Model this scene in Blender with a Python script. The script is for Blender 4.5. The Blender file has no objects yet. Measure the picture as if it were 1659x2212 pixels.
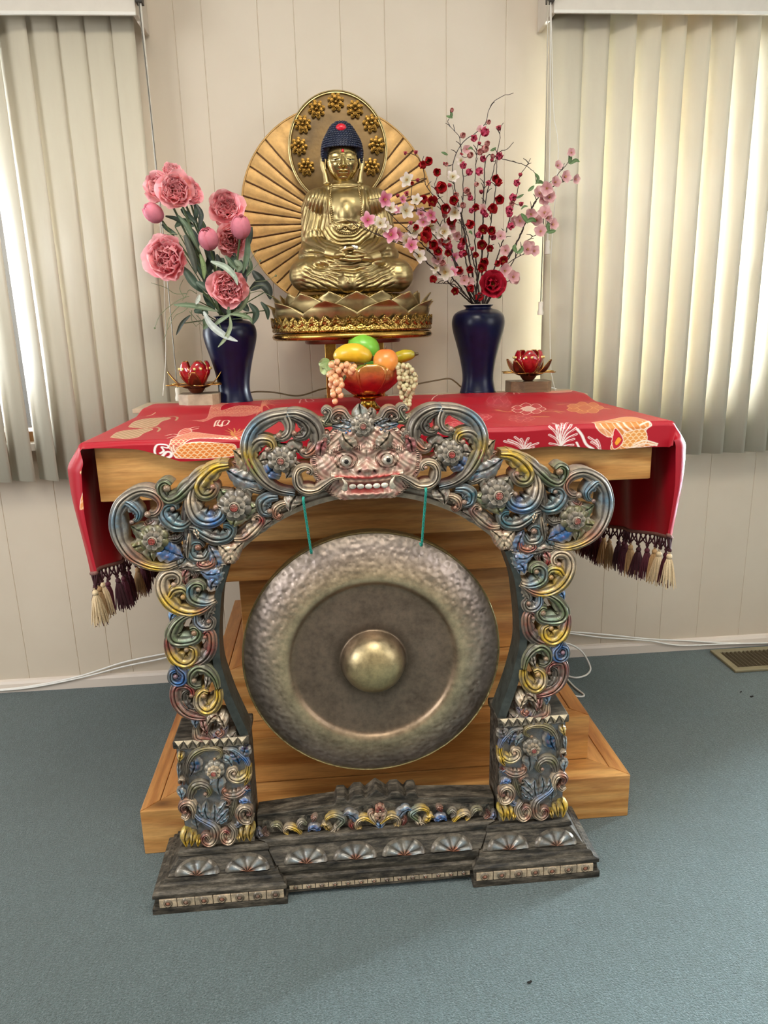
import bpy, math, random
import numpy as np
from mathutils import Vector, Matrix
sc = bpy.context.scene
COL = sc.collection
PI = math.pi
rnd = random.Random(7)
nrnd = np.random.RandomState(7)

# ------------------------------------------------------------------ camera
FPX, CX, CY = 1560., 829.5, 1106.
PITCH, YAW, ROLL, CH = math.radians(14.3), math.radians(4.5), math.radians(1.5), 1.10
_fw = np.array([math.sin(YAW)*math.cos(PITCH), math.cos(YAW)*math.cos(PITCH), -math.sin(PITCH)])
_r0 = np.array([math.cos(YAW), -math.sin(YAW), 0.]); _u0 = np.cross(_r0, _fw)
_r = _r0*math.cos(ROLL)-_u0*math.sin(ROLL); _u = _u0*math.cos(ROLL)+_r0*math.sin(ROLL)
CAM = np.array([0., 0., CH])
cd = bpy.data.cameras.new('camera'); cam = bpy.data.objects.new('camera', cd); COL.objects.link(cam)
cam.matrix_world = Matrix(((_r[0], _u[0], -_fw[0], CAM[0]), (_r[1], _u[1], -_fw[1], CAM[1]), (_r[2], _u[2], -_fw[2], CAM[2]), (0, 0, 0, 1)))
cd.sensor_fit = 'VERTICAL'; cd.sensor_height = 24.; cd.lens = FPX/2212.*24.; cd.clip_start = .02
sc.camera = cam
def _ray(x, y): return _r*(x-CX)/FPX-_u*(y-CY)/FPX+_fw
def on_y(x, y, Y):
    d = _ray(x, y); return CAM+d*(Y/d[1])
def on_z(x, y, z):
    d = _ray(x, y); return CAM+d*((z-CH)/d[2])
def xz(x, y, Y):
    p = on_y(x, y, Y); return np.array([p[0], p[2]])

# ------------------------------------------------------------------ colours and materials
def C(h):
    h = h.lstrip('#'); o = []
    for i in (0, 2, 4):
        c = int(h[i:i+2], 16)/255.
        o.append(c/12.92 if c <= .04045 else ((c+.055)/1.055)**2.4)
    return np.array(o)
def mixc(a, b, t): return np.asarray(a)*(1-t)+np.asarray(b)*t

class NT:
    def __init__(s, name):
        s.m = bpy.data.materials.new(name); s.m.use_nodes = True
        s.t = s.m.node_tree; s.n = s.t.nodes; s.l = s.t.links
        s.b = s.n['Principled BSDF']
    def new(s, ty, **kw):
        n = s.n.new(ty)
        for k, v in kw.items():
            if k in n.inputs: n.inputs[k].default_value = v
            else: setattr(n, k, v)
        return n
    def link(s, a, b): s.l.new(a, b)
    def set(s, **kw):
        for k, v in kw.items():
            k = k.replace('_', ' ')
            s.b.inputs[k].default_value = v
    def coord(s, scale=(1, 1, 1), kind='Object'):
        tc = s.new('ShaderNodeTexCoord'); mp = s.new('ShaderNodeMapping')
        mp.inputs['Scale'].default_value = scale
        s.link(tc.outputs[kind], mp.inputs['Vector']); return mp.outputs['Vector']
    def noise(s, vec, scale, detail=4, rough=.6):
        n = s.new('ShaderNodeTexNoise'); n.inputs['Scale'].default_value = scale
        n.inputs['Detail'].default_value = detail; n.inputs['Roughness'].default_value = rough
        s.link(vec, n.inputs['Vector']); return n.outputs['Fac']
    def ramp(s, fac, stops):
        r = s.new('ShaderNodeValToRGB'); e = r.color_ramp.elements
        while len(e) < len(stops): e.new(.5)
        for i, (p, c) in enumerate(stops):
            e[i].position = p; e[i].color = (*c, 1) if len(c) == 3 else c
        s.link(fac, r.inputs['Fac']); return r.outputs['Color']
    def mix(s, fac, a, b, mode='MIX'):
        m = s.new('ShaderNodeMix'); m.data_type = 'RGBA'; m.blend_type = mode
        for v, k in ((fac, 0), (a, 6), (b, 7)):
            if isinstance(v, bpy.types.NodeSocket): s.link(v, m.inputs[k])
            elif k == 0: m.inputs[0].default_value = v
            else: m.inputs[k].default_value = (*v, 1)
        return m.outputs[2]
    def bump(s, h, strength=.5, dist=.002):
        b = s.new('ShaderNodeBump'); b.inputs['Strength'].default_value = strength; b.inputs['Distance'].default_value = dist
        s.link(h, b.inputs['Height']); s.link(b.outputs['Normal'], s.b.inputs['Normal'])
    def base(s, c):
        if isinstance(c, bpy.types.NodeSocket): s.link(c, s.b.inputs['Base Color'])
        else: s.b.inputs['Base Color'].default_value = (*c, 1)
    def attr(s):
        a = s.new('ShaderNodeAttribute'); a.attribute_name = 'Col'; return a.outputs['Color']

g3 = lambda v: (v, v, v)
def simple(name, col, rough=.5, metal=0., var=.0, vscale=30, bump=0., bscale=80, bdist=.001, **kw):
    t = NT(name); t.set(Roughness=rough, Metallic=metal, **kw)
    c = C(col) if isinstance(col, str) else col
    if var:
        f = t.noise(t.coord(), vscale)
        t.base(t.mix(1., t.ramp(f, [(.3, g3(1-var)), (.7, g3(1+var*.5))]), c, 'MULTIPLY'))
    else: t.base(c)
    if bump: t.bump(t.noise(t.coord(), bscale), bump, bdist)
    return t.m
def painted(name, rough=.5, metal=0., var=.12, vscale=40, bump=0., bscale=120, bdist=.001, **kw):
    t = NT(name); t.set(Roughness=rough, Metallic=metal, **kw)
    f = t.noise(t.coord(), vscale)
    t.base(t.mix(1., t.ramp(f, [(.3, g3(1-var)), (.7, g3(1+var*.4))]), t.attr(), 'MULTIPLY'))
    if bump: t.bump(t.noise(t.coord(), bscale), bump, bdist)
    return t.m

# ------------------------------------------------------------------ mesh building
class MB:
    def __init__(s): s.v = []; s.f = []; s.c = []; s.n = 0
    def add(s, V, F, col=(1, 1, 1)):
        V = np.asarray(V, float).reshape(-1, 3); col = np.asarray(col, float)
        if col.ndim == 1: col = np.repeat(col[None], len(V), 0)
        s.v.append(V); s.c.append(col.reshape(-1, 3)); n = s.n
        s.f.extend([tuple(int(i)+n for i in f) for f in F]); s.n += len(V); return s
    def grid(s, P, col=(1, 1, 1), wu=False, wv=False):
        P = np.asarray(P, float); a, b = P.shape[:2]; F = []
        for i in range(a if wu else a-1):
            i2 = (i+1) % a
            for j in range(b if wv else b-1):
                j2 = (j+1) % b
                F.append((i*b+j, i2*b+j, i2*b+j2, i*b+j2))
        col = np.asarray(col, float)
        if col.ndim == 3: col = col.reshape(-1, 3)
        return s.add(P.reshape(-1, 3), F, col)
    def box(s, x0, x1, y0, y1, z0, z1, col=(1, 1, 1)):
        V = [(x, y, z) for z in (z0, z1) for y in (y0, y1) for x in (x0, x1)]
        return s.add(V, [(0, 2, 3, 1), (4, 5, 7, 6), (0, 1, 5, 4), (2, 6, 7, 3), (0, 4, 6, 2), (1, 3, 7, 5)], col)
    def loft(s, levels, col=(1, 1, 1)):
        V = []; F = []
        for (z, x0, x1, y0, y1) in levels: V += [(x0, y0, z), (x1, y0, z), (x1, y1, z), (x0, y1, z)]
        for k in range(len(levels)-1):
            for i in range(4):
                j = (i+1) % 4; F.append((4*k+i, 4*k+j, 4*k+4+j, 4*k+4+i))
        m = 4*(len(levels)-1); F += [(3, 2, 1, 0), (m, m+1, m+2, m+3)]
        return s.add(V, F, col)
    def prism(s, poly, y0, y1, col=(1, 1, 1)):
        """polygon in (x,z) extruded along y"""
        n = len(poly); V = [(p[0], y0, p[1]) for p in poly]+[(p[0], y1, p[1]) for p in poly]
        F = [tuple(range(n)), tuple(range(2*n-1, n-1, -1))]+[(i, i+n, (i+1) % n+n, (i+1) % n) for i in range(n)]
        return s.add(V, F, col)
    def prism_z(s, poly, z0, z1, col=(1, 1, 1)):
        n = len(poly); V = [(p[0], p[1], z0) for p in poly]+[(p[0], p[1], z1) for p in poly]
        F = [tuple(range(n-1, -1, -1)), tuple(range(n, 2*n))]+[(i, (i+1) % n, (i+1) % n+n, i+n) for i in range(n)]
        return s.add(V, F, col)
    def tube(s, P, r, k=8, col=(1, 1, 1), cap=True, ref=None):
        P = np.asarray(P, float); n = len(P); r = np.broadcast_to(np.asarray(r, float), (n,))
        T = np.gradient(P, axis=0); T /= np.linalg.norm(T, axis=1)[:, None]+1e-12
        u = np.array([0, 0, 1.]) if abs(T[0][2]) < .9 else np.array([1., 0, 0])
        V = []
        for i in range(n):
            u = u-T[i]*(u@T[i]); u /= np.linalg.norm(u)+1e-12; w = np.cross(T[i], u)
            a = np.arange(k)*2*PI/k
            V.append(P[i]+r[i]*(np.cos(a)[:, None]*u+np.sin(a)[:, None]*w))
        V = np.array(V).reshape(-1, 3); F = []
        for i in range(n-1):
            for j in range(k): F.append((i*k+j, i*k+(j+1) % k, (i+1)*k+(j+1) % k, (i+1)*k+j))
        if cap: F += [tuple(range(k-1, -1, -1)), tuple(range((n-1)*k, n*k))]
        col = np.asarray(col, float)
        if col.ndim == 2: col = np.repeat(col, k, 0)
        return s.add(V, F, col)
    def lathe(s, prof, seg=48, c=(0, 0, 0), col=(1, 1, 1), close=False, rx=1., ry=1.):
        prof = np.asarray(prof, float); a = np.arange(seg)*2*PI/seg
        P = np.stack([c[0]+rx*prof[:, 0:1]*np.cos(a), c[1]+ry*prof[:, 0:1]*np.sin(a), np.repeat(c[2]+prof[:, 1:2], seg, 1)], -1)
        col = np.asarray(col, float)
        if col.ndim == 2: col = np.repeat(col[:, None], seg, 1)
        P = P[:, ::-1]
        return s.grid(P, col, wv=True, wu=close)
    def sphere(s, c, r, k=16, m=10, col=(1, 1, 1)):
        r = np.broadcast_to(np.asarray(r, float), (3,)); V = [(c[0], c[1], c[2]+r[2])]; F = []
        for i in range(1, m):
            t = PI*i/m
            for j in range(k):
                p = 2*PI*j/k; V.append((c[0]+r[0]*math.sin(t)*math.cos(p), c[1]+r[1]*math.sin(t)*math.sin(p), c[2]+r[2]*math.cos(t)))
        V.append((c[0], c[1], c[2]-r[2])); L = len(V)-1
        for j in range(k):
            F.append((0, 1+j, 1+(j+1) % k)); F.append((L, L-k+(j+1) % k, L-k+j))
        for i in range(m-2):
            for j in range(k):
                a = 1+i*k+j; b = 1+i*k+(j+1) % k; F.append((a, a+k, b+k, b))
        return s.add(V, F, col)
    def xform(s, M):
        M = np.array(M); out = []
        for V in s.v: out.append(V@M[:3, :3].T+M[:3, 3])
        s.v = out; return s
    def arr(s): return np.concatenate(s.v) if s.v else np.zeros((0, 3))

def wloc(o):
    v = Vector((0, 0, 0))
    while o is not None: v += o.location; o = o.parent
    return np.array(v)
def mesh(mb, name, mat, org=(0, 0, 0), smooth=True, sharp=40):
    me = bpy.data.meshes.new(name); V = mb.arr()-np.asarray(org)
    me.from_pydata(V.tolist(), [], mb.f); cl = np.concatenate(mb.c)
    at = me.color_attributes.new('Col', 'FLOAT_COLOR', 'POINT')
    at.data.foreach_set('color', np.concatenate([cl, np.ones((len(cl), 1))], 1).astype(np.float32).ravel())
    if smooth:
        me.polygons.foreach_set('use_smooth', [True]*len(me.polygons))
        if sharp and sharp < 180: me.set_sharp_from_angle(angle=math.radians(sharp))
    me.materials.append(mat); me.update(); return me
def put(name, mb, mat, parent=None, smooth=True, sharp=40, bevel=0, loc=None, **tags):
    """one mesh object; world-space vertices; origin at its parent's origin, or at its own base"""
    if parent is not None: org = wloc(parent)
    elif loc is not None: org = np.asarray(loc, float)
    else:
        V = mb.arr(); org = np.array([V[:, 0].mean(), V[:, 1].mean(), V[:, 2].min()])
    o = bpy.data.objects.new(name, mesh(mb, name, mat, org, smooth, sharp)); COL.objects.link(o)
    if parent is not None: o.parent = parent
    else: o.location = org
    if bevel:
        b = o.modifiers.new('bevel', 'BEVEL'); b.width = bevel; b.segments = 2; b.limit_method = 'ANGLE'
    for k, v in tags.items(): o[k] = v
    return o
def thing(name, label, cat, loc, group=None):
    o = bpy.data.objects.new(name, None); COL.objects.link(o); o.location = loc; o.empty_display_size = .05
    o['label'] = label; o['category'] = cat
    if group: o['group'] = group
    return o
def dup(o, parent=None, loc=None):
    c = o.copy(); COL.objects.link(c)
    if parent is not None: c.parent = parent
    if loc is not None: c.location = loc
    for ch in list(o.children): dup(ch, c)
    return c
def spl(pts, n=40):
    """Catmull-Rom through pts, resampled evenly"""
    P = np.asarray(pts, float)
    if len(P) == 2: return P[0]+(P[1]-P[0])*np.linspace(0, 1, n)[:, None]
    Q = np.vstack([2*P[0]-P[1], P, 2*P[-1]-P[-2]]); out = []
    for i in range(1, len(Q)-2):
        p0, p1, p2, p3 = Q[i-1:i+3]; t = np.linspace(0, 1, 24, endpoint=False)[:, None]
        out.append(.5*(2*p1+(p2-p0)*t+(2*p0-5*p1+4*p2-p3)*t**2+(3*p1-p0-3*p2+p3)*t**3))
    out = np.vstack(out+[P[-1:]])
    d = np.r_[0, np.cumsum(np.linalg.norm(np.diff(out, axis=0), axis=1))]
    s = np.linspace(0, d[-1], n); return np.stack([np.interp(s, d, out[:, k]) for k in range(P.shape[1])], 1)
def G(x, s): return np.exp(-(x/s)**2)
def look(d, up=(0, 0, 1)):
    """rotation whose local +z points along d"""
    z = Vector(d).normalized(); u = Vector(up)
    if abs(z.dot(u)) > .98: u = Vector((1, 0, 0))
    x = u.cross(z).normalized(); y = z.cross(x)
    return Matrix(((x[0], y[0], z[0]), (x[1], y[1], z[1]), (x[2], y[2], z[2]))).to_4x4()
# ================================================================== SETTING
M_wall = NT('painted_panelling'); M_wall.set(Roughness=.55)
_f = M_wall.noise(M_wall.coord(), 3.); M_wall.base(M_wall.ramp(_f, [(.3, C('#c7b9a5')), (.7, C('#cdc0ad'))]))
M_wall.bump(M_wall.noise(M_wall.coord(), 220), .15, .0006); M_wall = M_wall.m
M_white = simple('white_trim', '#d8d3c8', .45, var=.04)
t = NT('carpet'); v = t.coord()
f1 = t.noise(v, 260, 3, .7); f2 = t.noise(v, 2.2, 5, .65); f3 = t.noise(t.coord((1, .35, 1)), 90, 3, .6)
c1 = t.ramp(f1, [(.25, C('#364446')), (.5, C('#576a6b')), (.78, C('#869798'))])
c1 = t.mix(t.ramp(f2, [(.35, (0, 0, 0)), (.75, (.45,)*3)]), c1, C('#475752'))
t.base(t.mix(.35, c1, t.ramp(f3, [(.3, g3(.35)), (.7, g3(1.))]), 'MULTIPLY'))
t.set(Roughness=.95, Specular_IOR_Level=.1); t.b.inputs['Sheen Weight'].default_value = .3
t.bump(t.noise(v, 330, 3, .7), .9, .006); M_carpet = t.m

WY = 2.205
mb = MB(); mb.add([(-2.6, -1.6, 0), (2.6, -1.6, 0), (2.6, WY+.01, 0), (-2.6, WY+.01, 0)], [(0, 1, 2, 3)])
put('floor', mb, M_carpet, loc=(0, 0, 0), kind='structure')
mb = MB(); mb.add([(-2.6, -1.6, 2.45), (2.6, -1.6, 2.45), (2.6, WY+.01, 2.45), (-2.6, WY+.01, 2.45)], [(3, 2, 1, 0)])
put('ceiling', mb, simple('ceiling_paint', '#d9d4ca', .8), loc=(0, 0, 2.45), kind='structure')
# back wall with two window openings and V grooves
gro = [-.98, -.822, -.725, -.654, -.349, -.276, -.129, -.033, .09, .21, .378, .544, .901, 1.019, 1.107, 1.238, 1.389]
gro += [-1.15, -1.32, -1.5, 1.55, 1.7]
WX = [(-1.75, -.50), (.735, 1.95)]; WZ = (.80, 1.93)
xs = [(-2.6, 0), (2.6, 0)]+[(a, 0) for w in WX for a in w]
for g_ in gro: xs += [(g_-.0016, 0), (g_, .0016), (g_+.0016, 0)]
xs.sort(); zs = [0, WZ[0], WZ[1], 2.45]
V = [(x, WY+d, z) for z in zs for (x, d) in xs]; n = len(xs); F = []
for k in range(3):
    for i in range(n-1):
        xm = (xs[i][0]+xs[i+1][0])/2
        if k == 1 and any(a < xm < b for a, b in WX): continue
        F.append((k*n+i, k*n+i+1, (k+1)*n+i+1, (k+1)*n+i))
mb = MB(); mb.add(V, F); put('wall_back', mb, M_wall, loc=(0, WY, 0), smooth=False, kind='structure')
mb = MB(); prof = [(0, 0), (-.012, 0), (-.012, .028), (-.008, .036), (0, .040)]
P = np.array([[(x, WY+a, b) for (a, b) in prof] for x in (-2.6, 2.6)]); mb.grid(P)
put('baseboard_back', mb, simple('baseboard_paint', '#d6cabd', .5), loc=(0, WY, 0), smooth=False, kind='structure')
# windows: wooden frame, sash and pane standing in the openings
M_wood_frame = simple('window_wood', '#8a6238', .5, var=.25, vscale=20)
t = NT('window_glass'); t.set(Roughness=.03); t.base((.9, .95, 1.))
_tr = t.new('ShaderNodeBsdfTransparent'); _ms = t.new('ShaderNodeMixShader'); _ms.inputs[0].default_value = .93
t.link(t.b.outputs[0], _ms.inputs[1]); t.link(_tr.outputs[0], _ms.inputs[2]); t.link(_ms.outputs[0], t.n['Material Output'].inputs[0]); M_glass = t.m
for k, (a, b) in enumerate(WX):
    w = bpy.data.objects.new('window_%d' % (k+1), None); COL.objects.link(w); w.location = (0, WY, 0); w['kind'] = 'structure'
    mb = MB(); y0, y1 = WY+.002, WY+.1
    mb.box(a, b, y0, y1, WZ[1]-.10, WZ[1]); mb.box(a, b, y0, y1, WZ[0], WZ[0]+.03)
    mb.box(a, a+.03, y0, y1, WZ[0]+.03, WZ[1]-.10); mb.box(b-.03, b, y0, y1, WZ[0]+.03, WZ[1]-.10)
    put('window_frame', mb, M_wood_frame, w, smooth=False, kind='structure')
    for nm_, q_ in (('window_jamb', (a, a+.02, WY-.045, WY+.002, WZ[0], WZ[1])), ('window_jamb', (b-.02, b, WY-.045, WY+.002, WZ[0], WZ[1])), ('window_sill', (a-.01, b+.01, WY-.05, WY+.002, WZ[0]-.02, WZ[0]))):  # unseen jamb and sill boards, added to stop daylight leaking past the blinds
        mb = MB(); mb.box(*q_); put(nm_, mb, M_white, w, smooth=False, kind='structure')
    mb = MB(); mb.box(a+.03, b-.03, WY+.05, WY+.054, WZ[0]+.03, WZ[1]-.10)
    put('window_pane', mb, M_glass, w, smooth=False, kind='structure')

# ------------------------------------------------------------------ vertical blinds
t = NT('vane_vinyl'); t.set(Roughness=.45); t.base(t.ramp(t.noise(t.coord((1, 1, .2)), 60), [(.3, C('#cbc1ac')), (.7, C('#cec5b0'))]))
t.bump(t.noise(t.coord((1, 1, 1)), 260), .2, .0005)
tr = t.new('ShaderNodeBsdfTranslucent'); tr.inputs['Color'].default_value = (*C('#e6dcae'), 1)
ms = t.new('ShaderNodeMixShader'); ms.inputs[0].default_value = .07
t.link(t.b.outputs[0], ms.inputs[1]); t.link(tr.outputs[0], ms.inputs[2]); t.link(ms.outputs[0], t.n['Material Output'].inputs[0]); M_vane = t.m
M_val = simple('valance_paint', '#c9c0b2', .5, var=.04)
M_cord = simple('white_cord', '#d9d5ca', .6)
M_chain = simple('bead_chain', '#6f6a60', .35, metal=.6)
M_pull = simple('pull_plastic', '#dfd8c8', .35)
VY = 2.115
def vane(parent, xr, ang, w=.089, top=1.915, bot=.70):
    """vane whose right (room side) edge is at xr, turned by ang from flat"""
    s = np.linspace(-1, 1, 9); bow = .007*(1-s**2)
    lx = (s-1)*w/2; ca, sa = math.cos(ang), math.sin(ang)
    X = xr+lx*ca+bow*sa*.0; Y = VY-.5*w*sa-lx*sa-bow*ca
    zz = np.linspace(bot, top, 3)
    P = np.stack([np.repeat(X[None], 3, 0), np.repeat(Y[None], 3, 0), np.repeat(zz[:, None], 9, 1)], -1)
    mb = MB(); mb.grid(P); o = put('vane', mb, M_vane, parent, sharp=180)
    m = o.modifiers.new('thick', 'SOLIDIFY'); m.thickness = .0008
bl = thing('vertical_blind', 'beige vertical blind left of the golden statue, its right vanes closed flat', 'blind', (-1.1, VY, .7))
for xr, an in [(-.433, 8), (-.491, 8), (-.558, 8), (-.624, 10), (-.693, 20), (-.762, 36), (-.828, 26), (-.894, 24), (-.96, 22), (-1.026, 22), (-1.092, 22), (-1.158, 22), (-1.224, 22)]:
    vane(bl, xr, math.radians(an))
br = thing('vertical_blind', 'beige vertical blind on the right, its tilted vanes glowing white along one edge', 'blind', (1.2, VY, .7))
for i in range(14):
    vane(br, .728+.0005+.0685*i, math.radians([6, 14][i] if i < 2 else 33))
VB = on_y(150, 33, 2.055)[2]; VB2 = on_y(1450, 31, 2.055)[2]
for o, a, b in ((bl, -1.75, on_y(293, 20, 2.055)[0]), (br, on_y(1196, 20, 2.055)[0], 1.95)):
    zb = VB if o is bl else VB2
    mb = MB(); mb.box(a, b, 2.055, 2.066, zb+.003, zb+.16); mb.box(a if o is bl else b-.011, a+.011 if o is bl else b, 2.066, 2.2, zb+.006, zb+.16)
    mb.box(b-.011 if o is bl else a, b if o is bl else a+.011, 2.066, 2.2, zb+.006, zb+.16)
    v = put('valance', mb, M_val, o, smooth=False, bevel=.002)
    mb = MB(); mb.box(a, b, 2.051, 2.058, zb, zb+.008); put('lip', mb, M_white, v, smooth=False, bevel=.001)
    mb = MB(); mb.box(a+.02, b-.02, 2.09, 2.135, 1.915, 1.945); put('headrail', mb, M_white, o, smooth=False)
def pull(o, p):
    mb = MB(); mb.lathe([(0, .0), (.008, .001), (.0085, .008), (.006, .018), (.0068, .03), (.006, .036), (0, .037)], 14, p); put('cord_pull', mb, M_pull, o)
for o, tops, ends in ((br, [(1184, 2), (1189, 2)], [(1168, 652), (1183, 520)]), (bl, [(300, 6), (304, 6)], [(383, 838), (352, 560)])):
    for k, (tp, en) in enumerate(zip(tops, ends)):
        a = on_y(*tp, 2.045+.006*k); b = on_y(*en, 2.05+.006*k)
        Pm = spl([a, a*.5+b*.5+np.array([0.003, 0, 0]), b], 14)
        mb = MB(); mb.tube(Pm, .0016, 5)
        put('bead_chain' if k == 0 else 'pull_cord', mb, M_chain if k == 0 else M_cord, o)
        if o is br or k == 0: pull(o, b-np.array([0, 0, .036]))
    P2 = [on_y(1190, 4, 2.05), on_y(1196, 240, 2.05), on_y(1206, 330, 2.05), on_y(1190, 560, 2.05), on_y(1189, 780, 2.05), on_y(1200, 846, 2.0)] if o is br else [on_y(303, 8, 2.05), on_y(330, 300, 2.05), on_y(352, 560, 2.05), on_y(358, 760, 2.05), on_y(352, 855, 2.0)]
    mb = MB(); mb.tube(spl(P2, 30), .0011, 5); put('looped_cord', mb, M_cord, o)
    a = on_y(1189, 1, 2.05) if o is br else on_y(301, 3, 2.05)
    mb = MB(); mb.box(a[0]-.008, a[0]+.008, a[1]-.01, 2.066, a[2]-.004, a[2]+.012); put('cord_guide', mb, simple('dark_metal', '#3a3734', .4, .7), o, smooth=False)

# ------------------------------------------------------------------ floor register, cables, lint
reg = thing('floor_register', 'bronze floor register grille in the carpet by the right wall', 'floor vent', (1.45, 2.09, 0))
M_reg = simple('register_metal', '#8d8468', .45, .3); M_slat = simple('register_slat', '#5f5440', .45, .3); M_dark = simple('dark_void', '#120f0c', .9)
X0, X1, Y0, Y1 = 1.272, 1.62, 2.012, 2.168
mb = MB(); b = .022
for q in ((X0, X1, Y0, Y0+b), (X0, X1, Y1-b, Y1), (X0, X0+b, Y0+b, Y1-b), (X1-b, X1, Y0+b, Y1-b)): mb.box(*q, .001, .010)
put('frame', mb, M_reg, reg, smooth=False, bevel=.002)
mb = MB(); mb.box(X0+b, X1-b, Y0+b, Y1-b, .0005, .0015); put('duct', mb, M_dark, reg, smooth=False)  # flat dark sheet; its colour stands in for the shade inside the duct
for i in range(21):
    x = X0+b+.006+i*.0145
    mb = MB(); mb.add([(x, Y0+b, .002), (x+.004, Y0+b, .0095), (x+.004, Y1-b, .0095), (x, Y1-b, .002), (x+.0015, Y0+b, .002), (x+.0055, Y0+b, .0095), (x+.0055, Y1-b, .0095), (x+.0015, Y1-b, .002)],
        [(0, 1, 2, 3), (4, 7, 6, 5), (0, 4, 5, 1), (1, 5, 6, 2), (2, 6, 7, 3), (3, 7, 4, 0)]); put('slat', mb, M_slat, reg, smooth=False)
M_cable = simple('white_cable', '#e2e0da', .4)
def cable(name, label, pts, r, mat, cat='cable', group=None, k=7, n=60):
    mb = MB(); mb.tube(spl(pts, n), r, k)
    o = put(name, mb, mat, sharp=180, label=label, category=cat)
    if group: o['group'] = group
    return o
yb = WY-.016
L1 = [(x, y) for x, y in ((-40, 1493), (60, 1483), (170, 1461), (262, 1432), (330, 1417), (385, 1408), (470, 1400))]
L2 = [(x, y) for x, y in ((-40, 1494), (60, 1486), (170, 1465), (262, 1441), (330, 1427), (385, 1416), (470, 1406))]
cable('cable', 'white cable along the left wall, the upper of the two', [on_y(*p, yb) for p in L1], .0028, M_cable)
cable('cable', 'white cable along the left wall, the lower of the two', [on_y(*p, yb-.005) for p in L2], .0028, M_cable)
R1 = [(1100, 1360), (1217, 1364), (1300, 1370), (1400, 1380), (1480, 1384), (1580, 1389), (1700, 1389)]
R2 = [(1100, 1362), (1217, 1367), (1300, 1377), (1400, 1384), (1468, 1394), (1570, 1391), (1700, 1388)]
cable('cable', 'white cable along the right wall, the upper of the two', [on_y(*p, yb) for p in R1], .0028, M_cable)
cable('cable', 'white cable along the right wall, sagging lower onto the baseboard', [on_y(*p, yb-.005) for p in R2], .0028, M_cable)
cable('cable', 'loose white cable looping on the carpet at the right of the altar', [on_y(1190, 1400, 2.10), on_y(1222, 1390, 2.12), on_y(1255, 1406, 2.12), on_z(1275, 1440, .004), on_z(1268, 1457, .004), on_z(1245, 1464, .004), on_z(1222, 1461, .004), on_z(1240, 1483, .004), on_z(1261, 1500, .004), on_z(1256, 1505, .004), on_z(1240, 1503, .004)], .003, M_cable, n=80)
for k, (px, lab) in enumerate((((1623, 1506), 'larger dark speck of lint on the carpet near the floor register'), ((1600, 1496), 'smaller dark speck of lint on the carpet near the floor register'), ((1143, 2124), 'dark speck of lint on the carpet at the front'))):
    p = on_z(*px, .0); s_ = (.005, .0028, .004)[k]
    mb = MB(); mb.sphere((p[0], p[1], .002), (s_, s_*.6, .002), 8, 5); mb.sphere((p[0]+s_*.8, p[1]+.001, .0025), (s_*.6, s_*.5, .002), 7, 5)
    put('lint', mb, M_dark, label=lab, category='lint')
# ================================================================== ALTAR
def wood(name, axis, c0='#ae7236', c1='#d29a58', c2='#dda968', seed=0.):
    t = NT(name); t.set(Roughness=.32, Specular_IOR_Level=.45)
    sc_ = [1., 1., 1.]; sc_[axis] = .10
    tc = t.new('ShaderNodeTexCoord'); mp = t.new('ShaderNodeMapping'); mp.inputs['Scale'].default_value = sc_
    mp.inputs['Location'].default_value = (seed, seed*1.7, seed*.6); t.link(tc.outputs['Object'], mp.inputs['Vector'])
    v = mp.outputs['Vector']
    big = t.noise(v, 9., 2, .5)
    mu = t.new('ShaderNodeMath', operation='MULTIPLY'); mu.inputs[1].default_value = 38.; t.link(big, mu.inputs[0])
    sn = t.new('ShaderNodeMath', operation='SINE'); t.link(mu.outputs[0], sn.inputs[0])
    ad = t.new('ShaderNodeMath', operation='MULTIPLY_ADD'); ad.inputs[1].default_value = .5; ad.inputs[2].default_value = .5; t.link(sn.outputs[0], ad.inputs[0])
    col = t.ramp(ad.outputs[0], [(0., C(c0)), (.4, C(c1)), (1., C(c2))])
    col = t.mix(.38, col, t.ramp(t.noise(v, 3., 3), [(.3, C(c1)), (.7, C(c2))]))
    fine = t.noise(v, 160., 3, .7)
    col = t.mix(.5, col, t.ramp(fine, [(.3, g3(.5)), (.62, g3(1.))]), 'MULTIPLY')
    med = t.noise(v, 34., 4, .65); col = t.mix(.45, col, t.ramp(med, [(.32, C('#9a5c2a')*1.3), (.52, g3(1.))]), 'MULTIPLY')
    # knots
    s2 = [6.5, 6.5, 9.]; s2[axis] = 3.2
    m2 = t.new('ShaderNodeMapping'); m2.inputs['Scale'].default_value = s2; m2.inputs['Location'].default_value = (seed+.31, seed+.13, seed+.57); t.link(tc.outputs['Object'], m2.inputs['Vector'])
    vo = t.new('ShaderNodeTexVoronoi'); vo.inputs['Scale'].default_value = 1.; t.link(m2.outputs['Vector'], vo.inputs['Vector'])
    sp = t.new('ShaderNodeSeparateColor'); t.link(vo.outputs['Color'], sp.inputs['Color'])
    gt = t.new('ShaderNodeMath', operation='LESS_THAN'); gt.inputs[1].default_value = .72; t.link(sp.outputs[0], gt.inputs[0])
    ds = t.new('ShaderNodeMath', operation='ADD'); t.link(vo.outputs['Distance'], ds.inputs[0]); t.link(gt.outputs[0], ds.inputs[1])
    col = t.mix(t.ramp(ds.outputs[0], [(.03, (1, 1, 1)), (.10, (.35,)*3), (.2, (0, 0, 0))]), col, C('#4a2410'))
    t.base(col); t.bump(fine, .06, .0006); return t.m
WX_ = wood('pine_along_x', 0, seed=.2); WXb = wood('pine_board', 0, '#a8692f', '#c88c4a', '#d49c5a', 2.3); WY_ = wood('pine_along_y', 1, '#9c5f30', '#bf8245', '#cf9558', 1.1)
altar = thing('altar', 'tiered pine altar widening in steps at foot and top, behind the gong', 'altar', (.11, 1.75, 0))
XA, XB, YA = -.434, .6525, 1.385
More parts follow.
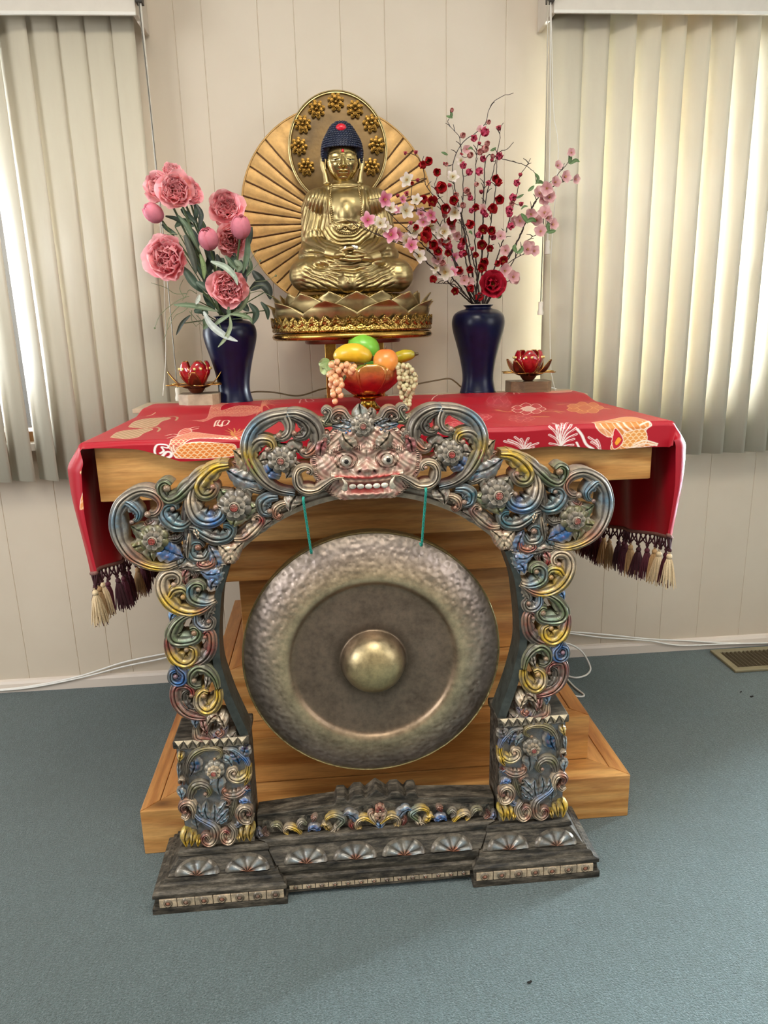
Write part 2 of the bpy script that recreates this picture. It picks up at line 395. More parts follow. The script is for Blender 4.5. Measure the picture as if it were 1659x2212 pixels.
def tier(name, k, z0, z1, yb, front_mat):
    d = .073; x0, x1, y0 = XA+d*k, XB-d*k, YA+d*k
    o = bpy.data.objects.new(name, None); COL.objects.link(o); o.parent = altar
    mb = MB(); mb.prism_z([(x0, y0), (x1, y0), (x1-d, y0+d), (x0+d, y0+d)], z0, z1)
    put('front_board', mb, front_mat, o, smooth=False, bevel=.002)
    for sgn, xe in ((1, x0), (-1, x1)):
        h = d*.48
        mb = MB(); mb.prism_z([(xe, y0+.0012), (xe+sgn*h, y0+h+.0012), (xe+sgn*h, yb), (xe, yb)][::sgn], z0, z1); put('side_board', mb, WY_, o, smooth=False, bevel=.0018)
        mb = MB(); mb.prism_z([(xe+sgn*(h+.0012), y0+h+.0012), (xe+sgn*d, y0+d+.0012), (xe+sgn*d, yb), (xe+sgn*(h+.0012), yb)][::sgn], z0, z1-.0006); put('side_board', mb, WY_, o, smooth=False, bevel=.0015)
    mb = MB(); mb.box(x0+d, x1-d, y0+d+.001, yb, z0, z1-.001); put('core', mb, WX_, o, smooth=False)
tier('base_step', 0, .0, .107, 2.05, WX_); tier('base_step', 1, .107, .22, 2.04, WXb); tier('base_step', 2, .22, .334, 2.03, WX_)
mb = MB(); mb.box(XA+.219, XB-.219, YA+.219, 2.0, .334, .565)
cab = put('cabinet_body', mb, WXb, altar, smooth=False, bevel=.002)
tier('upper_step', 2, .565, .676, 2.03, WXb); tier('upper_step', 1, .676, .790, 2.04, WX_); tier('table_top', 0, .790, .9045, 2.05, WX_)
mb = MB(); mb.box(-.485, .70, 1.885, 2.05, .9055, .917)
put('shelf_board', mb, simple('dusty_board', '#b3a085', .6, var=.1), smooth=False, bevel=.0015, label='thin dusty wooden shelf board at the back of the altar top, under both vases', category='shelf')

# ================================================================== ALTAR CLOTH
XL, XR, YF, ZT = -.444, .676, 1.374, .9075
OV = .056; NS, NQ = 860, 400; QL = OV+(1.965-YF)
ovx = [(-.48, .012), (-.43, .010), (-.40, .012), (-.35, .018), (-.275, .039), (0, .044), (.36, .041), (.60, .050), (.652, .055), (.7, .055)]
def Lside(q, right): return np.interp(q, [0, OV, QL], [.240, .25, .365] if right else [.255, .265, .375])
sw = np.linspace(-1, XR-XL+1, NS)  # placeholder, real layout below
nd, nt_ = 130, 900
sv = np.r_[np.linspace(-1, 0, nd, endpoint=False), np.linspace(0, 1, nt_), 1+np.linspace(0, 1, nd+1)[1:]]; NS = len(sv)
qv = np.r_[np.linspace(0, OV, 70, endpoint=False), np.linspace(OV, QL, NQ-70)]
Sg, Qg = np.meshgrid(sv, qv, indexing='ij')
sm = lambda x: np.clip(x, 0, 1)**2*(3-2*np.clip(x, 0, 1))
e = np.where(Sg < 0, -Sg*Lside(Qg, False), np.where(Sg > 1, (Sg-1)*Lside(Qg, True), 0.))
right = Sg > .5
x0 = XL+np.clip(Sg, 0, 1)*(XR-XL)
w = np.clip(OV-Qg, 0, None)*np.interp(x0, [a for a, _ in ovx], [b for _, b in ovx])/OV  # overhang actually hanging
k = sm(e/.05); sg = np.where(right, 1., -1.)
top_z = ZT+.0125*sm((Qg-OV-.40)/.10)
yy = np.where(Qg > OV, YF+Qg-OV, YF); yy = yy-.006*sm(w/.01)
X = x0.copy(); Y = yy.copy(); Z = top_z-w*(1-k)
bul = np.interp(Qg, [0, OV, OV+.1, QL], [.03, .028, .014, .012])*sm(e/.06)*(1-.35*sm((e-.1)/.2))
X += sg*(bul+.007*np.sin(Qg*38+e*9)*sm(e/.15)+.010*np.minimum(e/.012, 1))
Z -= np.clip(e-.008, 0, None)
wf = np.clip(OV-Qg, 0, None)*k
X -= sg*wf*.62; Y -= wf*.62-wf**2*5.
Z += .0022*np.sin(x0*23+Y*11)*np.sin(Y*17+1)*(e < .001)*(Qg > OV+.02)*0+.0012*np.abs(np.sin(x0*19+Y*13))*(e == 0)
Z[:, :] += .004*np.sin(x0*31)*(w > .004)*(w/OV)
# pattern raster
CB = C('#a50a1f'); COLR = np.repeat(np.repeat(CB[None, None], NS, 0), len(qv), 1).copy()
su = np.where(Sg < 0, XL-e, np.where(Sg > 1, XR+e, x0))  # unrolled metres
flat = np.stack([su, Qg], -1)
def Mc(px, py):
    p = on_z(px, py, ZT)
    if p[1] >= YF: return (p[0], OV+p[1]-YF)
    p = on_y(px, py, YF-.006); return (p[0], OV-(ZT-p[2])*OV/max(.02, np.interp(p[0], [a for a, _ in ovx], [b for _, b in ovx])))
def Md(px, py, right):
    p = on_y(px, py, 1.345); ee = ZT-p[2]
    return (XR+ee if right else XL-ee, OV-abs(p[0]-((XR+.036) if right else (XL-.036)))/.62)
def bbmask(P, m):
    lo, hi = P.min(0)-m, P.max(0)+m
    i0, i1 = np.searchsorted(su[:, 200], [lo[0], hi[0]]); i0 = max(0, i0-3); i1 = min(NS, i1+3)
    j0, j1 = np.searchsorted(qv, [lo[1], hi[1]])
    return slice(i0, i1), slice(max(0, j0-1), j1+1)
def stroke(pts, wd, col, a=1., smooth=True, taper=False):
    P = spl(pts, max(8, 6*len(pts))) if smooth and len(pts) > 2 else np.asarray(pts, float)
    si, sj = bbmask(P, wd*2); F_ = flat[si, sj]
    if F_.size == 0: return
    d = np.full(F_.shape[:2], 9.)
    for i in range(len(P)-1):
        a_, b_ = P[i], P[i+1]; ab = b_-a_; tt = np.clip(((F_-a_)@ab)/(ab@ab+1e-12), 0, 1)
        wk = .8*wd*(1-.75*(i/len(P))) if taper else .55*wd
        d = np.minimum(d, np.linalg.norm(F_-(a_+tt[..., None]*ab), axis=-1)/wk)
    m = np.clip((1.25-d)/.5, 0, 1)[..., None]*a
    COLR[si, sj] = COLR[si, sj]*(1-m)+col*m
def inside(P, F_):
    x, y = F_[..., 0], F_[..., 1]; c = np.zeros(F_.shape[:2], bool)
    for i in range(len(P)):
        (x1, y1), (x2, y2) = P[i], P[i-1]
        c ^= ((y1 > y) != (y2 > y)) & (x < (x2-x1)*(y-y1)/(y2-y1+1e-15)+x1)
    return c
def fillp(pts, col, a=1., pat=None, edge=None, ew=.0013):
    P = spl(list(pts)+[pts[0]], 8*len(pts))[:-1]; si, sj = bbmask(P, .002); F_ = flat[si, sj]
    if F_.size == 0: return
    m = inside(P, F_)[..., None]*a; cc = np.broadcast_to(col, F_.shape[:2]+(3,)).copy()
    if pat == 'scale' or pat == 'scale2':
        s_ = .0115 if pat == 'scale' else .009
        row = np.floor(F_[..., 1]/(s_*.62)); u = (F_[..., 0]/s_+.5*(row % 2)) % 1-.5; v_ = (F_[..., 1]/(s_*.62)) % 1
        ln = np.abs(np.hypot(u, (v_-.0)*.62)-.44) < .075
        cc[ln] = C('#f2cfa2')
    elif pat == 'stripe':
        ln = np.abs(((F_[..., 0]*.9+F_[..., 1]*.5)/.011) % 1-.5) < .10; cc[ln] = mixc(col, C('#efd0b4'), .6)
    COLR[si, sj] = COLR[si, sj]*(1-m)+cc*m
    if edge is not None: stroke(np.vstack([P, P[:1]]), ew, edge, smooth=False)
cL = lambda L: [Mc(170+x/3.13, 840+y/3.13) for x, y in L]
cR = lambda L: [Mc(860+x/2.633, 820+y/2.633) for x, y in L]
cr, sal, org_, tan, wh = C('#f0d9c4'), C('#d0604f'), C('#de7f36'), C('#a8946a'), C('#f3e9e4')
gold = C('#c98a45')
# left: two dragons, clouds, cranes
fillp(cL([(610, 400), (620, 350), (670, 322), (760, 296), (900, 312), (1060, 332), (1050, 346), (880, 340), (760, 345), (700, 378), (645, 428)]), sal, .9, 'scale2', cr)
fillp(cL([(640, 435), (690, 382), (800, 362), (1000, 376), (1060, 392), (1050, 462), (870, 468), (700, 462), (655, 462)]), org_, 1., 'scale', cr)
fillp(cL([(665, 322), (690, 285), (745, 268), (760, 297)]), sal, .9, 'stripe', cr)
for L in ([(690, 318), (640, 308), (585, 318)], [(680, 322), (630, 325), (600, 334)], [(745, 272), (780, 262), (815, 258)], [(750, 280), (790, 275), (812, 268)], [(640, 380), (650, 420), (690, 455)], [(625, 395), (640, 440), (670, 462)]): stroke(cL(L), .0022, cr)
for (a, b) in ((990, 282), (985, 305), (1010, 268), (1050, 266), (1090, 272), (1130, 268), (1160, 285), (1180, 300), (1175, 318), (1160, 335), (1130, 345), (1110, 352)):
    stroke(cL([(1050, 325), ((1050+a)/2+6, (325+b)/2-8), (a, b)]), .003, gold, taper=True)
fillp(cL([(1040, 300), (1100, 285), (1150, 305), (1130, 330), (1070, 340)]), C('#c5402f'), .8, 'stripe', gold)
fillp(cL([(770, 214), (860, 205), (890, 160), (940, 112), (1010, 100), (1235, 80), (1190, 104), (1020, 132), (960, 160), (1100, 145), (1240, 150), (1120, 185), (940, 190), (850, 222)]), C('#b8323a'), .75, 'scale2', C('#d98f80'))
for (a, b) in ((1250, 110), (1290, 85), (1330, 80), (1350, 95), (1390, 100), (1380, 125), (1330, 140), (1290, 150), (1240, 165), (1200, 180)):
    stroke(cL([(1240, 145), ((1240+a)/2, (145+b)/2-6), (a, b)]), .003, C('#d07a5c'), taper=True)
stroke(cL([(522, 465), (514, 420), (528, 385), (565, 378), (605, 385), (600, 400), (560, 395), (575, 420), (550, 440)]), .0035, wh)
stroke(cL([(560, 465), (590, 430), (620, 428), (625, 450), (600, 465)]), .0045, wh)
for L in ([(915, 255), (930, 222), (955, 215), (940, 240), (965, 255), (975, 225), (1000, 215), (1018, 222), (1000, 245), (980, 250)], [(925, 245), (950, 250), (970, 240)]): stroke(cL(L), .0028, cr)
for L in ([(1490, 60), (1510, 90), (1500, 115), (1495, 130)], [(1545, 55), (1580, 50), (1600, 75), (1570, 95), (1590, 115), (1550, 125), (1535, 105), (1560, 90)]): stroke(cL(L), .003, C('#cf8a86'))
for dx, dy, s_ in ((0, 0, 1.), (120, -75, 1.)):
    q = lambda L: cL([(x*s_+dx, y*s_+dy) for x, y in L])
    fillp(q([(215, 332), (260, 298), (330, 280), (420, 272), (465, 268), (500, 276), (440, 300), (400, 330), (330, 342), (260, 338)]), tan, .9, 'stripe', C('#cbb78d'))
    stroke(q([(470, 270), (520, 262), (548, 272), (535, 290)]), .004, tan); stroke(q([(340, 262), (370, 258), (400, 250)]), .002, C('#cbb78d'))
stroke(cL([(900, 60), (935, 55), (950, 75), (985, 80)]), .002, C('#cf6a70'))
# right: grasses, peonies, phoenix, bird
for b0, tips in (((720, 402), ((605, 348), (628, 340), (665, 325), (700, 335), (740, 332), (752, 362), (795, 365), (770, 385))), ((925, 402), ((865, 272), (880, 250), (860, 320), (905, 258), (930, 250), (962, 246), (990, 262), (1012, 280), (1015, 315), (1000, 345), (862, 372), (995, 380))), ((1150, 395), ((1085, 330), (1100, 355), (1130, 340)))):
    for tx, ty in tips:
        stroke(cR([b0, ((b0[0]*.6+tx*.4), (b0[1]*.35+ty*.65)), (tx, ty)]), .0042, wh); stroke(cR([b0, ((b0[0]*.6+tx*.4)+2, (b0[1]*.35+ty*.65)+3), (tx, ty)]), .0018, C('#c21a2c'))
stroke(cR([(1110, 392), (1070, 370), (1045, 320), (1020, 288)]), .005, wh); stroke(cR([(1030, 395), (1015, 365)]), .004, wh)
fillp(cR([(1100, 243), (1200, 232), (1320, 212), (1435, 242), (1405, 300), (1400, 345), (1475, 382), (1340, 392), (1215, 392), (1222, 330), (1185, 305)]), C('#d9863f'), .95, 'stripe', cr)
fillp(cR([(1290, 300), (1400, 290), (1405, 375), (1300, 385), (1260, 350)]), C('#e0954c'), 1., 'scale', cr)
fillp(cR([(1100, 243), (1160, 262), (1215, 310), (1190, 320), (1130, 275)]), C('#e39a68'), .9, 'stripe', cr)
fillp(cR([(1215, 345), (1235, 275), (1280, 335), (1260, 375), (1225, 385)]), C('#c21a2c'), 1., None, cr)
fillp(cR([(1240, 335), (1255, 322), (1270, 340), (1245, 368), (1232, 355)]), C('#f0a030'), 1., None, C('#b02020'))
for L in ([(1340, 372), (1400, 355), (1475, 378)], [(1330, 385), (1400, 372), (1470, 388)], [(1380, 262), (1430, 245), (1440, 265), (1405, 285)], [(1180, 240), (1260, 265), (1300, 300)], [(1230, 235), (1290, 255), (1330, 290)]): stroke(cR(L), .0028, cr)
def peony_m(cx, cy, r, ca, cb, edge):
    for i in range(7):
        a = i*2*PI/7; x, y = cx+math.cos(a)*r*1.6, cy+math.sin(a)*r*.45
        fillp(cR([(x-r*.8, y), (x, y-r*.34), (x+r*.8, y), (x, y+r*.34)]), ca, .9, None, edge, .0014)
    fillp(cR([(cx-r, cy), (cx, cy-r*.4), (cx+r, cy), (cx, cy+r*.4)]), cb, .9, None, edge, .0016)
peony_m(1060, 162, 45, C('#c06a3a'), C('#b85c34'), C('#d8a060')); peony_m(740, 168, 42, C('#b03038'), C('#d8b8a8'), cr); peony_m(700, 222, 32, C('#a82030'), C('#a02030'), C('#c06a60')); peony_m(570, 140, 30, C('#a81c30'), C('#a01c30'), C('#b85058'))
for L in ([(560, 175), (620, 185), (650, 180)], [(820, 185), (880, 182), (930, 195)], [(770, 210), (850, 212)], [(910, 145), (980, 140), (1020, 150)], [(1130, 160), (1200, 170)], [(900, 180), (940, 186)]): stroke(cR(L), .006, C('#c07a4a'), taper=True)
for tx, ty in ((590, 95), (600, 75), (640, 68), (670, 66), (690, 75), (710, 100), (660, 110), (600, 112), (690, 108)): stroke(cR([(650, 92), ((650+tx)/2, (92+ty)/2-4), (tx, ty)]), .003, C('#d89a88'))
fillp(cR([(810, 95), (850, 78), (940, 72), (990, 90), (930, 103), (860, 105)]), C('#cf8a70'), .9, 'stripe', cr); stroke(cR([(800, 98), (812, 72), (840, 66)]), .006, C('#d07a30')); peony_m(768, 96, 12, C('#8a1220'), C('#901422'), C('#901422'))
stroke(cR([(192, 140), (230, 110), (262, 95)]), .0022, cr); stroke(cR([(230, 110), (240, 85), (268, 72), (262, 90), (285, 88), (255, 112), (232, 112)]), .002, cr)
for x in (360, 420, 470, 330): peony_m(x, 215 if x != 330 else 260, 26, C('#b02a3a'), C('#b83a44'), C('#d88a80'))
# side drops: blossoms near the fringe
for (cx, cy, r, colr) in ((1436, 1118, 22, C('#8e1a62')), (1452, 1100, 16, C('#a82a5a'))):
    for i in range(5):
        a = i*2*PI/5+.5; P_ = [Md(cx+math.cos(a)*r*.6+math.cos(b)*r*.5, cy+math.sin(a)*r*.6+math.sin(b)*r*.5, True) for b in np.linspace(0, 2*PI, 7)[:-1]]
        fillp(P_, colr, 1, None, wh, .0014)
for L in ([(1436, 1130), (1425, 1150), (1430, 1165)], [(1445, 1130), (1442, 1160)]): stroke([Md(x, y, True) for x, y in L], .002, cr)
for L in ([(190, 1060), (200, 1080), (205, 1105), (195, 1130), (183, 1110)], [(210, 1085), (216, 1110), (205, 1135), (195, 1140)], [(183, 1135), (200, 1142), (212, 1120)]): fillp([Md(x, y, False) for x, y in L], C('#d78a4a'), 1., 'stripe', cr)
fillp([Md(x, y, False) for x, y in ((188, 1000), (200, 985), (214, 990), (205, 1008), (192, 1018))], tan, 1., 'stripe', C('#d9cba2'))
for L in ([(180, 1030), (190, 1022), (205, 1030), (214, 1022)],): stroke([Md(x, y, False) for x, y in L], .004, C('#e7b98a'))
t = NT('satin_brocade'); t.set(Roughness=.45, Specular_IOR_Level=.45); t.b.inputs['Sheen Weight'].default_value = .08
t.b.inputs['Sheen Tint'].default_value = (*C('#ff5060'), 1)
t.base(t.attr()); t.bump(t.noise(t.coord((1, 3, 1)), 700), .12, .0004); M_cloth = t.m
cloth = thing('altar_cloth', 'red satin brocade cloth with dragon and phoenix motifs, draped over the altar top', 'cloth', (.11, 1.6, ZT))
mb = MB(); mb.grid(np.stack([X, Y, Z], -1), COLR); put('fabric', mb, M_cloth, cloth, sharp=180)
# fringe on the two side hems
M_braid = simple('fringe_braid', '#7d5148', .8, var=.3, vscale=300); M_net = simple('fringe_net', '#3c0f18', .85)
def tassel_mesh(col):
    mb = MB(); c = C(col); r_ = random.Random(3)
    mb.sphere((0, 0, -.006), (.0052, .0052, .006), 10, 7, c*1.05)
    mb.tube(np.array([(0, 0, .004), (0, 0, -.004)]), .0022, 6, c*.7)
    mb.lathe([(.0035, -.010), (.0052, -.013), (.0062, -.020), (.0075, -.032), (.008, -.05)], 12, (0, 0, 0), c*.75)
    for i in range(34):
        a = i*2.399; rr = .0056+.0025*r_.random(); rb = rr*(1.25+.75*r_.random()); L = .046+.014*r_.random(); b = a+r_.uniform(-.25, .25)
        P = [(.004*math.cos(a), .004*math.sin(a), -.011), (rr*math.cos(a), rr*math.sin(a), -.024), (rb*math.cos(b), rb*math.sin(b), -.012-L)]
        mb.tube(spl(P, 6), [.0010, .0011, .0011, .001, .0009, .0006], 4, c*r_.uniform(.75, 1.2), cap=False)
    return mb
M_tas = painted('tassel_thread', .75, var=.2, vscale=400)
tm = [mesh(tassel_mesh(c), 'tassel', M_tas) for c in ('#4c1020', '#d6bd97', '#b08a5e', '#3a0c18')]
for right_ in (False, True):
    idx = NS-1 if right_ else 0
    hem = np.stack([X[idx], Y[idx], Z[idx]], -1)
    mb = MB(); mb.tube(spl(hem[::16], 90)+np.array([0, 0, .002]), .0042, 6); put('fringe_braid', mb, M_braid, cloth, sharp=180)
    d = np.r_[0, np.cumsum(np.linalg.norm(np.diff(hem, axis=0), axis=1))]; N = 20
    at = lambda s_: np.array([np.interp(s_, d, hem[:, k]) for k in range(3)])
    mb = MB(); pts = [at(d[-1]*(i+.5)/N) for i in range(N)]
    for i in range(N):
        p = pts[i]+np.array([0, 0, -.030])
        for j in (i-.9, i-.3, i+.3, i+.9):
            a = at(np.clip(d[-1]*(j+.5)/N, 0, d[-1])); q = p+np.array([0, 0, .005])
            mb.tube(spl([a, (a+q)/2+np.array([0, 0, -.004]), q], 5), .0021, 4, cap=False)
        mb.sphere(p+np.array([0, 0, .004]), .0045, 7, 5)
    put('fringe_netting', mb, M_net, cloth, sharp=180)
    seq = [1, 0, 1, 2, 0, 3, 2, 0, 0, 3, 2, 2, 0, 0, 3, 0, 2, 0, 3, 0] if right_ else [1, 0, 2, 1, 0, 3, 0, 3, 0, 0, 2, 0, 3, 0, 0, 3, 0, 0, 3, 0]
    for i in range(N):
        o = bpy.data.objects.new('tassel', tm[seq[i]]); COL.objects.link(o); o.parent = cloth
        o.location = Vector(pts[i]+np.array([rnd.uniform(-.003, .003), rnd.uniform(-.003, .003), -.030+rnd.uniform(-.003, .002)])-wloc(cloth))
        o.rotation_euler = (rnd.uniform(-.06, .06), rnd.uniform(-.06, .06), rnd.uniform(0, 6)); o.scale = (1.15, 1.15, 1.08)
# ================================================================== GONG
SX, SZ, SY = .070, .472, 1.262      # stand centre line, arch centre height, carved face plane
t = NT('gong_bronze'); t.set(Metallic=.82, Roughness=.38)
v = t.coord(); n1 = t.noise(v, 14., 5, .7); n2 = t.noise(v, 90., 4, .7)
cg = t.mix(.55, t.ramp(n1, [(.25, g3(.55)), (.5, g3(1.)), (.8, g3(1.35))]), t.ramp(n2, [(.25, g3(.55)), (.6, g3(1.15))]), 'MULTIPLY')
t.base(t.mix(1., t.attr(), cg, 'MULTIPLY'))
rr = t.ramp(n2, [(.3, g3(.30)), (.7, g3(.52))]); t.link(rr, t.b.inputs['Roughness'])
tc = t.new('ShaderNodeTexCoord'); sp = t.new('ShaderNodeVectorMath', operation='LENGTH'); mp = t.new('ShaderNodeMapping'); mp.inputs['Scale'].default_value = (1, 0, 1)
t.link(tc.outputs['Object'], mp.inputs['Vector']); t.link(mp.outputs['Vector'], sp.inputs[0])
mr = t.new('ShaderNodeMapRange'); mr.inputs['From Min'].default_value = .165; mr.inputs['From Max'].default_value = .19; mr.inputs['To Min'].default_value = .12; t.link(sp.outputs['Value'], mr.inputs[0])
vo = t.new('ShaderNodeTexVoronoi'); vo.feature = 'SMOOTH_F1'; vo.inputs['Scale'].default_value = 95.; t.link(v, vo.inputs['Vector'])
mu = t.new('ShaderNodeMath', operation='MULTIPLY'); t.link(vo.outputs['Distance'], mu.inputs[0]); t.link(mr.outputs[0], mu.inputs[1])
t.bump(mu.outputs[0], .5, .004); M_gong = t.m
GC = np.array([.0735, 1.295, .470])
gong = thing('gong', 'large dark bronze hammered gong with raised boss, hanging inside the carved stand', 'gong', GC)
pr = [(0, .052), (.014, .0512), (.028, .048), (.042, .041), (.053, .030), (.059, .018), (.0625, .006), (.0645, .001), (.068, 0), (.085, -.0005), (.11, -.001), (.135, -.0008), (.152, 0), (.158, .0015), (.163, .006), (.168, .0085), (.176, .0088), (.19, .006), (.21, 0), (.23, -.008), (.246, -.0165), (.2525, -.021)]
cols = []
for r_, h_ in pr:
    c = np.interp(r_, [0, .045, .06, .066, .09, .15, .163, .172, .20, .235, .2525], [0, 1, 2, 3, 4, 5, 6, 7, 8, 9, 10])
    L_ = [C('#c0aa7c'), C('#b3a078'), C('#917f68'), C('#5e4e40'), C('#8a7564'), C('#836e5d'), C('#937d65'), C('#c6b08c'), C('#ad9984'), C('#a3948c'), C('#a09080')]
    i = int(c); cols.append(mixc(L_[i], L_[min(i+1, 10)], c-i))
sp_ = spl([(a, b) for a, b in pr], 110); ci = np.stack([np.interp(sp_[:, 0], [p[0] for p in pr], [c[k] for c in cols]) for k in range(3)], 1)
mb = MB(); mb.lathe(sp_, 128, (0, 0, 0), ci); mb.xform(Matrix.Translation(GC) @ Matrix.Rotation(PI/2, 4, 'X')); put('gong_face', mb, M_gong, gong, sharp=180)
rim = [(.2525, -.021), (.2545, -.0195), (.2560, -.0215), (.2560, -.025), (.2545, -.045), (.2510, -.064), (.247, -.062), (.2500, -.043), (.2515, -.024)]
mb = MB(); mb.lathe(rim, 128, (0, 0, 0), C('#8f8158'), close=True); mb.xform(Matrix.Translation(GC) @ Matrix.Rotation(PI/2, 4, 'X')); put('gong_rim', mb, M_gong, gong, sharp=50)
M_rope = simple('turquoise_rope', '#2fa593', .75, var=.35, vscale=500)
for (a, b) in (((656, 1086), (672, 1192)), ((920, 1066), (911, 1176))):
    p, q = on_y(*a, SY-.034), on_y(*b, 1.283)
    mb = MB(); L_ = spl([p+np.array([0, .001, .010]), p, (p+q)/2, q, q+np.array([0, .022, -.004])], 60)
    for s_ in range(3):
        a_ = np.arange(60)*.75+s_*2*PI/3
        mb.tube(L_+.0013*np.stack([np.cos(a_), np.sin(a_), 0*a_], 1), .0013, 5)
    put('hanging_cord', mb, M_rope, gong, sharp=180)

# ================================================================== CARVED GONG STAND
t = NT('carved_paint'); t.set(Roughness=.33, Metallic=.25, Specular_IOR_Level=.6)
v = t.coord(); n1 = t.noise(v, 45., 4, .7); n2 = t.noise(v, 150., 3, .7)
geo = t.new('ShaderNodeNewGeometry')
n3 = t.noise(v, 18., 5, .75)
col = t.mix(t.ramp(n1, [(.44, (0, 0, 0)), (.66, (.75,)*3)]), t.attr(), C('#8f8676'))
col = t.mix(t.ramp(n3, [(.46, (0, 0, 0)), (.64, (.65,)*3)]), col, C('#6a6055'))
col = t.mix(1., col, t.ramp(geo.outputs['Pointiness'], [(.40, g3(.18)), (.50, g3(.92)), (.60, g3(1.4))]), 'MULTIPLY')  # crevice shade and bright ridges put into the paint colour
col = t.mix(.5, col, t.ramp(n2, [(.3, g3(.55)), (.6, g3(1.1))]), 'MULTIPLY')
col = t.mix(1., col, g3(.84), 'MULTIPLY'); t.base(col); t.bump(n2, .3, .0014); M_carv = t.m
t = NT('mask_paint'); t.set(Roughness=.35, Metallic=.2, Specular_IOR_Level=.6)
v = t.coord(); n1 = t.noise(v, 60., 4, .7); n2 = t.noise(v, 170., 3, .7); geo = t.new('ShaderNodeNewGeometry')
col = t.mix(t.ramp(n1, [(.54, (0, 0, 0)), (.72, (.5,)*3)]), t.attr(), C('#b5a594'))
col = t.mix(1., col, t.ramp(geo.outputs['Pointiness'], [(.42, g3(.25)), (.50, g3(.95)), (.57, g3(1.4))]), 'MULTIPLY')  # shade in the mask's hollows painted into the colour, ridges lightened
t.base(col); t.bump(n2, .3, .0015); M_mask = t.m
t = NT('weathered_timber'); t.set(Roughness=.6, Specular_IOR_Level=.4)
v = t.coord((.25, 1, 1)); n1 = t.noise(v, 60., 5, .75); n2 = t.noise(v, 160., 3, .7)
t.base(t.mix(1., t.ramp(n1, [(.34, C('#100f0c')), (.48, C('#3e382f')), (.64, C('#6c6356')), (.85, C('#8b8070'))]), t.ramp(n2, [(.3, g3(.5)), (.6, g3(1.1))]), 'MULTIPLY'))
t.bump(n1, .6, .003); M_tim = t.m
M_rim = simple('rough_rim', '#8a7d6a', .7, var=.4, vscale=60, bump=.5, bscale=120, bdist=.002)
M_edge = simple('dark_green_edge', '#363a36', .4, var=.6, vscale=50, bump=.5, bscale=90, bdist=.002)
stand = thing('gong_stand', 'carved and painted openwork wooden gong stand with a fanged mask on its arch', 'gong stand', (SX, 1.29, 0))
SIL, STB, BLU, TEA, OLI, YEL, CRE, RED, COP, DRK, GRE, DBL = [C(h) for h in ('#a89c8c', '#6c8a9c', '#3a76ba', '#47707a', '#8a8656', '#dcb43a', '#e2c9a8', '#963632', '#ad7258', '#34312e', '#6f7c58', '#22527a')]
def sub(name):
    o = bpy.data.objects.new(name, None); COL.objects.link(o); o.parent = stand; return o
def mir(P, m):
    P = np.asarray(P, float).copy()
    if m: P[:, 0] = 2*SX-P[:, 0]
    return P
def scroll(parent, P, w, D, cols, m=False, y=SY, back=.022, bead=None, taper=(.55, 1., .35), flutes=3, name='scroll'):
    """fluted C-scroll swept along planar path P (x,z); ends in a bead"""
    n = 56; P = spl(mir(P, m), n); T = np.gradient(P, axis=0); T /= np.linalg.norm(T, axis=1)[:, None]+1e-12
    N = np.stack([-T[:, 1], T[:, 0]], 1); tt = np.linspace(0, 1, n)
    W = 1.13*w*np.interp(tt, [0, .45, 1], taper); Dp = D*np.interp(tt, [0, .4, 1], [.8, 1, .75])
    a = np.linspace(-1, 1, 17); fl = 1-.20*np.abs(np.cos(flutes*PI*a/2))**4*(np.abs(a) < .93)
    h = (.35+.65*np.sqrt(1-.92*a**2))*fl
    cols = [np.asarray(c) for c in cols]; nc = len(cols); V = []; Cc = []
    cur = np.sign(np.sum(T[:-1, 0]*T[1:, 1]-T[:-1, 1]*T[1:, 0])) or 1.
    lobe = (np.abs(np.sin(5.5*PI*tt))**.6)*np.clip((tt-.12)/.1, 0, 1)*np.clip((.93-tt)/.1, 0, 1)
    for i in range(n):
        aw = a*(1+.42*lobe[i]*np.clip(a*cur-.35, 0, 1)/.65)
        x = P[i, 0]+N[i, 0]*aw*W[i]; z = P[i, 1]+N[i, 1]*aw*W[i]; yy = y-Dp[i]*h*(1+.10*lobe[i]*np.clip(a*cur, 0, 1))
        ring = np.stack([x, yy, z], 1)
        b = np.array([[x[-1], y+back, z[-1]], [x[0], y+back, z[0]]]); V.append(np.vstack([ring, b]))
        u = tt[i]*(nc-1); k = min(int(u), nc-2) if nc > 1 else 0; c = mixc(cols[k], cols[min(k+1, nc-1)], sm(u-k)) if nc > 1 else cols[0]
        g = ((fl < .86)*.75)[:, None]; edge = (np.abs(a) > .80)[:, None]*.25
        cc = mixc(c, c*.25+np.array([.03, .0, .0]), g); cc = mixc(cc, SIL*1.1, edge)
        Cc.append(np.vstack([cc, c*.4, c*.4]))
    mb = MB(); mb.grid(np.array(V), np.array(Cc), wv=True); k_ = a.size+2
    base = len(mb.arr())
    mb.f += [tuple(range(k_-1, -1, -1)), tuple(range((n-1)*k_, n*k_))]
    if bead:
        q = mir([bead[0]], m)[0]; mb.sphere((q[0], y-D*.75, q[1]), (bead[1]*.78, bead[1]*.8, bead[1]*.78), 12, 8, mixc(COP*.7, cols[-1], .35))
    return put(name, mb, M_carv, parent, sharp=50)
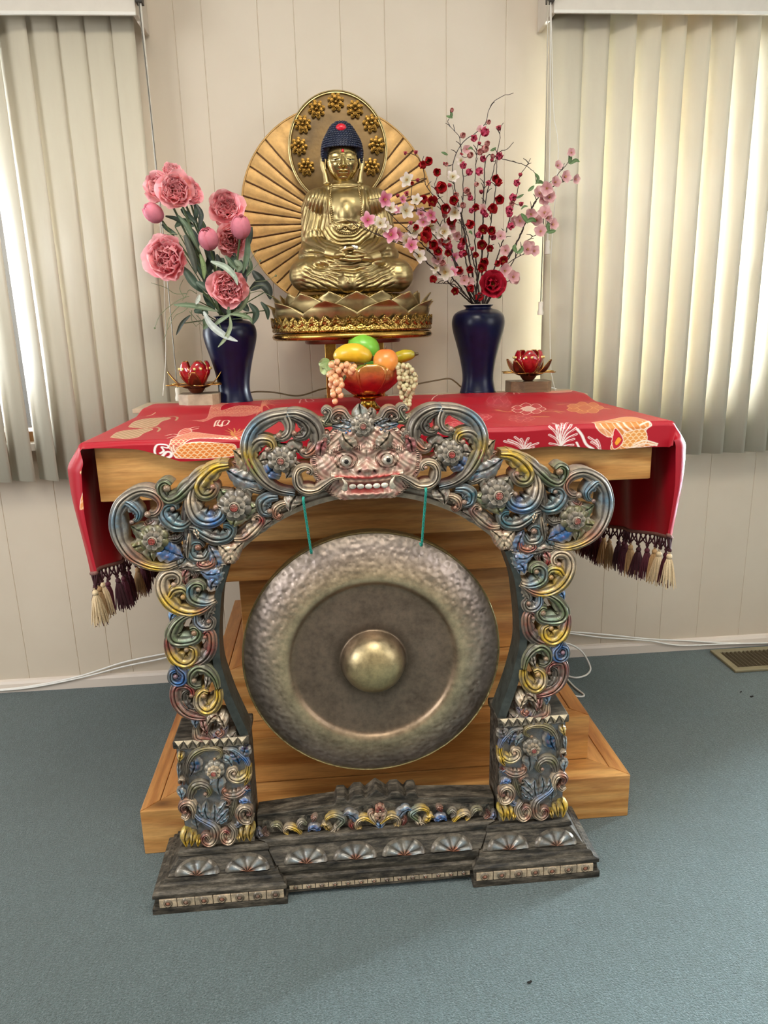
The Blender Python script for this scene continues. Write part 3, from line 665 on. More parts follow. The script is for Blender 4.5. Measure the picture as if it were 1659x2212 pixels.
def leaf(parent, P, w, D, col, m=False, y=SY, lobes=3, tipc=None, back=.018, name='leaf', lob=.24, prof=.8):
    n, k = 40, 11; P = spl(mir(P, m), n); T = np.gradient(P, axis=0); T /= np.linalg.norm(T, axis=1)[:, None]+1e-12
    N = np.stack([-T[:, 1], T[:, 0]], 1); tt = np.linspace(0, 1, n); a = np.linspace(-1, 1, k)
    W = w*(np.sin(PI*np.clip(tt*.94+.06, 0, 1)**prof)**.7*(1-lob*.75+lob*.75*np.abs(np.sin(lobes*PI*tt+.4))**.5)+.04)
    V = []; Cc = []
    tipc = SIL if tipc is None else tipc
    for i in range(n):
        sweep = -.22*w*a**2
        x = P[i, 0]+N[i, 0]*a*W[i]+T[i, 0]*sweep; z = P[i, 1]+N[i, 1]*a*W[i]+T[i, 1]*sweep
        h = D*(.45+.55*(1-a**2))*(.75+.25*math.sin(PI*tt[i]))-.35*D*G(a, .13)+.07*D*np.cos(2*PI*lobes*tt[i]+2.5*np.abs(a))
        ring = np.stack([x, y-h, z], 1); b = np.array([[x[-1], y+back, z[-1]], [x[0], y+back, z[0]]]); V.append(np.vstack([ring, b]))
        c = mixc(col, tipc, .75*(np.abs(a) > .7)[:, None]); c = mixc(c, np.asarray(col)*.25, (np.abs(a) < .1)[:, None]*.8)
        c = mixc(c, RED*.8, ((np.abs(np.abs(a)-.45) < .1) & (i % 14 < 6))[:, None]*.5); Cc.append(np.vstack([c, np.asarray(col)*.4, np.asarray(col)*.4]))
    mb = MB(); mb.grid(np.array(V), np.array(Cc), wv=True); k_ = k+2; mb.f += [tuple(range(k_-1, -1, -1)), tuple(range((n-1)*k_, n*k_))]
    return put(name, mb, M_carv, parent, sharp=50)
def disc(mb, c, R, n, h0, h1, cin, cout, y, dep=.16, ph=0., r0=.25):
    """scalloped domed petal ring"""
    th = np.linspace(0, 2*PI, n*12, endpoint=False); rs = np.linspace(r0, 1, 9); V = []; Cc = []
    sc_ = 1-dep*(1-np.abs(np.sin(n*(th+ph)/2))**.7)
    for r in rs:
        rr_ = R*(r0+(sc_-r0)*(r-r0)/(1-r0))
        h = h0+(h1-h0)*(r-r0)/(1-r0)+.30*R*.35*math.sin(PI*(r-r0)/(1-r0))*np.abs(np.sin(n*(th+ph)/2))
        V.append(np.stack([c[0]+rr_*np.cos(th), y-h, c[1]+rr_*np.sin(th)], 1))
        cc = mixc(cin, cout, r**3); cc = np.repeat(cc[None], len(th), 0); cc = mixc(cc, cin*.35, (np.abs(np.sin(n*(th+ph)/2)) < .22)[:, None]*.8); Cc.append(cc)
    V.append(np.stack([c[0]+R*sc_*np.cos(th), np.full(len(th), y+.012), c[1]+R*sc_*np.sin(th)], 1)); Cc.append(np.repeat((cin*.4)[None], len(th), 0))
    mb.grid(np.array(V), np.array(Cc), wv=True)
def rosette(parent, c, R, m=False, y=SY, outer=OLI, inner=SIL, name='rosette', lift=.012):
    c = mir([c], m)[0]; hs_ = min(1., R/.026); lift *= hs_
    mb = MB(); disc(mb, c, R, 8, .012*hs_+lift*.5, .007*hs_+lift*.5, outer*.6, outer, y)
    o = put(name, mb, M_carv, parent, sharp=60)
    mb = MB(); disc(mb, c, R*.66, 8, .013*hs_+lift, .015*hs_+lift, inner*.45, inner*1.25, y, ph=.2)
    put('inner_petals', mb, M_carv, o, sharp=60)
    mb = MB(); th = np.linspace(0, 2*PI, 28, endpoint=False); r = R*.33; V = []; Cc = []
    for f, hh, cc in ((.001, .020, COP), (.35, .0200, COP), (.7, .019, COP*.85), (.78, .0165, DRK), (.86, .0195, SIL*1.2), (1., .018, SIL*1.1), (1.08, .008, DRK)):
        cr_ = np.repeat(cc[None], 28, 0)
        V.append(np.stack([c[0]+r*f*np.cos(th), np.full(28, y-hh*hs_-lift), c[1]+r*f*np.sin(th)], 1)); Cc.append(cr_)
    mb.grid(np.array(V), np.array(Cc), wv=True)
    for q in np.linspace(-.5, .5, 4):
        L_ = math.sqrt(.42-q*q)*r
        mb.tube([(c[0]+q*r, y-.0203*hs_-lift, c[1]-L_), (c[0]+q*r, y-.0203*hs_-lift, c[1]+L_)], .0007, 4, RED); mb.tube([(c[0]-L_, y-.0203*hs_-lift, c[1]+q*r), (c[0]+L_, y-.0203*hs_-lift, c[1]+q*r)], .0007, 4, RED)
    put('seed_disc', mb, M_carv, o, sharp=60)
A_ = lambda L: [xz(230+x/3.607, 860+y/3.607, SY) for x, y in L]
B_ = lambda L: [xz(340+x/5.027, 1180+y/5.027, SY) for x, y in L]
PXM = .000885   # metres per photo pixel on the carved face
a_ = lambda d: d/3.607*PXM
b_ = lambda d: d/5.027*PXM
# ---- arch rim
th = np.linspace(math.radians(41.5), math.radians(138.5), 60); RI = .337
mb = MB(); sec = [(RI, SY-.002), (RI+.009, SY-.004), (RI+.009, SY+.03), (RI, SY+.03)]
P = np.array([[(SX+r*math.cos(a), yy, SZ+r*math.sin(a)) for (r, yy) in sec] for a in th]); mb.grid(P, wv=True)
mb.f += [(3, 2, 1, 0), tuple(len(th)*4-4+i for i in range(4))]; put('arch_rim', mb, M_rim, stand, sharp=30)
arch = sub('arch_carving')
for m in (False, True):
    S = lambda L, w, D, cols, **k: scroll(arch, A_(L), a_(w), D, cols, m, **({**k, 'bead': (A_([k['bead'][0]])[0], a_(k['bead'][1]))} if k.get('bead') else k))
    Lf = lambda L, w, D, col, **k: leaf(arch, A_(L), a_(w), D, col, m, **k)
    # solid bridging ribs along the rim so that the openwork hangs together
    th2 = np.linspace(math.radians(92), math.radians(138), 24)
    P = [(SX+.356*math.cos(x), SZ+.356*math.sin(x)) for x in th2]; scroll(arch, P, .011, .006, [SIL*.7, SIL, SIL*.8, COP], m, y=SY+.006, taper=(1, 1, 1), name='rib')
    # outer end scroll
    S([(560, 1285), (470, 1312), (330, 1290), (200, 1220), (115, 1100), (82, 960), (110, 830), (190, 750), (290, 712), (390, 735), (440, 800), (425, 865), (380, 900), (335, 895)], 44, .020, [CRE, YEL*.9, COP, SIL, STB, SIL, SIL, COP, SIL*.8], bead=((335, 890), 30), taper=(.5, 1., .55), name='end_scroll')
    S([(125, 840), (165, 800), (220, 830), (265, 880), (255, 930), (222, 945)], 34, .016, [STB, STB, TEA], bead=((215, 948), 22), y=SY-.004)
    Lf([(330, 1060), (265, 1030), (195, 985)], 62, .010, GRE); Lf([(335, 1120), (240, 1150), (150, 1150)], 58, .011, OLI); Lf([(370, 1130), (345, 1200), (375, 1275)], 60, .010, OLI*.9)
    Lf([(420, 1150), (500, 1190), (610, 1230)], 95, .012, BLU, lobes=4); Lf([(430, 1040), (490, 1000), (540, 1040)], 62, .010, SIL*.8); Lf([(390, 1020), (420, 960), (470, 900)], 60, .010, SIL*.85)
    S([(300, 960), (330, 985), (390, 960), (420, 900), (400, 850)], 40, .012, [COP, RED*.8, SIL], y=SY+.004)
    rosette(arch, A_([(382, 1082)])[0], a_(104), m, outer=OLI*.8)
    # curl leaving the trunk to the upper left
    S([(900, 500), (800, 545), (700, 630), (620, 715), (555, 770), (490, 790), (435, 745), (425, 680), (465, 650), (505, 675)], 46, .019, [YEL, YEL*.8, SIL, GRE*.8, GRE*.7, GRE*.5, GRE], bead=((483, 690), 34), taper=(.5, .9, .6), name='curl')
    Lf([(560, 770), (500, 810), (440, 840)], 40, .010, RED)
    S([(660, 950), (610, 985), (540, 980), (475, 930), (455, 880), (480, 840), (530, 830), (545, 860)], 50, .017, [DRK, TEA, TEA*1.1, STB, TEA, TEA*.8], bead=((525, 850), 22), taper=(.6, 1, .5))
    # trunk
    S([(720, 1330), (690, 1230), (655, 1120), (640, 1000), (640, 880), (665, 760), (720, 650), (800, 570)], 46, .014, [STB, STB*.7, DRK*1.5, DRK*1.5, SIL*.7, SIL], y=SY+.002, taper=(.8, 1, .6), name='trunk')
    S([(640, 1230), (650, 1120), (655, 1040)], 30, .017, [SIL, DRK*1.6, CRE], taper=(.4, 1, .4)); S([(600, 1060), (560, 1095), (500, 1095), (465, 1085)], 30, .012, [DRK, DRK*1.5, SIL*.6])
    Lf([(690, 990), (715, 1040), (725, 1085)], 32, .016, CRE)
    S([(960, 515), (860, 535), (780, 600), (730, 680), (760, 740), (820, 735), (850, 690), (825, 665)], 58, .022, [YEL, YEL, YEL*.9, OLI, COP], bead=((840, 675), 26), taper=(.5, 1, .5), name='yellow_scroll')
    S([(680, 690), (665, 790), (690, 880), (750, 940), (830, 950), (900, 910), (905, 850), (860, 830)], 54, .020, [SIL, CRE, SIL, STB, BLU*1.1, STB, SIL], bead=((862, 835), 26), taper=(.6, 1, .5), name='inner_scroll')
    S([(655, 1000), (700, 1010), (770, 1055), (860, 1090), (950, 1075), (985, 1020), (955, 985), (915, 985)], 44, .017, [DRK*1.4, TEA, DRK*1.6, TEA, TEA*.9, TEA], taper=(.6, 1, .5))
    Lf([(960, 780), (910, 740), (880, 690)], 72, .011, GRE); Lf([(990, 890), (1000, 940), (985, 1000)], 88, .013, C('#a8aa72')); Lf([(1070, 830), (1130, 850), (1195, 830)], 62, .012, C('#9ca67c')); Lf([(1050, 760), (1090, 710), (1080, 670)], 58, .010, SIL*.8); Lf([(1060, 890), (1120, 900), (1150, 880)], 50, .010, GRE)
    rosette(arch, A_([(1010, 822)])[0], a_(118), m, outer=SIL*.55, lift=.014)
    Lf([(1190, 650), (1060, 620), (930, 545)], 84, .015, C('#8e97a0'), lobes=4, tipc=SIL*1.1); Lf([(1250, 690), (1160, 640), (1080, 660)], 50, .012, STB)
    S([(1230, 700), (1190, 720), (1100, 690), (1050, 720), (1010, 700)], 26, .012, [DRK, SIL*.6, SIL*.7])
    # top C scroll
    S([(1470, 735), (1340, 710), (1230, 640), (1145, 530), (1105, 420), (1115, 300), (1175, 205), (1280, 145), (1400, 122), (1400, 122), (1430, 200), (1420, 270), (1370, 305), (1330, 285)], 48, .020, [STB, DRK*2, SIL*.8, OLI, YEL*.7, STB, STB, SIL, SIL, SIL, SIL*.9], bead=((1347, 280), 26), taper=(.5, 1., .55), name='top_scroll')
    S([(1380, 125), (1480, 120), (1580, 165), (1640, 240), (1650, 330), (1610, 400), (1560, 430), (1520, 410)], 50, .020, [STB, SIL*.8, DRK*2, SIL*.6, SIL*.5, COP, SIL], bead=((1530, 400), 24), taper=(.6, 1, .5), name='top_scroll')
    S([(1440, 140), (1530, 180), (1570, 240), (1540, 295), (1480, 300), (1450, 270)], 36, .016, [DRK*2.2, DRK*1.8, DRK*2, SIL*.6], bead=((1465, 265), 25), y=SY-.003)
    S([(1150, 560), (1120, 460), (1140, 370), (1200, 320), (1280, 330), (1300, 380), (1265, 405)], 44, .019, [CRE, YEL*.9, OLI, SIL, YEL*.7, SIL], bead=((1258, 390), 25), taper=(.5, 1, .5), name='yellow_scroll')
    Lf([(1310, 540), (1275, 570), (1220, 620)], 82, .012, BLU*.9, lobes=3); Lf([(1280, 470), (1220, 480), (1170, 500)], 56, .010, SIL*.75); Lf([(1420, 520), (1430, 570), (1400, 620)], 56, .010, SIL*.8); Lf([(1340, 400), (1330, 340), (1370, 320)], 60, .010, GRE*.8); Lf([(1420, 420), (1480, 390), (1510, 430)], 60, .010, SIL*.6); Lf([(1430, 480), (1480, 510), (1520, 500)], 50, .009, SIL*.7)
    rosette(arch, A_([(1362, 472)])[0], a_(100), m, outer=SIL*.62)
    Lf([(1140, 560), (1080, 480), (990, 395)], 78, .014, C('#b9a076'), lobes=4, tipc=CRE); Lf([(1150, 580), (1110, 480), (1080, 410)], 44, .018, RED, tipc=CRE); Lf([(1150, 590), (1050, 530), (975, 490)], 40, .010, COP)
    # lower right: small scrolls between rosette and rim
    Lf([(1480, 750), (1440, 810), (1430, 880)], 62, .016, SIL, tipc=CRE); S([(1440, 810), (1370, 815), (1320, 850), (1310, 905), (1350, 930), (1375, 900)], 28, .014, [COP, CRE, COP, COP], bead=((1350, 905), 20))
    S([(1340, 760), (1260, 770), (1215, 815), (1225, 875), (1270, 890), (1295, 860)], 46, .016, [STB, STB, TEA, STB, SIL], bead=((1275, 868), 25)); S([(1000, 1090), (1080, 1080), (1160, 1010), (1210, 950), (1185, 910), (1140, 930)], 40, .015, [CRE, COP, CRE, RED*.9, CRE], bead=((1150, 935), 20)); Lf([(1290, 950), (1200, 1010), (1090, 1060)], 36, .009, SIL*.5)
    Lf([(980, 1260), (940, 1190), (870, 1120)], 72, .012, CRE, lobes=5, tipc=COP); Lf([(960, 1270), (1000, 1180), (1080, 1100)], 56, .012, CRE*.9, lobes=5, tipc=COP)
    S([(800, 1180), (770, 1230), (700, 1230), (665, 1185), (680, 1130), (730, 1120), (760, 1150)], 44, .015, [TEA, SIL*.6, TEA, TEA*.8, DRK], bead=((722, 1150), 32)); S([(840, 1230), (830, 1280), (770, 1300), (725, 1285), (735, 1250), (775, 1255)], 34, .014, [RED, COP, RED, CRE], bead=((760, 1272), 18)); Lf([(870, 1300), (850, 1230), (800, 1130)], 62, .012, C('#5d7fa6'), lobes=4); Lf([(620, 1240), (590, 1280), (520, 1300)], 50, .009, TEA*.8); Lf([(850, 1280), (900, 1300), (940, 1290)], 40, .008, SIL)
    Lf([(620, 1290), (700, 1300), (790, 1300)], 38, .009, SIL*.6)
    # moustache of the mask
    scroll(arch, [xz(620+x/4.608, 860+y/4.608, SY) for x, y in ((560, 770), (470, 780), (390, 830), (300, 890), (190, 900), (110, 850), (90, 760), (120, 690), (190, 670), (240, 700), (225, 740))], 38/4.608*PXM, .026, [CRE, SIL*1.1, CRE, SIL*1.2, CRE, SIL], m, bead=(xz(620+210/4.608, 860+715/4.608, SY), 22/4.608*PXM), taper=(.45, 1, .6), y=SY-.004, name='moustache')
    M_ = lambda L: [xz(620+x/4.608, 860+y/4.608, SY) for x, y in L]
    c_ = PXM/4.608
    # crown between the two top scrolls
    scroll(arch, M_([(700, 230), (610, 200), (560, 140), (500, 130), (450, 170), (450, 220), (500, 230), (530, 200)]), 36*c_, .016, [SIL, SIL, COP, SIL, SIL], m, bead=(M_([(510, 195)])[0], 18*c_)); scroll(arch, M_([(450, 260), (400, 240), (300, 220), (410, 230), (425, 160), (420, 110), (370, 105), (365, 150)][:1]+[(380, 250), (415, 190), (430, 130), (390, 100), (355, 130), (380, 160)]), 30*c_, .014, [OLI, GRE, SIL, SIL], m, bead=(M_([(380, 140)])[0], 20*c_)); leaf(arch, M_([(420, 250), (330, 230), (250, 190)]), 45*c_, .012, OLI, m)
    leaf(arch, M_([(680, 260), (600, 220), (530, 220)]), 50*c_, .014, C('#a7b6c4'), m, lobes=4); leaf(arch, M_([(680, 290), (580, 300), (430, 270)]), 55*c_, .012, STB*.9, m); leaf(arch, M_([(660, 320), (590, 350), (580, 390)]), 45*c_, .012, BLU*.7, m); leaf(arch, M_([(790, 190), (840, 140), (840, 85)]), 55*c_, .012, SIL, m); leaf(arch, M_([(640, 300), (540, 330), (440, 320)]), 40*c_, .010, SIL*.9, m)
    scroll(arch, M_([(700, 340), (690, 400), (650, 440), (640, 480)]), 22*c_, .010, [SIL*.6, SIL*.7], m, name='strut')
    rosette(arch, M_([(375, 398)])[0], 78*c_, m, outer=COP*.8, inner=SIL)
leaf(arch, M_([(745, 240), (730, 150), (715, 42)]), 85*c_, .015, C('#9aa098'), lobes=2, tipc=SIL*1.1); scroll(arch, M_([(750, 300), (752, 370), (755, 460)]), 24*c_, .012, [SIL*.6, SIL*.7], name='strut')
rosette(arch, M_([(748, 262)])[0], 112*c_, outer=SIL*.8, inner=SIL*1.05, lift=.018)

# ---- mask: relief grid with the features worked into its surface
K = 460; U = np.linspace(-1, 1, 220); Vv = np.linspace(-1, 1, 160)
UU, VV = np.meshgrid(U, Vv, indexing='ij')   # features in zoom units, centred on the nose
FX, FZ = 540., 330.
xx, zz = UU*FX, VV*FZ
def edge(t_):   # half width of the mask at height z (zoom units)
    return np.interp(t_, [-330, -290, -200, -80, 40, 140, 220, 270, 330], [250, 330, 440, 505, 515, 500, 440, 330, 260])
lim = edge(zz); xq = UU*lim; ax = np.abs(xq)
q = 1-np.clip(np.abs(UU), 0, 1)**3
H = 26*np.sqrt(np.clip(q, 0, 1))*np.sqrt(np.clip(1-np.abs(VV)**6, 0, 1))
mcol = np.repeat(np.repeat(C('#b89a88')[None, None], 220, 0), 160, 1)
def paint(mask, c): 
    global mcol; mask = np.clip(mask, 0, 1)[..., None]; mcol = mcol*(1-mask)+np.asarray(c)*mask
nz = np.sin(xq*.05+zz*.021)*np.sin(zz*.047-ax*.013); paint(np.clip(nz*2, 0, 1)*.36, C('#9a3f40')); paint((nz < -.45)*.4, C('#c8b8a2')); nz2 = np.sin(ax*.085+2.5*np.sin(zz*.03))*np.sin(zz*.075+1.5*np.sin(ax*.02)); H += 4.5*nz2
brow = 95+35*np.cos((ax-190)/105.)-.10*ax; tz = zz-(brow-60+95)
H += 22*G(tz-10, 26)*(ax > 45)*(ax < 340); hatch = (np.abs(tz-10) < 20)*(ax > 60)*(ax < 320)*((ax % 15) < 5); H -= 9*hatch; paint(hatch*.8, DRK)
H += 24*G(ax-190, 75)*G(zz-40, 55)                         # eye ball bulge
H += 10*(np.abs(np.hypot((ax-190)/1.25, zz-38)-62) < 10); H -= 8*(np.abs(np.hypot((ax-190)/1.25, zz-38)-80) < 8)
H += 62*G(xq, 70)*G(zz+38, 52)+34*G(ax-85, 38)*G(zz+48, 34)+20*G(ax-35, 30)*G(zz-105, 36)+18*G(xq, 60)*G(zz-150, 50)  # nose, wings, brow knots
nost = G(ax-68, 15)*G(zz+62, 15); H -= 24*nost; paint(nost*1.3, C('#5c2020'))
H += 30*G(ax-340, 105)*G(zz+10, 95)-14*G(ax-262, 16)*G(zz+20, 80)                       # cheeks
up = -128-10*np.cos(ax/110.); H += 32*G(zz-up-20, 26)*(ax < 330); paint(G(zz-up-18, 18)*(ax < 300), C('#a5302c'))
gum = G(zz-(up-22), 15)*(ax < 260); paint(gum, C('#d0a98e')); H += 14*gum
mouth = np.exp(-((ax/220.)**4))*G(zz+215, 36); H -= 34*mouth; paint(mouth*1.2, C('#7d2a2a'))
H += 30*G(zz+272+.0008*ax**2*0, 26)*np.exp(-(ax/230.)**4); paint(G(zz+250, 18)*(ax < 150)*.8, C('#9a3433'))
st = ((ax*.8+zz*.6) % 26 < 6)*(ax > 330-.5*(zz+330)*0)*(ax > 230)*(zz < -130); H -= 7*st; paint(st*.6, DRK)
ring = (np.abs(ax-lim+34) < 13); H += 12*ring; rh = ring*((zz % 17) < 6); H -= 12*rh; paint(rh*.8, C('#5a4a44'))
H += 5*np.sin(ax*.09+zz*.05)*np.sin(zz*.08)*(zz > 130)
Pm = M_([(755, 640)])[0]; c0x, c0z = SX, Pm[1]
V = np.stack([c0x+xq*c_, SY-.006-H*c_*1.35, c0z+zz*c_*1.03], -1)
mask = bpy.data.objects.new('mask', None); COL.objects.link(mask); mask.parent = stand
mb = MB(); mb.grid(V, mcol); b0 = V.copy(); b0[..., 1] = SY+.02; mb.grid(b0[::-1], mcol*.3)
ring_ = lambda A: np.concatenate([A[:-1, 0], A[-1, :-1], A[::-1][:-1, -1], A[0, ::-1][:-1]])
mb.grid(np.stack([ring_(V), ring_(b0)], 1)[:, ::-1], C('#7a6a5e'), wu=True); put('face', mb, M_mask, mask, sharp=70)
for s_ in (-1, 1):
    ex, ez = c0x+s_*190*c_, c0z+38*c_; ey = SY-.006-(26+24+22)*c_*1.35
    mb = MB(); mb.sphere((ex, ey+.002, ez), (50*c_, 40*c_, 48*c_), 20, 14, C('#c9bfae')); o = put('eye', mb, M_carv, mask, sharp=180)
    mb = MB(); mb.sphere((ex+3*c_, ey+.002-34*c_, ez+2*c_), (22*c_, 12*c_, 22*c_), 14, 8, C('#1c1714')); put('pupil', mb, painted('pupil_paint', .15), o, sharp=180)
    # fang
    mb = MB(); L_ = spl([(c0x+s_*215*c_, SY-.05, c0z-185*c_), (c0x+s_*205*c_, SY-.057, c0z-130*c_), (c0x+s_*235*c_, SY-.053, c0z-85*c_)], 12)
    mb.tube(L_, np.linspace(30, 3, 12)*c_, 10, C('#d9ccb4')); put('fang', mb, M_carv, mask, sharp=180)
    leaf(mask, np.array([(c0x+s_*120*c_, c0z+165*c_), (c0x+s_*190*c_, c0z+235*c_), (c0x+s_*215*c_, c0z+305*c_)]), 70*c_, .012, C('#b09c82'), y=SY-.018, name='horn')
    leaf(mask, np.array([(c0x+s_*420*c_, c0z+100*c_), (c0x+s_*400*c_, c0z+190*c_), (c0x+s_*340*c_, c0z+260*c_)]), 70*c_, .014, C('#a05858'), y=SY-.006, name='ear')
for k_ in range(5):
    x = c0x+(k_-2)*72*c_
    mb = MB(); mb.sphere((x, SY-.052, c0z-165*c_-(4-abs(k_-2)*2)*c_), (34*c_, 16*c_, 24*c_), 12, 8, C('#ece4d4')); put('tooth', mb, M_carv, mask, sharp=180)

# ---- pillars
for m in (False, True):
    pil = sub('pillar')
    inn = [(790, 205), (735, 390), (700, 520), (685, 700), (675, 1000), (690, 1250), (745, 1450), (830, 1680), (960, 1960), (1000, 2060)]
    P = spl(mir(B_(inn), m), 40); T = np.gradient(P, axis=0); T /= np.linalg.norm(T, axis=1)[:, None]; N = np.stack([T[:, 1], -T[:, 0]], 1)*(1 if not m else -1)
    wd = np.interp(np.linspace(0, 1, 40), [0, .3, .7, 1], [.011, .0125, .014, .015])
    ring = lambda off, y: np.stack([P[:, 0]+N[:, 0]*off, np.full(40, y), P[:, 1]+N[:, 1]*off], 1)
    Q = np.stack([ring(0*wd, SY-.003), ring(wd, SY-.008), ring(wd, SY+.035), ring(0*wd, SY+.05)], 1)
    mb = MB(); mb.grid(Q if m else Q[:, ::-1], wv=True); mb.f += [(0, 1, 2, 3), (156, 157, 158, 159)]; put('pillar_rim', mb, M_edge, pil, sharp=30)
    S = lambda L, w, D, cols, **k: scroll(pil, B_(L), b_(w), D, cols, m, **({**k, 'bead': (B_([k['bead'][0]])[0], b_(k['bead'][1]))} if k.get('bead') else k))
    Lf = lambda L, w, D, col, **k: leaf(pil, B_(L), b_(w), D, col, m, **k)
    S([(630, 570), (540, 650), (420, 695), (280, 680), (150, 600), (65, 480), (50, 370), (100, 285), (190, 265), (255, 310), (250, 380), (205, 395)], 62, .020, [SIL, COP, YEL, YEL*1.1, YEL, CRE, CRE, CRE, CRE], bead=((195, 385), 36), taper=(.5, 1.1, .6), name='pillar_scroll')
    S([(110, 560), (150, 520), (200, 450), (290, 440), (335, 500), (300, 550)], 60, .020, [YEL, YEL, OLI*1.2, YEL*.9], bead=((295, 520), 36))
    S([(640, 560), (560, 590), (460, 580), (380, 530), (365, 440), (420, 385), (490, 400), (500, 450)], 62, .021, [CRE*.8, STB, GRE, TEA, GRE*.9, GRE], bead=((460, 440), 34), taper=(.6, 1, .55))
    Lf([(680, 280), (570, 290), (470, 250)], 78, .014, C('#6b93c0'), lobes=3); Lf([(660, 330), (600, 390), (590, 460)], 70, .013, C('#5d86b4')); Lf([(700, 220), (660, 330), (640, 470)], 60, .010, STB*.8)
    Lf([(330, 240), (300, 320), (330, 420)], 56, .014, RED); Lf([(450, 230), (330, 205), (220, 235)], 52, .014, SIL*.6); S([(560, 215), (500, 230), (400, 235), (420, 300), (400, 340)], 44, .012, [DRK*1.4, DRK*1.8, DRK, RED*.7])
    Lf([(230, 680), (170, 730), (150, 800)], 56, .014, C('#6a9acb')); Lf([(420, 690), (390, 730), (420, 780)], 48, .013, CRE*.8)
    S([(400, 705), (300, 740), (210, 820), (165, 930), (210, 1000), (320, 1010), (430, 980), (465, 910), (420, 860), (370, 870)], 62, .022, [SIL, GRE, GRE*.9, GRE*1.1, C('#8ba08c'), GRE, GRE*.8], bead=((415, 905), 40), taper=(.5, 1.1, .6), name='pillar_scroll')
    S([(150, 900), (135, 1010), (170, 1130), (250, 1220), (340, 1240), (415, 1180), (410, 1090), (350, 1060)], 62, .021, [COP, RED*.9, YEL, YEL*1.15, YEL*1.1, YEL], bead=((332, 1085), 34), taper=(.5, 1.2, .6), name='pillar_scroll')
    S([(300, 1265), (430, 1250), (530, 1190), (590, 1090), (595, 960), (560, 900), (515, 930)], 58, .018, [RED*.6, COP*.7, DRK*1.3, RED*.8, COP, RED], bead=((528, 955), 28), taper=(.5, 1, .7))
    S([(620, 590), (590, 640), (555, 700), (550, 760), (590, 800)], 44, .014, [DRK*1.5, SIL*.6, STB]); S([(430, 720), (440, 800), (500, 850), (580, 850), (610, 790), (575, 740)], 56, .019, [STB, C('#7b8aa0'), SIL*.8, DRK*2], bead=((570, 785), 34))
    S([(190, 1200), (240, 1290), (305, 1350), (300, 1430), (230, 1460), (165, 1420), (165, 1345), (215, 1320)], 50, .020, [DRK*1.5, BLU*.6, BLU*.8, BLU*.7, STB*.7, BLU*.6], bead=((213, 1376), 32), taper=(.5, 1, .6)); Lf([(320, 1270), (345, 1350), (340, 1420)], 52, .014, BLU)
    S([(665, 1510), (630, 1400), (550, 1310), (450, 1285), (375, 1350), (365, 1440), (420, 1490), (490, 1480)], 58, .020, [OLI, GRE, GRE*1.1, GRE, GRE*.7, GRE], bead=((412, 1420), 36), taper=(.5, 1, .6), name='pillar_scroll'); Lf([(560, 1350), (560, 1430), (530, 1520)], 46, .018, SIL)
    S([(640, 1800), (500, 1825), (350, 1795), (240, 1700), (200, 1590), (220, 1500), (310, 1480), (380, 1520), (400, 1590)], 58, .019, [RED, RED*.8, COP*.7, RED*.9, RED*.8, RED], taper=(.5, 1, .6), name='pillar_scroll'); S([(480, 1740), (380, 1740), (300, 1670), (290, 1580), (340, 1540), (400, 1560)], 50, .015, [DRK, DRK*1.3, DRK, DRK], bead=((380, 1592), 32))
    S([(670, 1530), (670, 1620), (620, 1710), (540, 1740), (470, 1690), (460, 1600), (510, 1540), (560, 1550)], 62, .022, [YEL, YEL, YEL*1.15, YEL*1.1, CRE, YEL, YEL*.9], bead=((515, 1580), 36), taper=(.6, 1.1, .6), name='pillar_scroll')
    Lf([(660, 1790), (600, 1820), (550, 1900)], 66, .020, CRE, lobes=3); Lf([(670, 1800), (720, 1870), (740, 1940)], 70, .019, CRE*.95, lobes=3); Lf([(470, 1820), (420, 1880), (430, 1950)], 60, .012, C('#7d9cb8')); Lf([(500, 1850), (530, 1930), (560, 1990)], 50, .020, RED, tipc=CRE)
    S([(420, 1960), (440, 2050), (520, 2070), (600, 2070), (560, 1990)], 56, .014, [CRE*.8, COP, RED*.7, SIL*.6]); Lf([(560, 2075), (660, 2040), (780, 1930)], 80, .012, C('#8a8496'), lobes=5); Lf([(700, 2080), (800, 2060), (860, 1990)], 70, .010, SIL*.7, lobes=4); S([(640, 1990), (680, 2020), (720, 1990), (690, 1950)], 36, .016, [RED, COP], bead=((668, 1985), 24))
    # pedestal box
    bx = mir([(-.312, 0), (-.176, 0)], m)[:, 0]; x0, x1 = min(bx), max(bx)
    ped = sub('pedestal')
    mb = MB(); mb.box(x0, x1, 1.258, 1.338, .113, .343); put('block', mb, M_tim, ped, smooth=False, bevel=.003)
    mb = MB(); mb.box(x0-.004, x1+.004, 1.250, 1.342, .333, .349); put('cap', mb, M_tim, ped, smooth=False, bevel=.003)
    mb = MB(); n = 8; wt = (x1-x0)/n
    for i in range(n):
        xa = x0+i*wt
        mb.add([(xa, 1.2515, .350), (xa+wt, 1.2515, .350), (xa+wt/2, 1.2515, .331), (xa+wt/2, 1.243, .344)], [(0, 2, 3), (2, 1, 3), (1, 0, 3)], C('#b8a98c'))
        mb.add([(xa+wt/2, 1.2515, .331), (xa+1.5*wt, 1.2515, .331), (xa+wt, 1.2515, .350), (xa+wt, 1.246, .337)], [(0, 1, 3), (1, 2, 3), (2, 0, 3)], C('#6f685a')) if i < n-1 else None
    put('triangle_frieze', mb, M_carv, ped, smooth=False)
    mb = MB(); mb.box(x0+.002, x1-.002, 1.2562, 1.2585, .118, .331, C('#6b7076')); put('carved_ground', mb, M_carv, ped, smooth=False)
    y_ = 1.256; Cc_ = lambda L: [xz(360+x/7.373, 1560+y/7.373, 1.252) for x, y in L]; k7 = PXM/7.373*.985
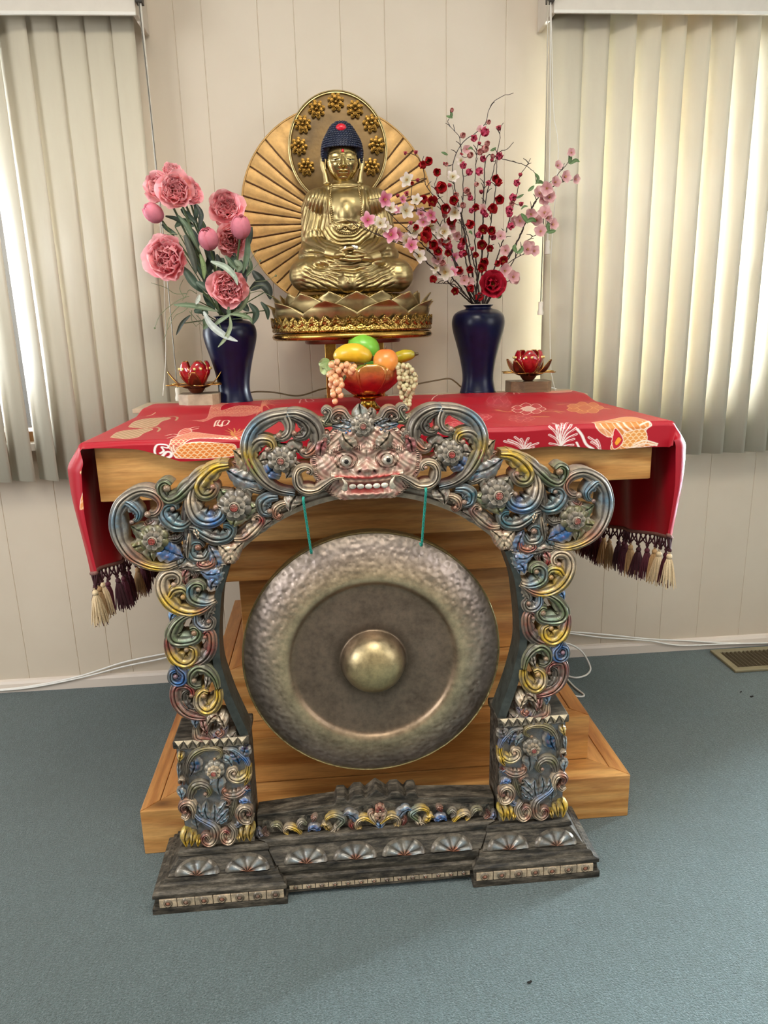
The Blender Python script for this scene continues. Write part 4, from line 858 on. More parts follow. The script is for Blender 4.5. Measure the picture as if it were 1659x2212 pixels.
    S = lambda L, w, D, cols, **k: scroll(ped, Cc_(L), w*k7, D, cols, m, y=y_, back=.004, **({**k, 'bead': (Cc_([k['bead'][0]])[0], k['bead'][1]*k7)} if k.get('bead') else k))
    Lf = lambda L, w, D, col, **k: leaf(ped, Cc_(L), w*k7, D, col, m, y=y_, back=.004, **k)
    S([(330, 800), (350, 640), (430, 500), (560, 420), (720, 400), (850, 430), (870, 520), (800, 570)], 52, .013, [SIL*.6, SIL*.8, OLI, C('#a08f5e'), C('#a08f5e'), OLI], bead=((770, 560), 36)); Lf([(420, 560), (450, 700), (380, 850)], 130, .011, DBL, lobes=4)
    S([(900, 420), (1060, 430), (1200, 520), (1290, 640), (1320, 800), (1280, 900)], 40, .011, [SIL, STB, BLU*1.1, SIL, OLI]); Lf([(1250, 400), (1230, 480), (1150, 560)], 110, .010, DBL*.8, lobes=4); Lf([(1060, 470), (1130, 570), (1160, 660)], 110, .011, DBL, lobes=4); Lf([(900, 560), (980, 580), (1050, 690)], 95, .010, C('#78909c')); Lf([(900, 430), (970, 470), (1000, 520)], 60, .009, SIL*.5)
    S([(1310, 680), (1290, 800), (1200, 880), (1090, 890), (1010, 840), (1010, 760), (1080, 730), (1110, 780)], 75, .016, [YEL, YEL*.9, C('#d0bd80'), CRE, CRE, CRE], bead=((1080, 785), 36), name='yellow_scroll'); Lf([(1290, 760), (1290, 880), (1240, 975)], 70, .015, YEL, tipc=CRE, lobes=2)
    S([(1300, 1010), (1180, 1120), (1050, 1160), (930, 1130), (900, 1060), (940, 1030)], 70, .012, [RED*.7, COP, SIL*.7, COP, COP], bead=((935, 1065), 40))
    Lf([(830, 890), (820, 1010), (850, 1140)], 130, .011, C('#8197a2'), lobes=2); Lf([(760, 920), (720, 960), (690, 990)], 60, .010, C('#8197a2'))
    S([(400, 1290), (380, 1150), (430, 1020), (540, 970), (650, 1010), (700, 1100), (650, 1170), (600, 1140)], 70, .012, [SIL*.6, SIL*.5, OLI*.7, SIL*.6, OLI*.7, SIL*.6], bead=((620, 1120), 40))
    for L_, w_, c_2 in (([(700, 1560), (620, 1400), (640, 1230)], 85, '#7f929c'), ([(620, 1500), (520, 1400), (500, 1290)], 80, '#6f838e'), ([(760, 1560), (780, 1400), (760, 1270)], 90, '#8496a0'), ([(800, 1580), (900, 1450), (1000, 1350)], 90, '#7f95a4'), ([(820, 1580), (920, 1540), (1000, 1460)], 70, '#6f8896'), ([(780, 1480), (880, 1330), (960, 1230)], 70, '#8fa0a8')): Lf(L_, w_, .013, C(c_2), lobes=3)
    S([(860, 1210), (940, 1200), (1000, 1240), (990, 1300), (920, 1300)], 34, .011, [SIL*.6, COP, SIL]); S([(1100, 1180), (1080, 1330), (1040, 1470), (1000, 1560)], 56, .008, [SIL*.5, OLI*.5, SIL*.5])
    Lf([(1180, 1130), (1260, 1080), (1350, 1060)], 80, .011, DBL, lobes=3); Lf([(1170, 1260), (1260, 1230), (1350, 1260)], 75, .012, C('#5f88c0'), lobes=3)
    for L_, w_, cc in (([(430, 1500), (450, 1380), (400, 1270), (300, 1260), (230, 1330), (270, 1410), (330, 1390)], 58, [SIL, CRE, CRE, COP, RED*.9, COP]), ([(240, 1470), (330, 1490), (380, 1420)], 50, [CRE, CRE, COP]), ([(440, 1420), (520, 1500), (640, 1560), (750, 1620), (800, 1720), (780, 1850), (690, 1920), (600, 1880), (590, 1800), (650, 1770), (690, 1830)], 66, [C('#9fb3c8'), C('#7d9cc8'), C('#7d9cc8'), SIL, COP, CRE, COP, RED*.8, CRE]), ([(1000, 1600), (1080, 1690), (1080, 1800), (1010, 1880), (920, 1860), (880, 1770), (930, 1700), (1000, 1740), (990, 1800)], 60, [SIL, SIL, CRE, CRE, COP, CRE, RED*.8, CRE]), ([(1360, 1480), (1330, 1560), (1230, 1560), (1160, 1480), (1160, 1390), (1230, 1330), (1320, 1360), (1340, 1430), (1280, 1450)], 60, [CRE, CRE, CRE, COP, CRE, CRE, COP, RED])): S(L_, w_, .016, cc, taper=(.6, 1, .55), name='volute')
    for L_, w_ in (([(330, 1700), (300, 1820), (330, 1960)], 90), ([(430, 1730), (420, 1850), (400, 1950)], 60), ([(520, 1820), (510, 1880), (510, 1950)], 50), ([(1350, 1620), (1320, 1740), (1340, 1870)], 90), ([(1230, 1660), (1220, 1760), (1240, 1870)], 75), ([(1140, 1770), (1150, 1820), (1170, 1870)], 50)): Lf(L_, w_, .014, YEL, lobes=2, tipc=C('#d8c060'), lob=.1)
    Lf([(460, 1500), (480, 1600), (500, 1700)], 90, .008, STB*.9); Lf([(1200, 1580), (1120, 1640), (1060, 1620)], 70, .009, C('#8090a8'))
    Lf([(230, 480), (220, 560), (200, 630)], 60, .012, YEL*.8); Lf([(190, 660), (200, 760), (190, 880)], 40, .010, C('#8197a2')); S([(280, 980), (280, 900), (220, 890), (200, 950), (240, 980)], 28, .012, [RED, CRE, COP]); Lf([(200, 1060), (240, 1130), (250, 1230)], 70, .010, C('#7a92a0')); S([(320, 560), (280, 700), (300, 850), (340, 1000)], 32, .008, [DRK*1.5, SIL*.5, DRK*1.5])
    c = Cc_([(765, 750)])[0]; rosette(ped, c, 165*k7, m, y=y_, outer=C('#b0aa9c'), inner=CRE*1.05, lift=.008)
    mb = MB(); mb.box(x0+.003, x1-.001, 1.2535, 1.26, .113, .123, SIL*.6); put('foot_strip', mb, M_carv, ped, smooth=False, bevel=.002)

# ---- feet and rail
def lunette(parent, cx_, w, y0, z0, y1, z1):
    n, k = 25, 9; V = []; Cc = []
    for j in range(k):
        r = j/(k-1)
        for i in range(n):
            a = PI*i/(n-1); u = r*math.cos(a); v_ = r*math.sin(a)
            rib = .5+.5*math.cos(9*a); h = .009*math.sqrt(max(0, 1-r**2.4))*(.55+.45*rib)+.003*(abs(r-.9) < .08)
            zz_ = z0+(z1-z0)*v_; yy_ = y0+(y1-y0)*v_
            V.append((cx_+w*u, yy_-h*.9-.0005, zz_+h*.4)); cc = mixc(SIL*.8, STB*1.1, .6*rib) if .3 < r < .85 else (SIL*.4 if r >= .85 else COP*.8); cc = mixc(cc, DRK, .75*(rib < .25)); Cc.append(cc)
    mb = MB(); mb.grid(np.array(V).reshape(k, n, 3), np.array(Cc).reshape(k, n, 3)); put('lunette', mb, M_carv, parent, sharp=70)
def bead_strip(parent, x0, x1, n, y, z0, z1):
    mb = MB(); w = (x1-x0)/n
    for i in range(n):
        xa = x0+i*w+.0008; xb = x0+(i+1)*w-.0008; mb.loft([(z0, xa, xb, y-.001, y+.003), (z0+.001, xa, xb, y-.004, y+.003), (z1-.001, xa, xb, y-.004, y+.003), (z1, xa, xb, y-.001, y+.003)], CRE*.85)
        cx_ = (xa+xb)/2; cz = (z0+z1)/2; r = (z1-z0)*.40
        th_ = np.linspace(0, 2*PI, 14, endpoint=False)
        mb.grid([[(cx_+r*f*math.cos(a), y-.004-h, cz+r*f*math.sin(a)) for a in th_] for f, h in ((1.2, 0.), (1., .002), (.75, .0025), (.62, .0006), (.45, .002), (.01, .004))], np.array([[c]*14 for c in (SIL, CRE, CRE*.9, DRK, COP, COP)]), wv=True)
    put('beaded_strip', mb, M_carv, parent, sharp=50)
for m in (False, True):
    ft = sub('foot'); xs_ = lambda a, b: (a, b) if not m else (2*SX-b, 2*SX-a)
    def L_(lv): return [(z, *xs_(a, b), y0, y1) for (z, a, b, y0, y1) in lv]
    mb = MB(); mb.loft(L_([(0, -.378, -.116, 1.208, 1.378), (.014, -.378, -.116, 1.208, 1.378), (.014, -.374, -.119, 1.212, 1.376), (.035, -.372, -.119, 1.212, 1.376), (.035, -.376, -.116, 1.209, 1.378), (.043, -.376, -.116, 1.209, 1.378), (.047, -.366, -.122, 1.215, 1.372), (.057, -.362, -.126, 1.218, 1.37), (.059, -.355, -.130, 1.222, 1.366), (.068, -.352, -.132, 1.224, 1.364)]))
    put('plinth', mb, M_tim, ft, smooth=False, bevel=.002)
    mb = MB(); mb.loft(L_([(.068, -.348, -.138, 1.2265, 1.36), (.100, -.324, -.152, 1.2445, 1.348), (.102, -.328, -.148, 1.241, 1.352), (.110, -.326, -.150, 1.243, 1.35), (.114, -.322, -.152, 1.246, 1.346)])); put('coved_top', mb, M_tim, ft, smooth=False, bevel=.0015)
    for xc_ in (-.290, -.192): lunette(ft, (2*SX-xc_) if m else xc_, .044, 1.2275, .070, 1.243, .098)
    bead_strip(ft, *xs_(-.364, -.122), 7, 1.212, .015, .034)
rail = sub('rail')
mb = MB(); mb.loft([(.010, -.121, .261, 1.226, 1.365), (.016, -.121, .261, 1.226, 1.365), (.016, -.121, .261, 1.229, 1.36), (.028, -.121, .261, 1.229, 1.36), (.028, -.124, .264, 1.224, 1.365), (.044, -.124, .264, 1.226, 1.365), (.046, -.128, .268, 1.232, 1.36), (.060, -.130, .270, 1.226, 1.362), (.072, -.132, .272, 1.228, 1.36)]); put('lower_beam', mb, M_tim, rail, smooth=False, bevel=.002)
mb = MB(); mb.loft([(.072, -.136, .276, 1.2305, 1.355), (.104, -.154, .294, 1.249, 1.345), (.106, -.156, .296, 1.245, 1.346), (.116, -.156, .296, 1.247, 1.345), (.119, -.170, .310, 1.252, 1.34)]); put('coved_beam', mb, M_tim, rail, smooth=False, bevel=.0015)
for i in range(4): lunette(rail, SX+(i-1.5)*.098, .044, 1.2315, .074, 1.2475, .102)
bead_strip(rail, -.113, .253, 14, 1.229, .0165, .0275)
pz = [(-.172, .119), (.312, .119), (.312, .160), (.155, .172), (.150, .186), (.135, .186), (.128, .176), (.115, .190), (.100, .190), (.092, .180), (.07, .198), (.048, .180), (.040, .190), (.025, .190), (.012, .176), (.005, .186), (-.010, .186), (-.015, .172), (-.172, .160)]
mb = MB(); mb.prism(pz, 1.270, 1.315); put('crest_board', mb, M_tim, rail, smooth=False, bevel=.002)
D_ = lambda L: [xz(540+x/2.9625, 1690+y/2.9625, 1.262) for x, y in L]; k3 = PXM/2.9625
mb = MB(); mb.prism([(-.165, .121), (.305, .121), (.300, .148), (.12, .160), (.07, .176), (.02, .160), (-.16, .148)], 1.267, 1.271, C('#1b1917')); put('dark_ground', mb, M_carv, rail, smooth=False)
for m in (False, True):
    S = lambda L, w, D, cols, **k: scroll(rail, D_(L), w*k3*1.4, D*1.15, cols, m, y=1.268, back=.002, **({**k, 'bead': (D_([k['bead'][0]])[0], k['bead'][1]*k3)} if k.get('bead') else k))
    Lf = lambda L, w, D, col, **k: leaf(rail, D_(L), w*k3*1.3, D*1.1, col, m, y=1.268, back=.002, **k)
    S([(800, 262), (740, 222), (690, 240), (680, 285), (715, 295)], 15, .012, [YEL, YEL*1.1, CRE, YEL], bead=((705, 285), 9)); Lf([(700, 250), (640, 200), (590, 205)], 28, .011, C('#5d7f9c'))
    S([(520, 310), (570, 270), (600, 230), (540, 205), (490, 230), (500, 270)], 15, .012, [CRE, GRE, C('#7a8a80'), YEL, YEL*1.1]); Lf([(510, 300), (480, 265), (450, 270)], 22, .013, YEL); Lf([(560, 270), (545, 310), (510, 320)], 20, .012, CRE)
    S([(660, 300), (640, 260), (650, 230)], 12, .010, [RED*.7, RED, COP]); Lf([(450, 300), (400, 285), (370, 310)], 24, .011, BLU*.9); S([(360, 270), (330, 250), (310, 280), (340, 300)], 12, .010, [GRE*.8, SIL, DRK*2]); S([(400, 250), (420, 220), (390, 230)], 12, .010, [RED*.6, COP*.8])
    S([(330, 330), (290, 290), (240, 280), (220, 310), (245, 330)], 13, .012, [YEL*.9, YEL, CRE, YEL]); S([(210, 310), (180, 270), (140, 280), (150, 310)], 13, .010, [SIL, OLI*.8, SIL*.8]); S([(120, 340), (90, 320), (100, 290)], 12, .010, [COP*.6, RED*.5]); Lf([(90, 350), (60, 330), (50, 290)], 24, .012, C('#5b6f94'))
    S([(800, 250), (770, 200), (790, 180)], 18, .012, [CRE, CRE, COP])
Lf = lambda L, w, D, col, **k: leaf(rail, D_(L), w*k3, D, col, y=1.268, back=.002, **k)
mb = MB(); disc(mb, D_([(832, 210)])[0], 42*k3, 6, .014, .010, COP, CRE, 1.268); o = put('rosette', mb, M_carv, rail, sharp=60)
mb = MB(); disc(mb, D_([(832, 168)])[0], 36*k3, 6, .012, .010, RED, COP, 1.268); put('rosette', mb, M_carv, rail, sharp=60)
Lf([(832, 250), (832, 275), (832, 300)], 36, .012, C('#6083a8'))
# ================================================================== GOLDEN STATUE
BC = np.array([.083, 1.95, 1.0935])
bud = thing('buddha_statue', 'seated golden Buddha statue with blue hair, halo and ribbed fan on a lotus base', 'statue', BC)
BY = 1.94
bp = lambda x, y, Y=BY: xz(x, y, Y)
KX = (bp(790, 450)-bp(710, 450))[0]/80; KZ = (bp(750, 420)-bp(750, 480))[1]/60
def gold(name, rough=.27, base='#a8883f', var=.25, bscale=60, bump=.12, attr=False, bd=.001):
    t = NT(name); t.set(Metallic=1., Roughness=rough); v = t.coord()
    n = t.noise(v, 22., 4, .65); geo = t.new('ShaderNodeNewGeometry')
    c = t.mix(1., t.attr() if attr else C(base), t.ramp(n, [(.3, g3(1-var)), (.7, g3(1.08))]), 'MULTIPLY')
    c = t.mix(1., c, t.ramp(geo.outputs['Pointiness'], [(.40, g3(.45)), (.50, g3(.97)), (.60, g3(1.2))]), 'MULTIPLY')  # shade in folds and creases mixed into the gold colour
    t.base(c); t.link(t.ramp(t.noise(v, 70., 3), [(.3, g3(rough*.85)), (.7, g3(rough*1.2))]), t.b.inputs['Roughness'])
    if bump: t.bump(t.noise(v, bscale, 4), bump, bd)
    return t.m
GB = '#ae9a6c'
M_gold = gold('statue_gold', .40, GB); M_goldA = gold('statue_gold_face', .24, attr=True, bump=.05)
M_hal = simple('halo_lacquer', '#71562a', .42, .35, var=.4, vscale=18, bump=.25, bscale=60, bdist=.002); M_fan = NT('fan_gold')
t = M_fan; t.set(Metallic=.4, Roughness=.45); v = t.coord((1, 1, 1))
t.base(t.mix(1., C('#c89e60'), t.ramp(t.noise(v, 35., 5, .7), [(.3, g3(.72)), (.7, g3(1.1))]), 'MULTIPLY')); t.bump(t.noise(v, 110., 4), .3, .001); M_fan = t.m
M_frib = simple('fan_rib_lacquer', '#5e3d1d', .45, .4, var=.4, vscale=120)
t = NT('filigree_gold'); t.set(Metallic=1., Roughness=.35); v = t.coord(); vo = t.new('ShaderNodeTexVoronoi'); vo.inputs['Scale'].default_value = 240.; t.link(v, vo.inputs['Vector'])
t.base(t.ramp(vo.outputs['Distance'], [(.1, C('#d2b470')), (.45, C('#b8954e')), (.65, C('#6d5526'))])); t.bump(vo.outputs['Distance'], .45, .002); t.b.inputs['Roughness'].default_value = .33; M_fil = t.m
def remesh(mb, vox, it=4, subd=0):
    me = mesh(mb, 'tmp', M_gold, smooth=False); o = bpy.data.objects.new('tmp', me); COL.objects.link(o)
    m = o.modifiers.new('r', 'REMESH'); m.mode = 'VOXEL'; m.voxel_size = vox
    if subd: m_ = o.modifiers.new('s', 'SUBSURF'); m_.levels = subd; m_.render_levels = subd
    dg = bpy.context.evaluated_depsgraph_get(); dg.update(); ev = o.evaluated_get(dg); m2 = bpy.data.meshes.new_from_object(ev)
    n = len(m2.vertices); V = np.empty(n*3); m2.vertices.foreach_get('co', V); V = V.reshape(-1, 3)
    F = [tuple(p.vertices) for p in m2.polygons]; E = np.empty(len(m2.edges)*2, int); m2.edges.foreach_get('vertices', E); E = E.reshape(-1, 2)
    bpy.data.objects.remove(o); bpy.data.meshes.remove(m2); bpy.data.meshes.remove(me)
    for _ in range(it): V = lap(V, E)
    return V, F, E
def lap(V, E, f=.6):
    S_ = np.zeros_like(V); c = np.zeros(len(V))
    np.add.at(S_, E[:, 0], V[E[:, 1]]); np.add.at(S_, E[:, 1], V[E[:, 0]]); np.add.at(c, E[:, 0], 1); np.add.at(c, E[:, 1], 1)
    return V*(1-f)+f*S_/c[:, None]
def normals(V, F):
    A = np.array([f[:3] for f in F]); B4 = np.array([f[2] if len(f) == 3 else f[3] for f in F])
    N_ = np.cross(V[A[:, 1]]-V[A[:, 0]], V[A[:, 2]]-V[A[:, 0]]); N = np.zeros_like(V)
    for k in range(3): np.add.at(N, A[:, k], N_)
    np.add.at(N, B4, N_); return N/(np.linalg.norm(N, axis=1)[:, None]+1e-12)
mb = MB()
def ell(cx, cy, rx, ry, d, yo=0.): c = bp(cx, cy); mb.sphere((c[0], BC[1]+yo, c[1]), (rx*KX, d, ry*KZ), 24, 16)
def cap_(a, b, r0, r1):
    p, q = bp(a[0], a[1]), bp(b[0], b[1]); A = np.array([p[0], BC[1]+a[2], p[1]]); B = np.array([q[0], BC[1]+b[2], q[1]])
    for i in range(9): t_ = i/8; mb.sphere(A+(B-A)*t_, r0+(r1-r0)*t_, 18, 12)
ell(757, 604, 96, 34, .092, -.005)
for s_ in (-1, 1):
    X_ = lambda dx: 757+s_*dx
    cap_((X_(40), 585, -.015), (X_(97), 598, -.062), .044, .040); cap_((X_(98), 606, -.065), (X_(-10), 617, -.115), .032, .024)
    ell(750+s_*58, 437, 36, 33, .050, .0); cap_((750+s_*72, 452, .002), (752+s_*75, 530, -.008), .032, .031); cap_((752+s_*74, 538, -.018), (754+s_*22, 560, -.085), .031, .024)
    ell(753+s_*82, 552, 27, 26, .048, -.012); ell(753+s_*45, 572, 34, 13, .035, -.07)
ell(750, 492, 70, 88, .066, .004); ell(750, 452, 64, 52, .062, -.004); ell(747, 411, 60, 20, .045, .004); ell(747, 404, 36, 18, .038, .002); ell(748, 465, 36, 55, .066, -.006); ell(757, 592, 62, 28, .03, -.088)
cap_((742, 412, .0), (742, 385, -.004), .028, .026)
V, F, E = remesh(mb, .0028, 8, 1)
N = normals(V, F)
px = 750+(V[:, 0]-bp(750, 500)[0])/KX; py = 500-(V[:, 2]-bp(750, 500)[1])/KZ
front = np.clip(-N[:, 1]*1.6+.25, 0, 1)
dxp = px-749; adx = np.abs(dxp)
wv = 3*np.sin(py*.11+px*.05)+2*np.sin(px*.17-py*.06)
d = np.zeros(len(V)); ridge = lambda ph: (np.abs(np.sin(PI*ph))**.8*2-1)
tor = np.clip((565-py)/14, 0, 1); lapm = np.clip((py-562)/12, 0, 1)
chest = (adx < 33)*(py > 402)*(py < 492-adx*.15)
# vertical pleats over shoulders and sleeves, converging upwards
ph = (dxp/(1+(py-405)/190.)+wv*.12)/6.8
a1 = np.clip((adx-38)/6, 0, 1)*np.clip((py-408)/18, 0, 1)*np.clip((520-py)/30, 0, 1)
d += .0014*ridge(ph)*a1
# U folds under the chest
r = np.hypot(dxp*1.0, (py-468)*.92)+wv*.5
a2 = np.clip((r-30)/5, 0, 1)*np.clip((84-r)/10, 0, 1)*np.clip((py-490)/10, 0, 1)*tor
d += .0021*ridge(r/8.2)*a2
# elbow folds fanning from the wrists
an = np.arctan2(py-566, adx-24); a3 = np.clip((adx-44)/12, 0, 1)*np.clip((py-496)/16, 0, 1)*tor*np.clip((110-adx)/20, 0, 1)
d += .0020*ridge(an*3.6+wv*.04)*a3*(1-.7*a2)
# opening of the robe
d -= .0028*chest
d += .0030*G(adx-36.5+.02*(py-430), 2.6)*(py > 404)*(py < 488)+.0028*G(r-33, 2.6)*(py > 486)*(py < 520)
d += .0022*G(py-(484-.0*adx), 3)*(adx < 30)   # waist band
# lap swags
px2 = dxp+5; r2 = np.hypot(px2/1.75, (py-545)*1.0)+wv*.45
a4 = lapm*np.clip((r2-22)/6, 0, 1)*np.clip((70-np.abs(px2))/25, 0, 1)*np.clip((612-py)/10, 0, 1)
d += .0023*ridge(r2/8.8)*a4*np.clip((640-py)/8, 0, 1)
cln = py+.50*np.abs(px2)+wv*.5+.0012*(np.abs(px2)-60)**2; d += .0022*ridge(cln/10.5)*np.clip((py-580)/12, 0, 1)*np.clip((np.abs(px2)-14)/10, 0, 1)*np.clip((104-np.abs(px2))/28, 0, 1)*np.clip((636-py)/8, 0, 1)
r3 = np.hypot((np.abs(px2)-112)/1.0, (py-560)*1.2); d += .0003*ridge(r3/13.)*lapm*np.clip((np.abs(px2)-60)/30, 0, 1)
d += .0018*G((px-724-(py-580)*.55+2*np.sin(py*.5)), 2.2)*(py > 575)*(py < 622)
V = V+N*(d*np.where(py < 575, np.clip(front+.45, 0, 1), front))[:, None]
V = lap(V, E, .3)
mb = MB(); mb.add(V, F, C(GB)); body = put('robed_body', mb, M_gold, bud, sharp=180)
# hem frills at the bottom of the lap and necklace beads
def beadline(name, L, r, parent, yo, n=40):
    P = spl(L, n); mb = MB()
    for p in P: mb.sphere((p[0], p[1], p[2]), r, 7, 5)
    put(name, mb, M_gold, parent, sharp=180)
from mathutils.bvhtree import BVHTree
bvh = BVHTree.FromPolygons([Vector(v_) for v_ in V], F)
def onbody(x, y, lift=.001):
    q = bp(x, y); h = bvh.ray_cast(Vector((q[0], 1.5, q[1])), Vector((0, 1, 0)))
    return np.array([q[0], (h[0][1] if h[0] is not None else BC[1]-.05)-lift, q[1]])
beadline('necklace', [onbody(*p) for p in ((716, 402), (713, 430), (715, 460), (718, 485), (728, 503), (748, 511), (768, 504), (778, 485), (779, 460), (776, 430), (773, 404))], .0022, bud, 0, 60)
mb = MB(); mb.tube(spl([onbody(x, 385+18+6*math.cos((x-742)/22.), .0005) for x in range(716, 772, 5)], 40), .0030, 8); put('neck_fold', mb, M_gold, bud, sharp=180)
mb = MB(); P = [onbody(x, 499+4*math.sin(x*.5)-abs(x-750)*.1, .001) for x in range(722, 780, 3)]; mb.tube(spl(P, 60), .0026, 7); mb.tube(spl([onbody(735, 500, .002), onbody(745, 494, .005), onbody(758, 502, .004), onbody(770, 497, .003)], 24), .003, 7); put('sash_knot', mb, M_gold, bud, sharp=180)
# ---- hands in the lap, one resting on the other, thumbs meeting
def hand(s_, dz, yo):
    mb = MB(); H_ = lambda dx, y, o: np.array([bp(759+s_*dx, y)[0], BC[1]-.118+o, bp(759+s_*dx, y)[1]+dz])
    mb.sphere(H_(24, 563, yo+.012), (.019, .016, .008), 16, 10); mb.tube(spl([H_(52, 558, yo+.028), H_(36, 561, yo+.018), H_(24, 562, yo+.012)], 8), [.013, .012, .010], 10) if False else mb.tube(spl([H_(54, 556, yo+.03), H_(36, 561, yo+.018), H_(24, 562, yo+.012)], 8), np.linspace(.014, .010, 8), 10)
    for k, (L_, r_) in enumerate(((20, .0048), (26, .0052), (24, .0052), (16, .0044))):
        o = yo-.010+k*.0085; y0 = 566.5-k*.9
        P = spl([H_(16, y0, o+.002), H_(4, y0+1.2, o), H_(-8, y0+1.0, o), H_(-L_, y0-1.5, o+.002)], 10); mb.tube(P, np.linspace(r_, r_*.72, 10), 8); mb.sphere(P[-1], r_*.72, 8, 6)
    P = spl([H_(28, 558, yo+.016), H_(22, 552.5, yo+.006), H_(11, 550, yo-.003), H_(2, 549.5, yo-.006)], 10); mb.tube(P, np.linspace(.0066, .0042, 10), 8); mb.sphere(P[-1], .0042, 8, 6)
    V, F, E = remesh(mb, .0016, 2); m = MB(); m.add(V, F, C(GB)); put('hand', m, M_gold, bud, sharp=180)
hand(1, -.004, -.002); hand(-1, .004, .0)
# ---- head
HK = KX/7.54; HZ = KZ/7.54
hc = bp(740.5, 240+790/7.54, BY-.03); HX0, HZ0 = hc[0], hc[1]; HY0 = BC[1]-.012
lo = np.linspace(0, 2*PI, 200, endpoint=False); la = np.linspace(.02, PI-.02, 170)
LO, LA = np.meshgrid(lo, la, indexing='ij')
ux, uy, uz = np.sin(LA)*np.cos(LO), np.sin(LA)*np.sin(LO), np.cos(LA)
sq = lambda a, p: np.sign(a)*np.abs(a)**p
up = uz > 0
Zr = np.where(up, uz*330, sq(uz, .96)*372)
wid = np.where(up, 262., 262*(1-.30*np.clip(-uz, 0, 1)**1.7)); Xr = sq(ux, .92)*wid
Yr = np.where(uy < 0, uy*(268-26*np.clip(-uz, 0, 1)), uy*285)
fr = np.clip(-uy*1.5, 0, 1); X_ = Xr; Z_ = Zr; aX = np.abs(X_)
t_ = np.clip((70-Z_)/185, 0, 1)
D = (14+66*t_**1.2)*G(X_, 17+20*t_)*np.where(Z_ > 75, G(Z_-75, 40), 1)/(1+np.exp(-(Z_+128)/5.))
D += 26*G(aX-42, 20)*G(Z_+104, 20)-14*G(aX-24, 11)*G(Z_+124, 8)
D += -26*G(aX-112, 70)*G(Z_-14, 40)+23*G(aX-118, 58)*G(Z_-12, 25)-9*G(aX-118, 70)*G(Z_+30, 14)
bl_ = 92-22*((aX-105)/105.)**2; D += 9*G(Z_-bl_, 8)*(aX > 22)*(aX < 205)
slit = -6-8*np.cos((aX-118)/48.); D -= 7*G(Z_-slit, 5)*(aX > 60)*(aX < 178)
D += 18*G(aX, 62)*G(Z_+176-.0012*aX**2, 13)+19*G(aX, 46)*G(Z_+218, 15)-17*G(Z_+198-.0009*aX**2, 5.5)*(aX < 74)-8*G(aX, 12)*G(Z_+150, 12)
D += 20*G(aX, 60)*G(Z_+300, 40)+12*G(aX-140, 75)*G(Z_+95, 80)-8*G(aX, 70)*G(Z_+255, 14)
Yr = Yr-D*fr
fc = np.repeat(np.repeat(C('#b8a06a')[None, None], 200, 0), 170, 1)
def fpaint(m, c):
    global fc; m = np.clip(m*fr, 0, 1)[..., None]; fc = fc*(1-m)+C(c)*m
fpaint(G(Z_-slit, 7)*(aX > 62)*(aX < 174)*1.2, '#d8cba0'); fpaint(G(Z_-slit-7, 3.5)*(aX > 58)*(aX < 180), '#2a1f10'); fpaint(G(Z_-slit, 9)*G(aX-115, 17)*1.6, '#1d140a')
fpaint(G(Z_-bl_, 4)*(aX > 25)*(aX < 200)*.55, '#5a4520'); fpaint(G(Z_+198-.0009*aX**2, 4)*(aX < 70)*.8, '#4d3a1a')
P = np.stack([HX0+X_*HK, HY0+Yr*HK, HZ0+Z_*HZ], -1)
mb = MB(); mb.grid(P[:, ::-1], fc[:, ::-1], wu=True); head = put('head', mb, M_goldA, bud, sharp=180)
for s_ in (-1, 1):
    H3 = lambda x, y, z: np.array([HX0+s_*x*HK, HY0+y*HK, HZ0+z*HZ])
    mb = MB(); P = spl([H3(270, 20, 130), H3(312, 10, 70), H3(318, 5, -30), H3(296, -10, -140), H3(276, -25, -240), H3(268, -32, -320), H3(262, -34, -380)], 30)
    rr = np.interp(np.linspace(0, 1, 30), [0, .15, .4, .6, .8, .93, 1], [22, 46, 44, 38, 46, 58, 30])*HK
    mb.tube(P, rr, 12); mb.tube(spl([H3(290, -35, 70), H3(272, -48, 20), H3(280, -50, -60), H3(270, -55, -130)], 16), 10*HK, 8)
    put('ear', mb, M_gold, head, sharp=180)
M_hair = simple('hair_paint', '#121b33', .38, var=.3, vscale=60, bump=.3, bscale=90, bdist=.002)
mb = MB(); hpr = [(0, 636), (60, 624), (115, 598), (172, 540), (230, 440), (284, 340), (312, 240), (322, 150), (318, 40), (300, -60), (270, -160), (200, -230)]
HR_ = spl(hpr, 90); lo2 = np.linspace(0, 2*PI, 72, endpoint=False)
def hclip(lon, z):   # keep the forehead and cheeks free
    f = -math.sin(lon); return max(z, 208 if f > .42 else (np.interp(f, [.0, .25, .42], [-60, 30, 208])))
Pp = np.array([[(HX0+(r_+4)*math.cos(l)*HK, HY0+((r_+4)*math.sin(l)*.87+14)*HK, HZ0+hclip(l, z)*HZ) for l in lo2] for r_, z in HR_]); mb.grid(Pp, wv=True)
row = 0
for z in np.arange(-50, 626, 37.):
    r_ = np.interp(z, HR_[::-1, 1], HR_[::-1, 0]); n_ = max(1, int(2*PI*r_/43)); row += 1
    for i in range(n_):
        l = 2*PI*(i+.5*(row % 2))/n_
        if z < hclip(l, z)-14: continue
        mb.sphere((HX0+r_*math.cos(l)*HK, HY0+(r_*math.sin(l)*.87+14)*HK, HZ0+z*HZ), (25*HK, 15*HK if abs(math.cos(l)) < .7 else 25*HK, 20*HZ), 8, 6)
mb.sphere((HX0, HY0, HZ0+625*HZ), (40*HK, 40*HK, 20*HZ), 8, 6)
hair = put('hair', mb, M_hair, head, sharp=180)
M_redp = simple('red_paint', '#c8142a', .3)
mb = MB(); mb.sphere((HX0-8*HK, HY0-146*HK, HZ0+500*HZ), (84*HK, 56*HK, 66*HZ), 18, 12); put('crown_jewel', mb, M_redp, hair, sharp=180)
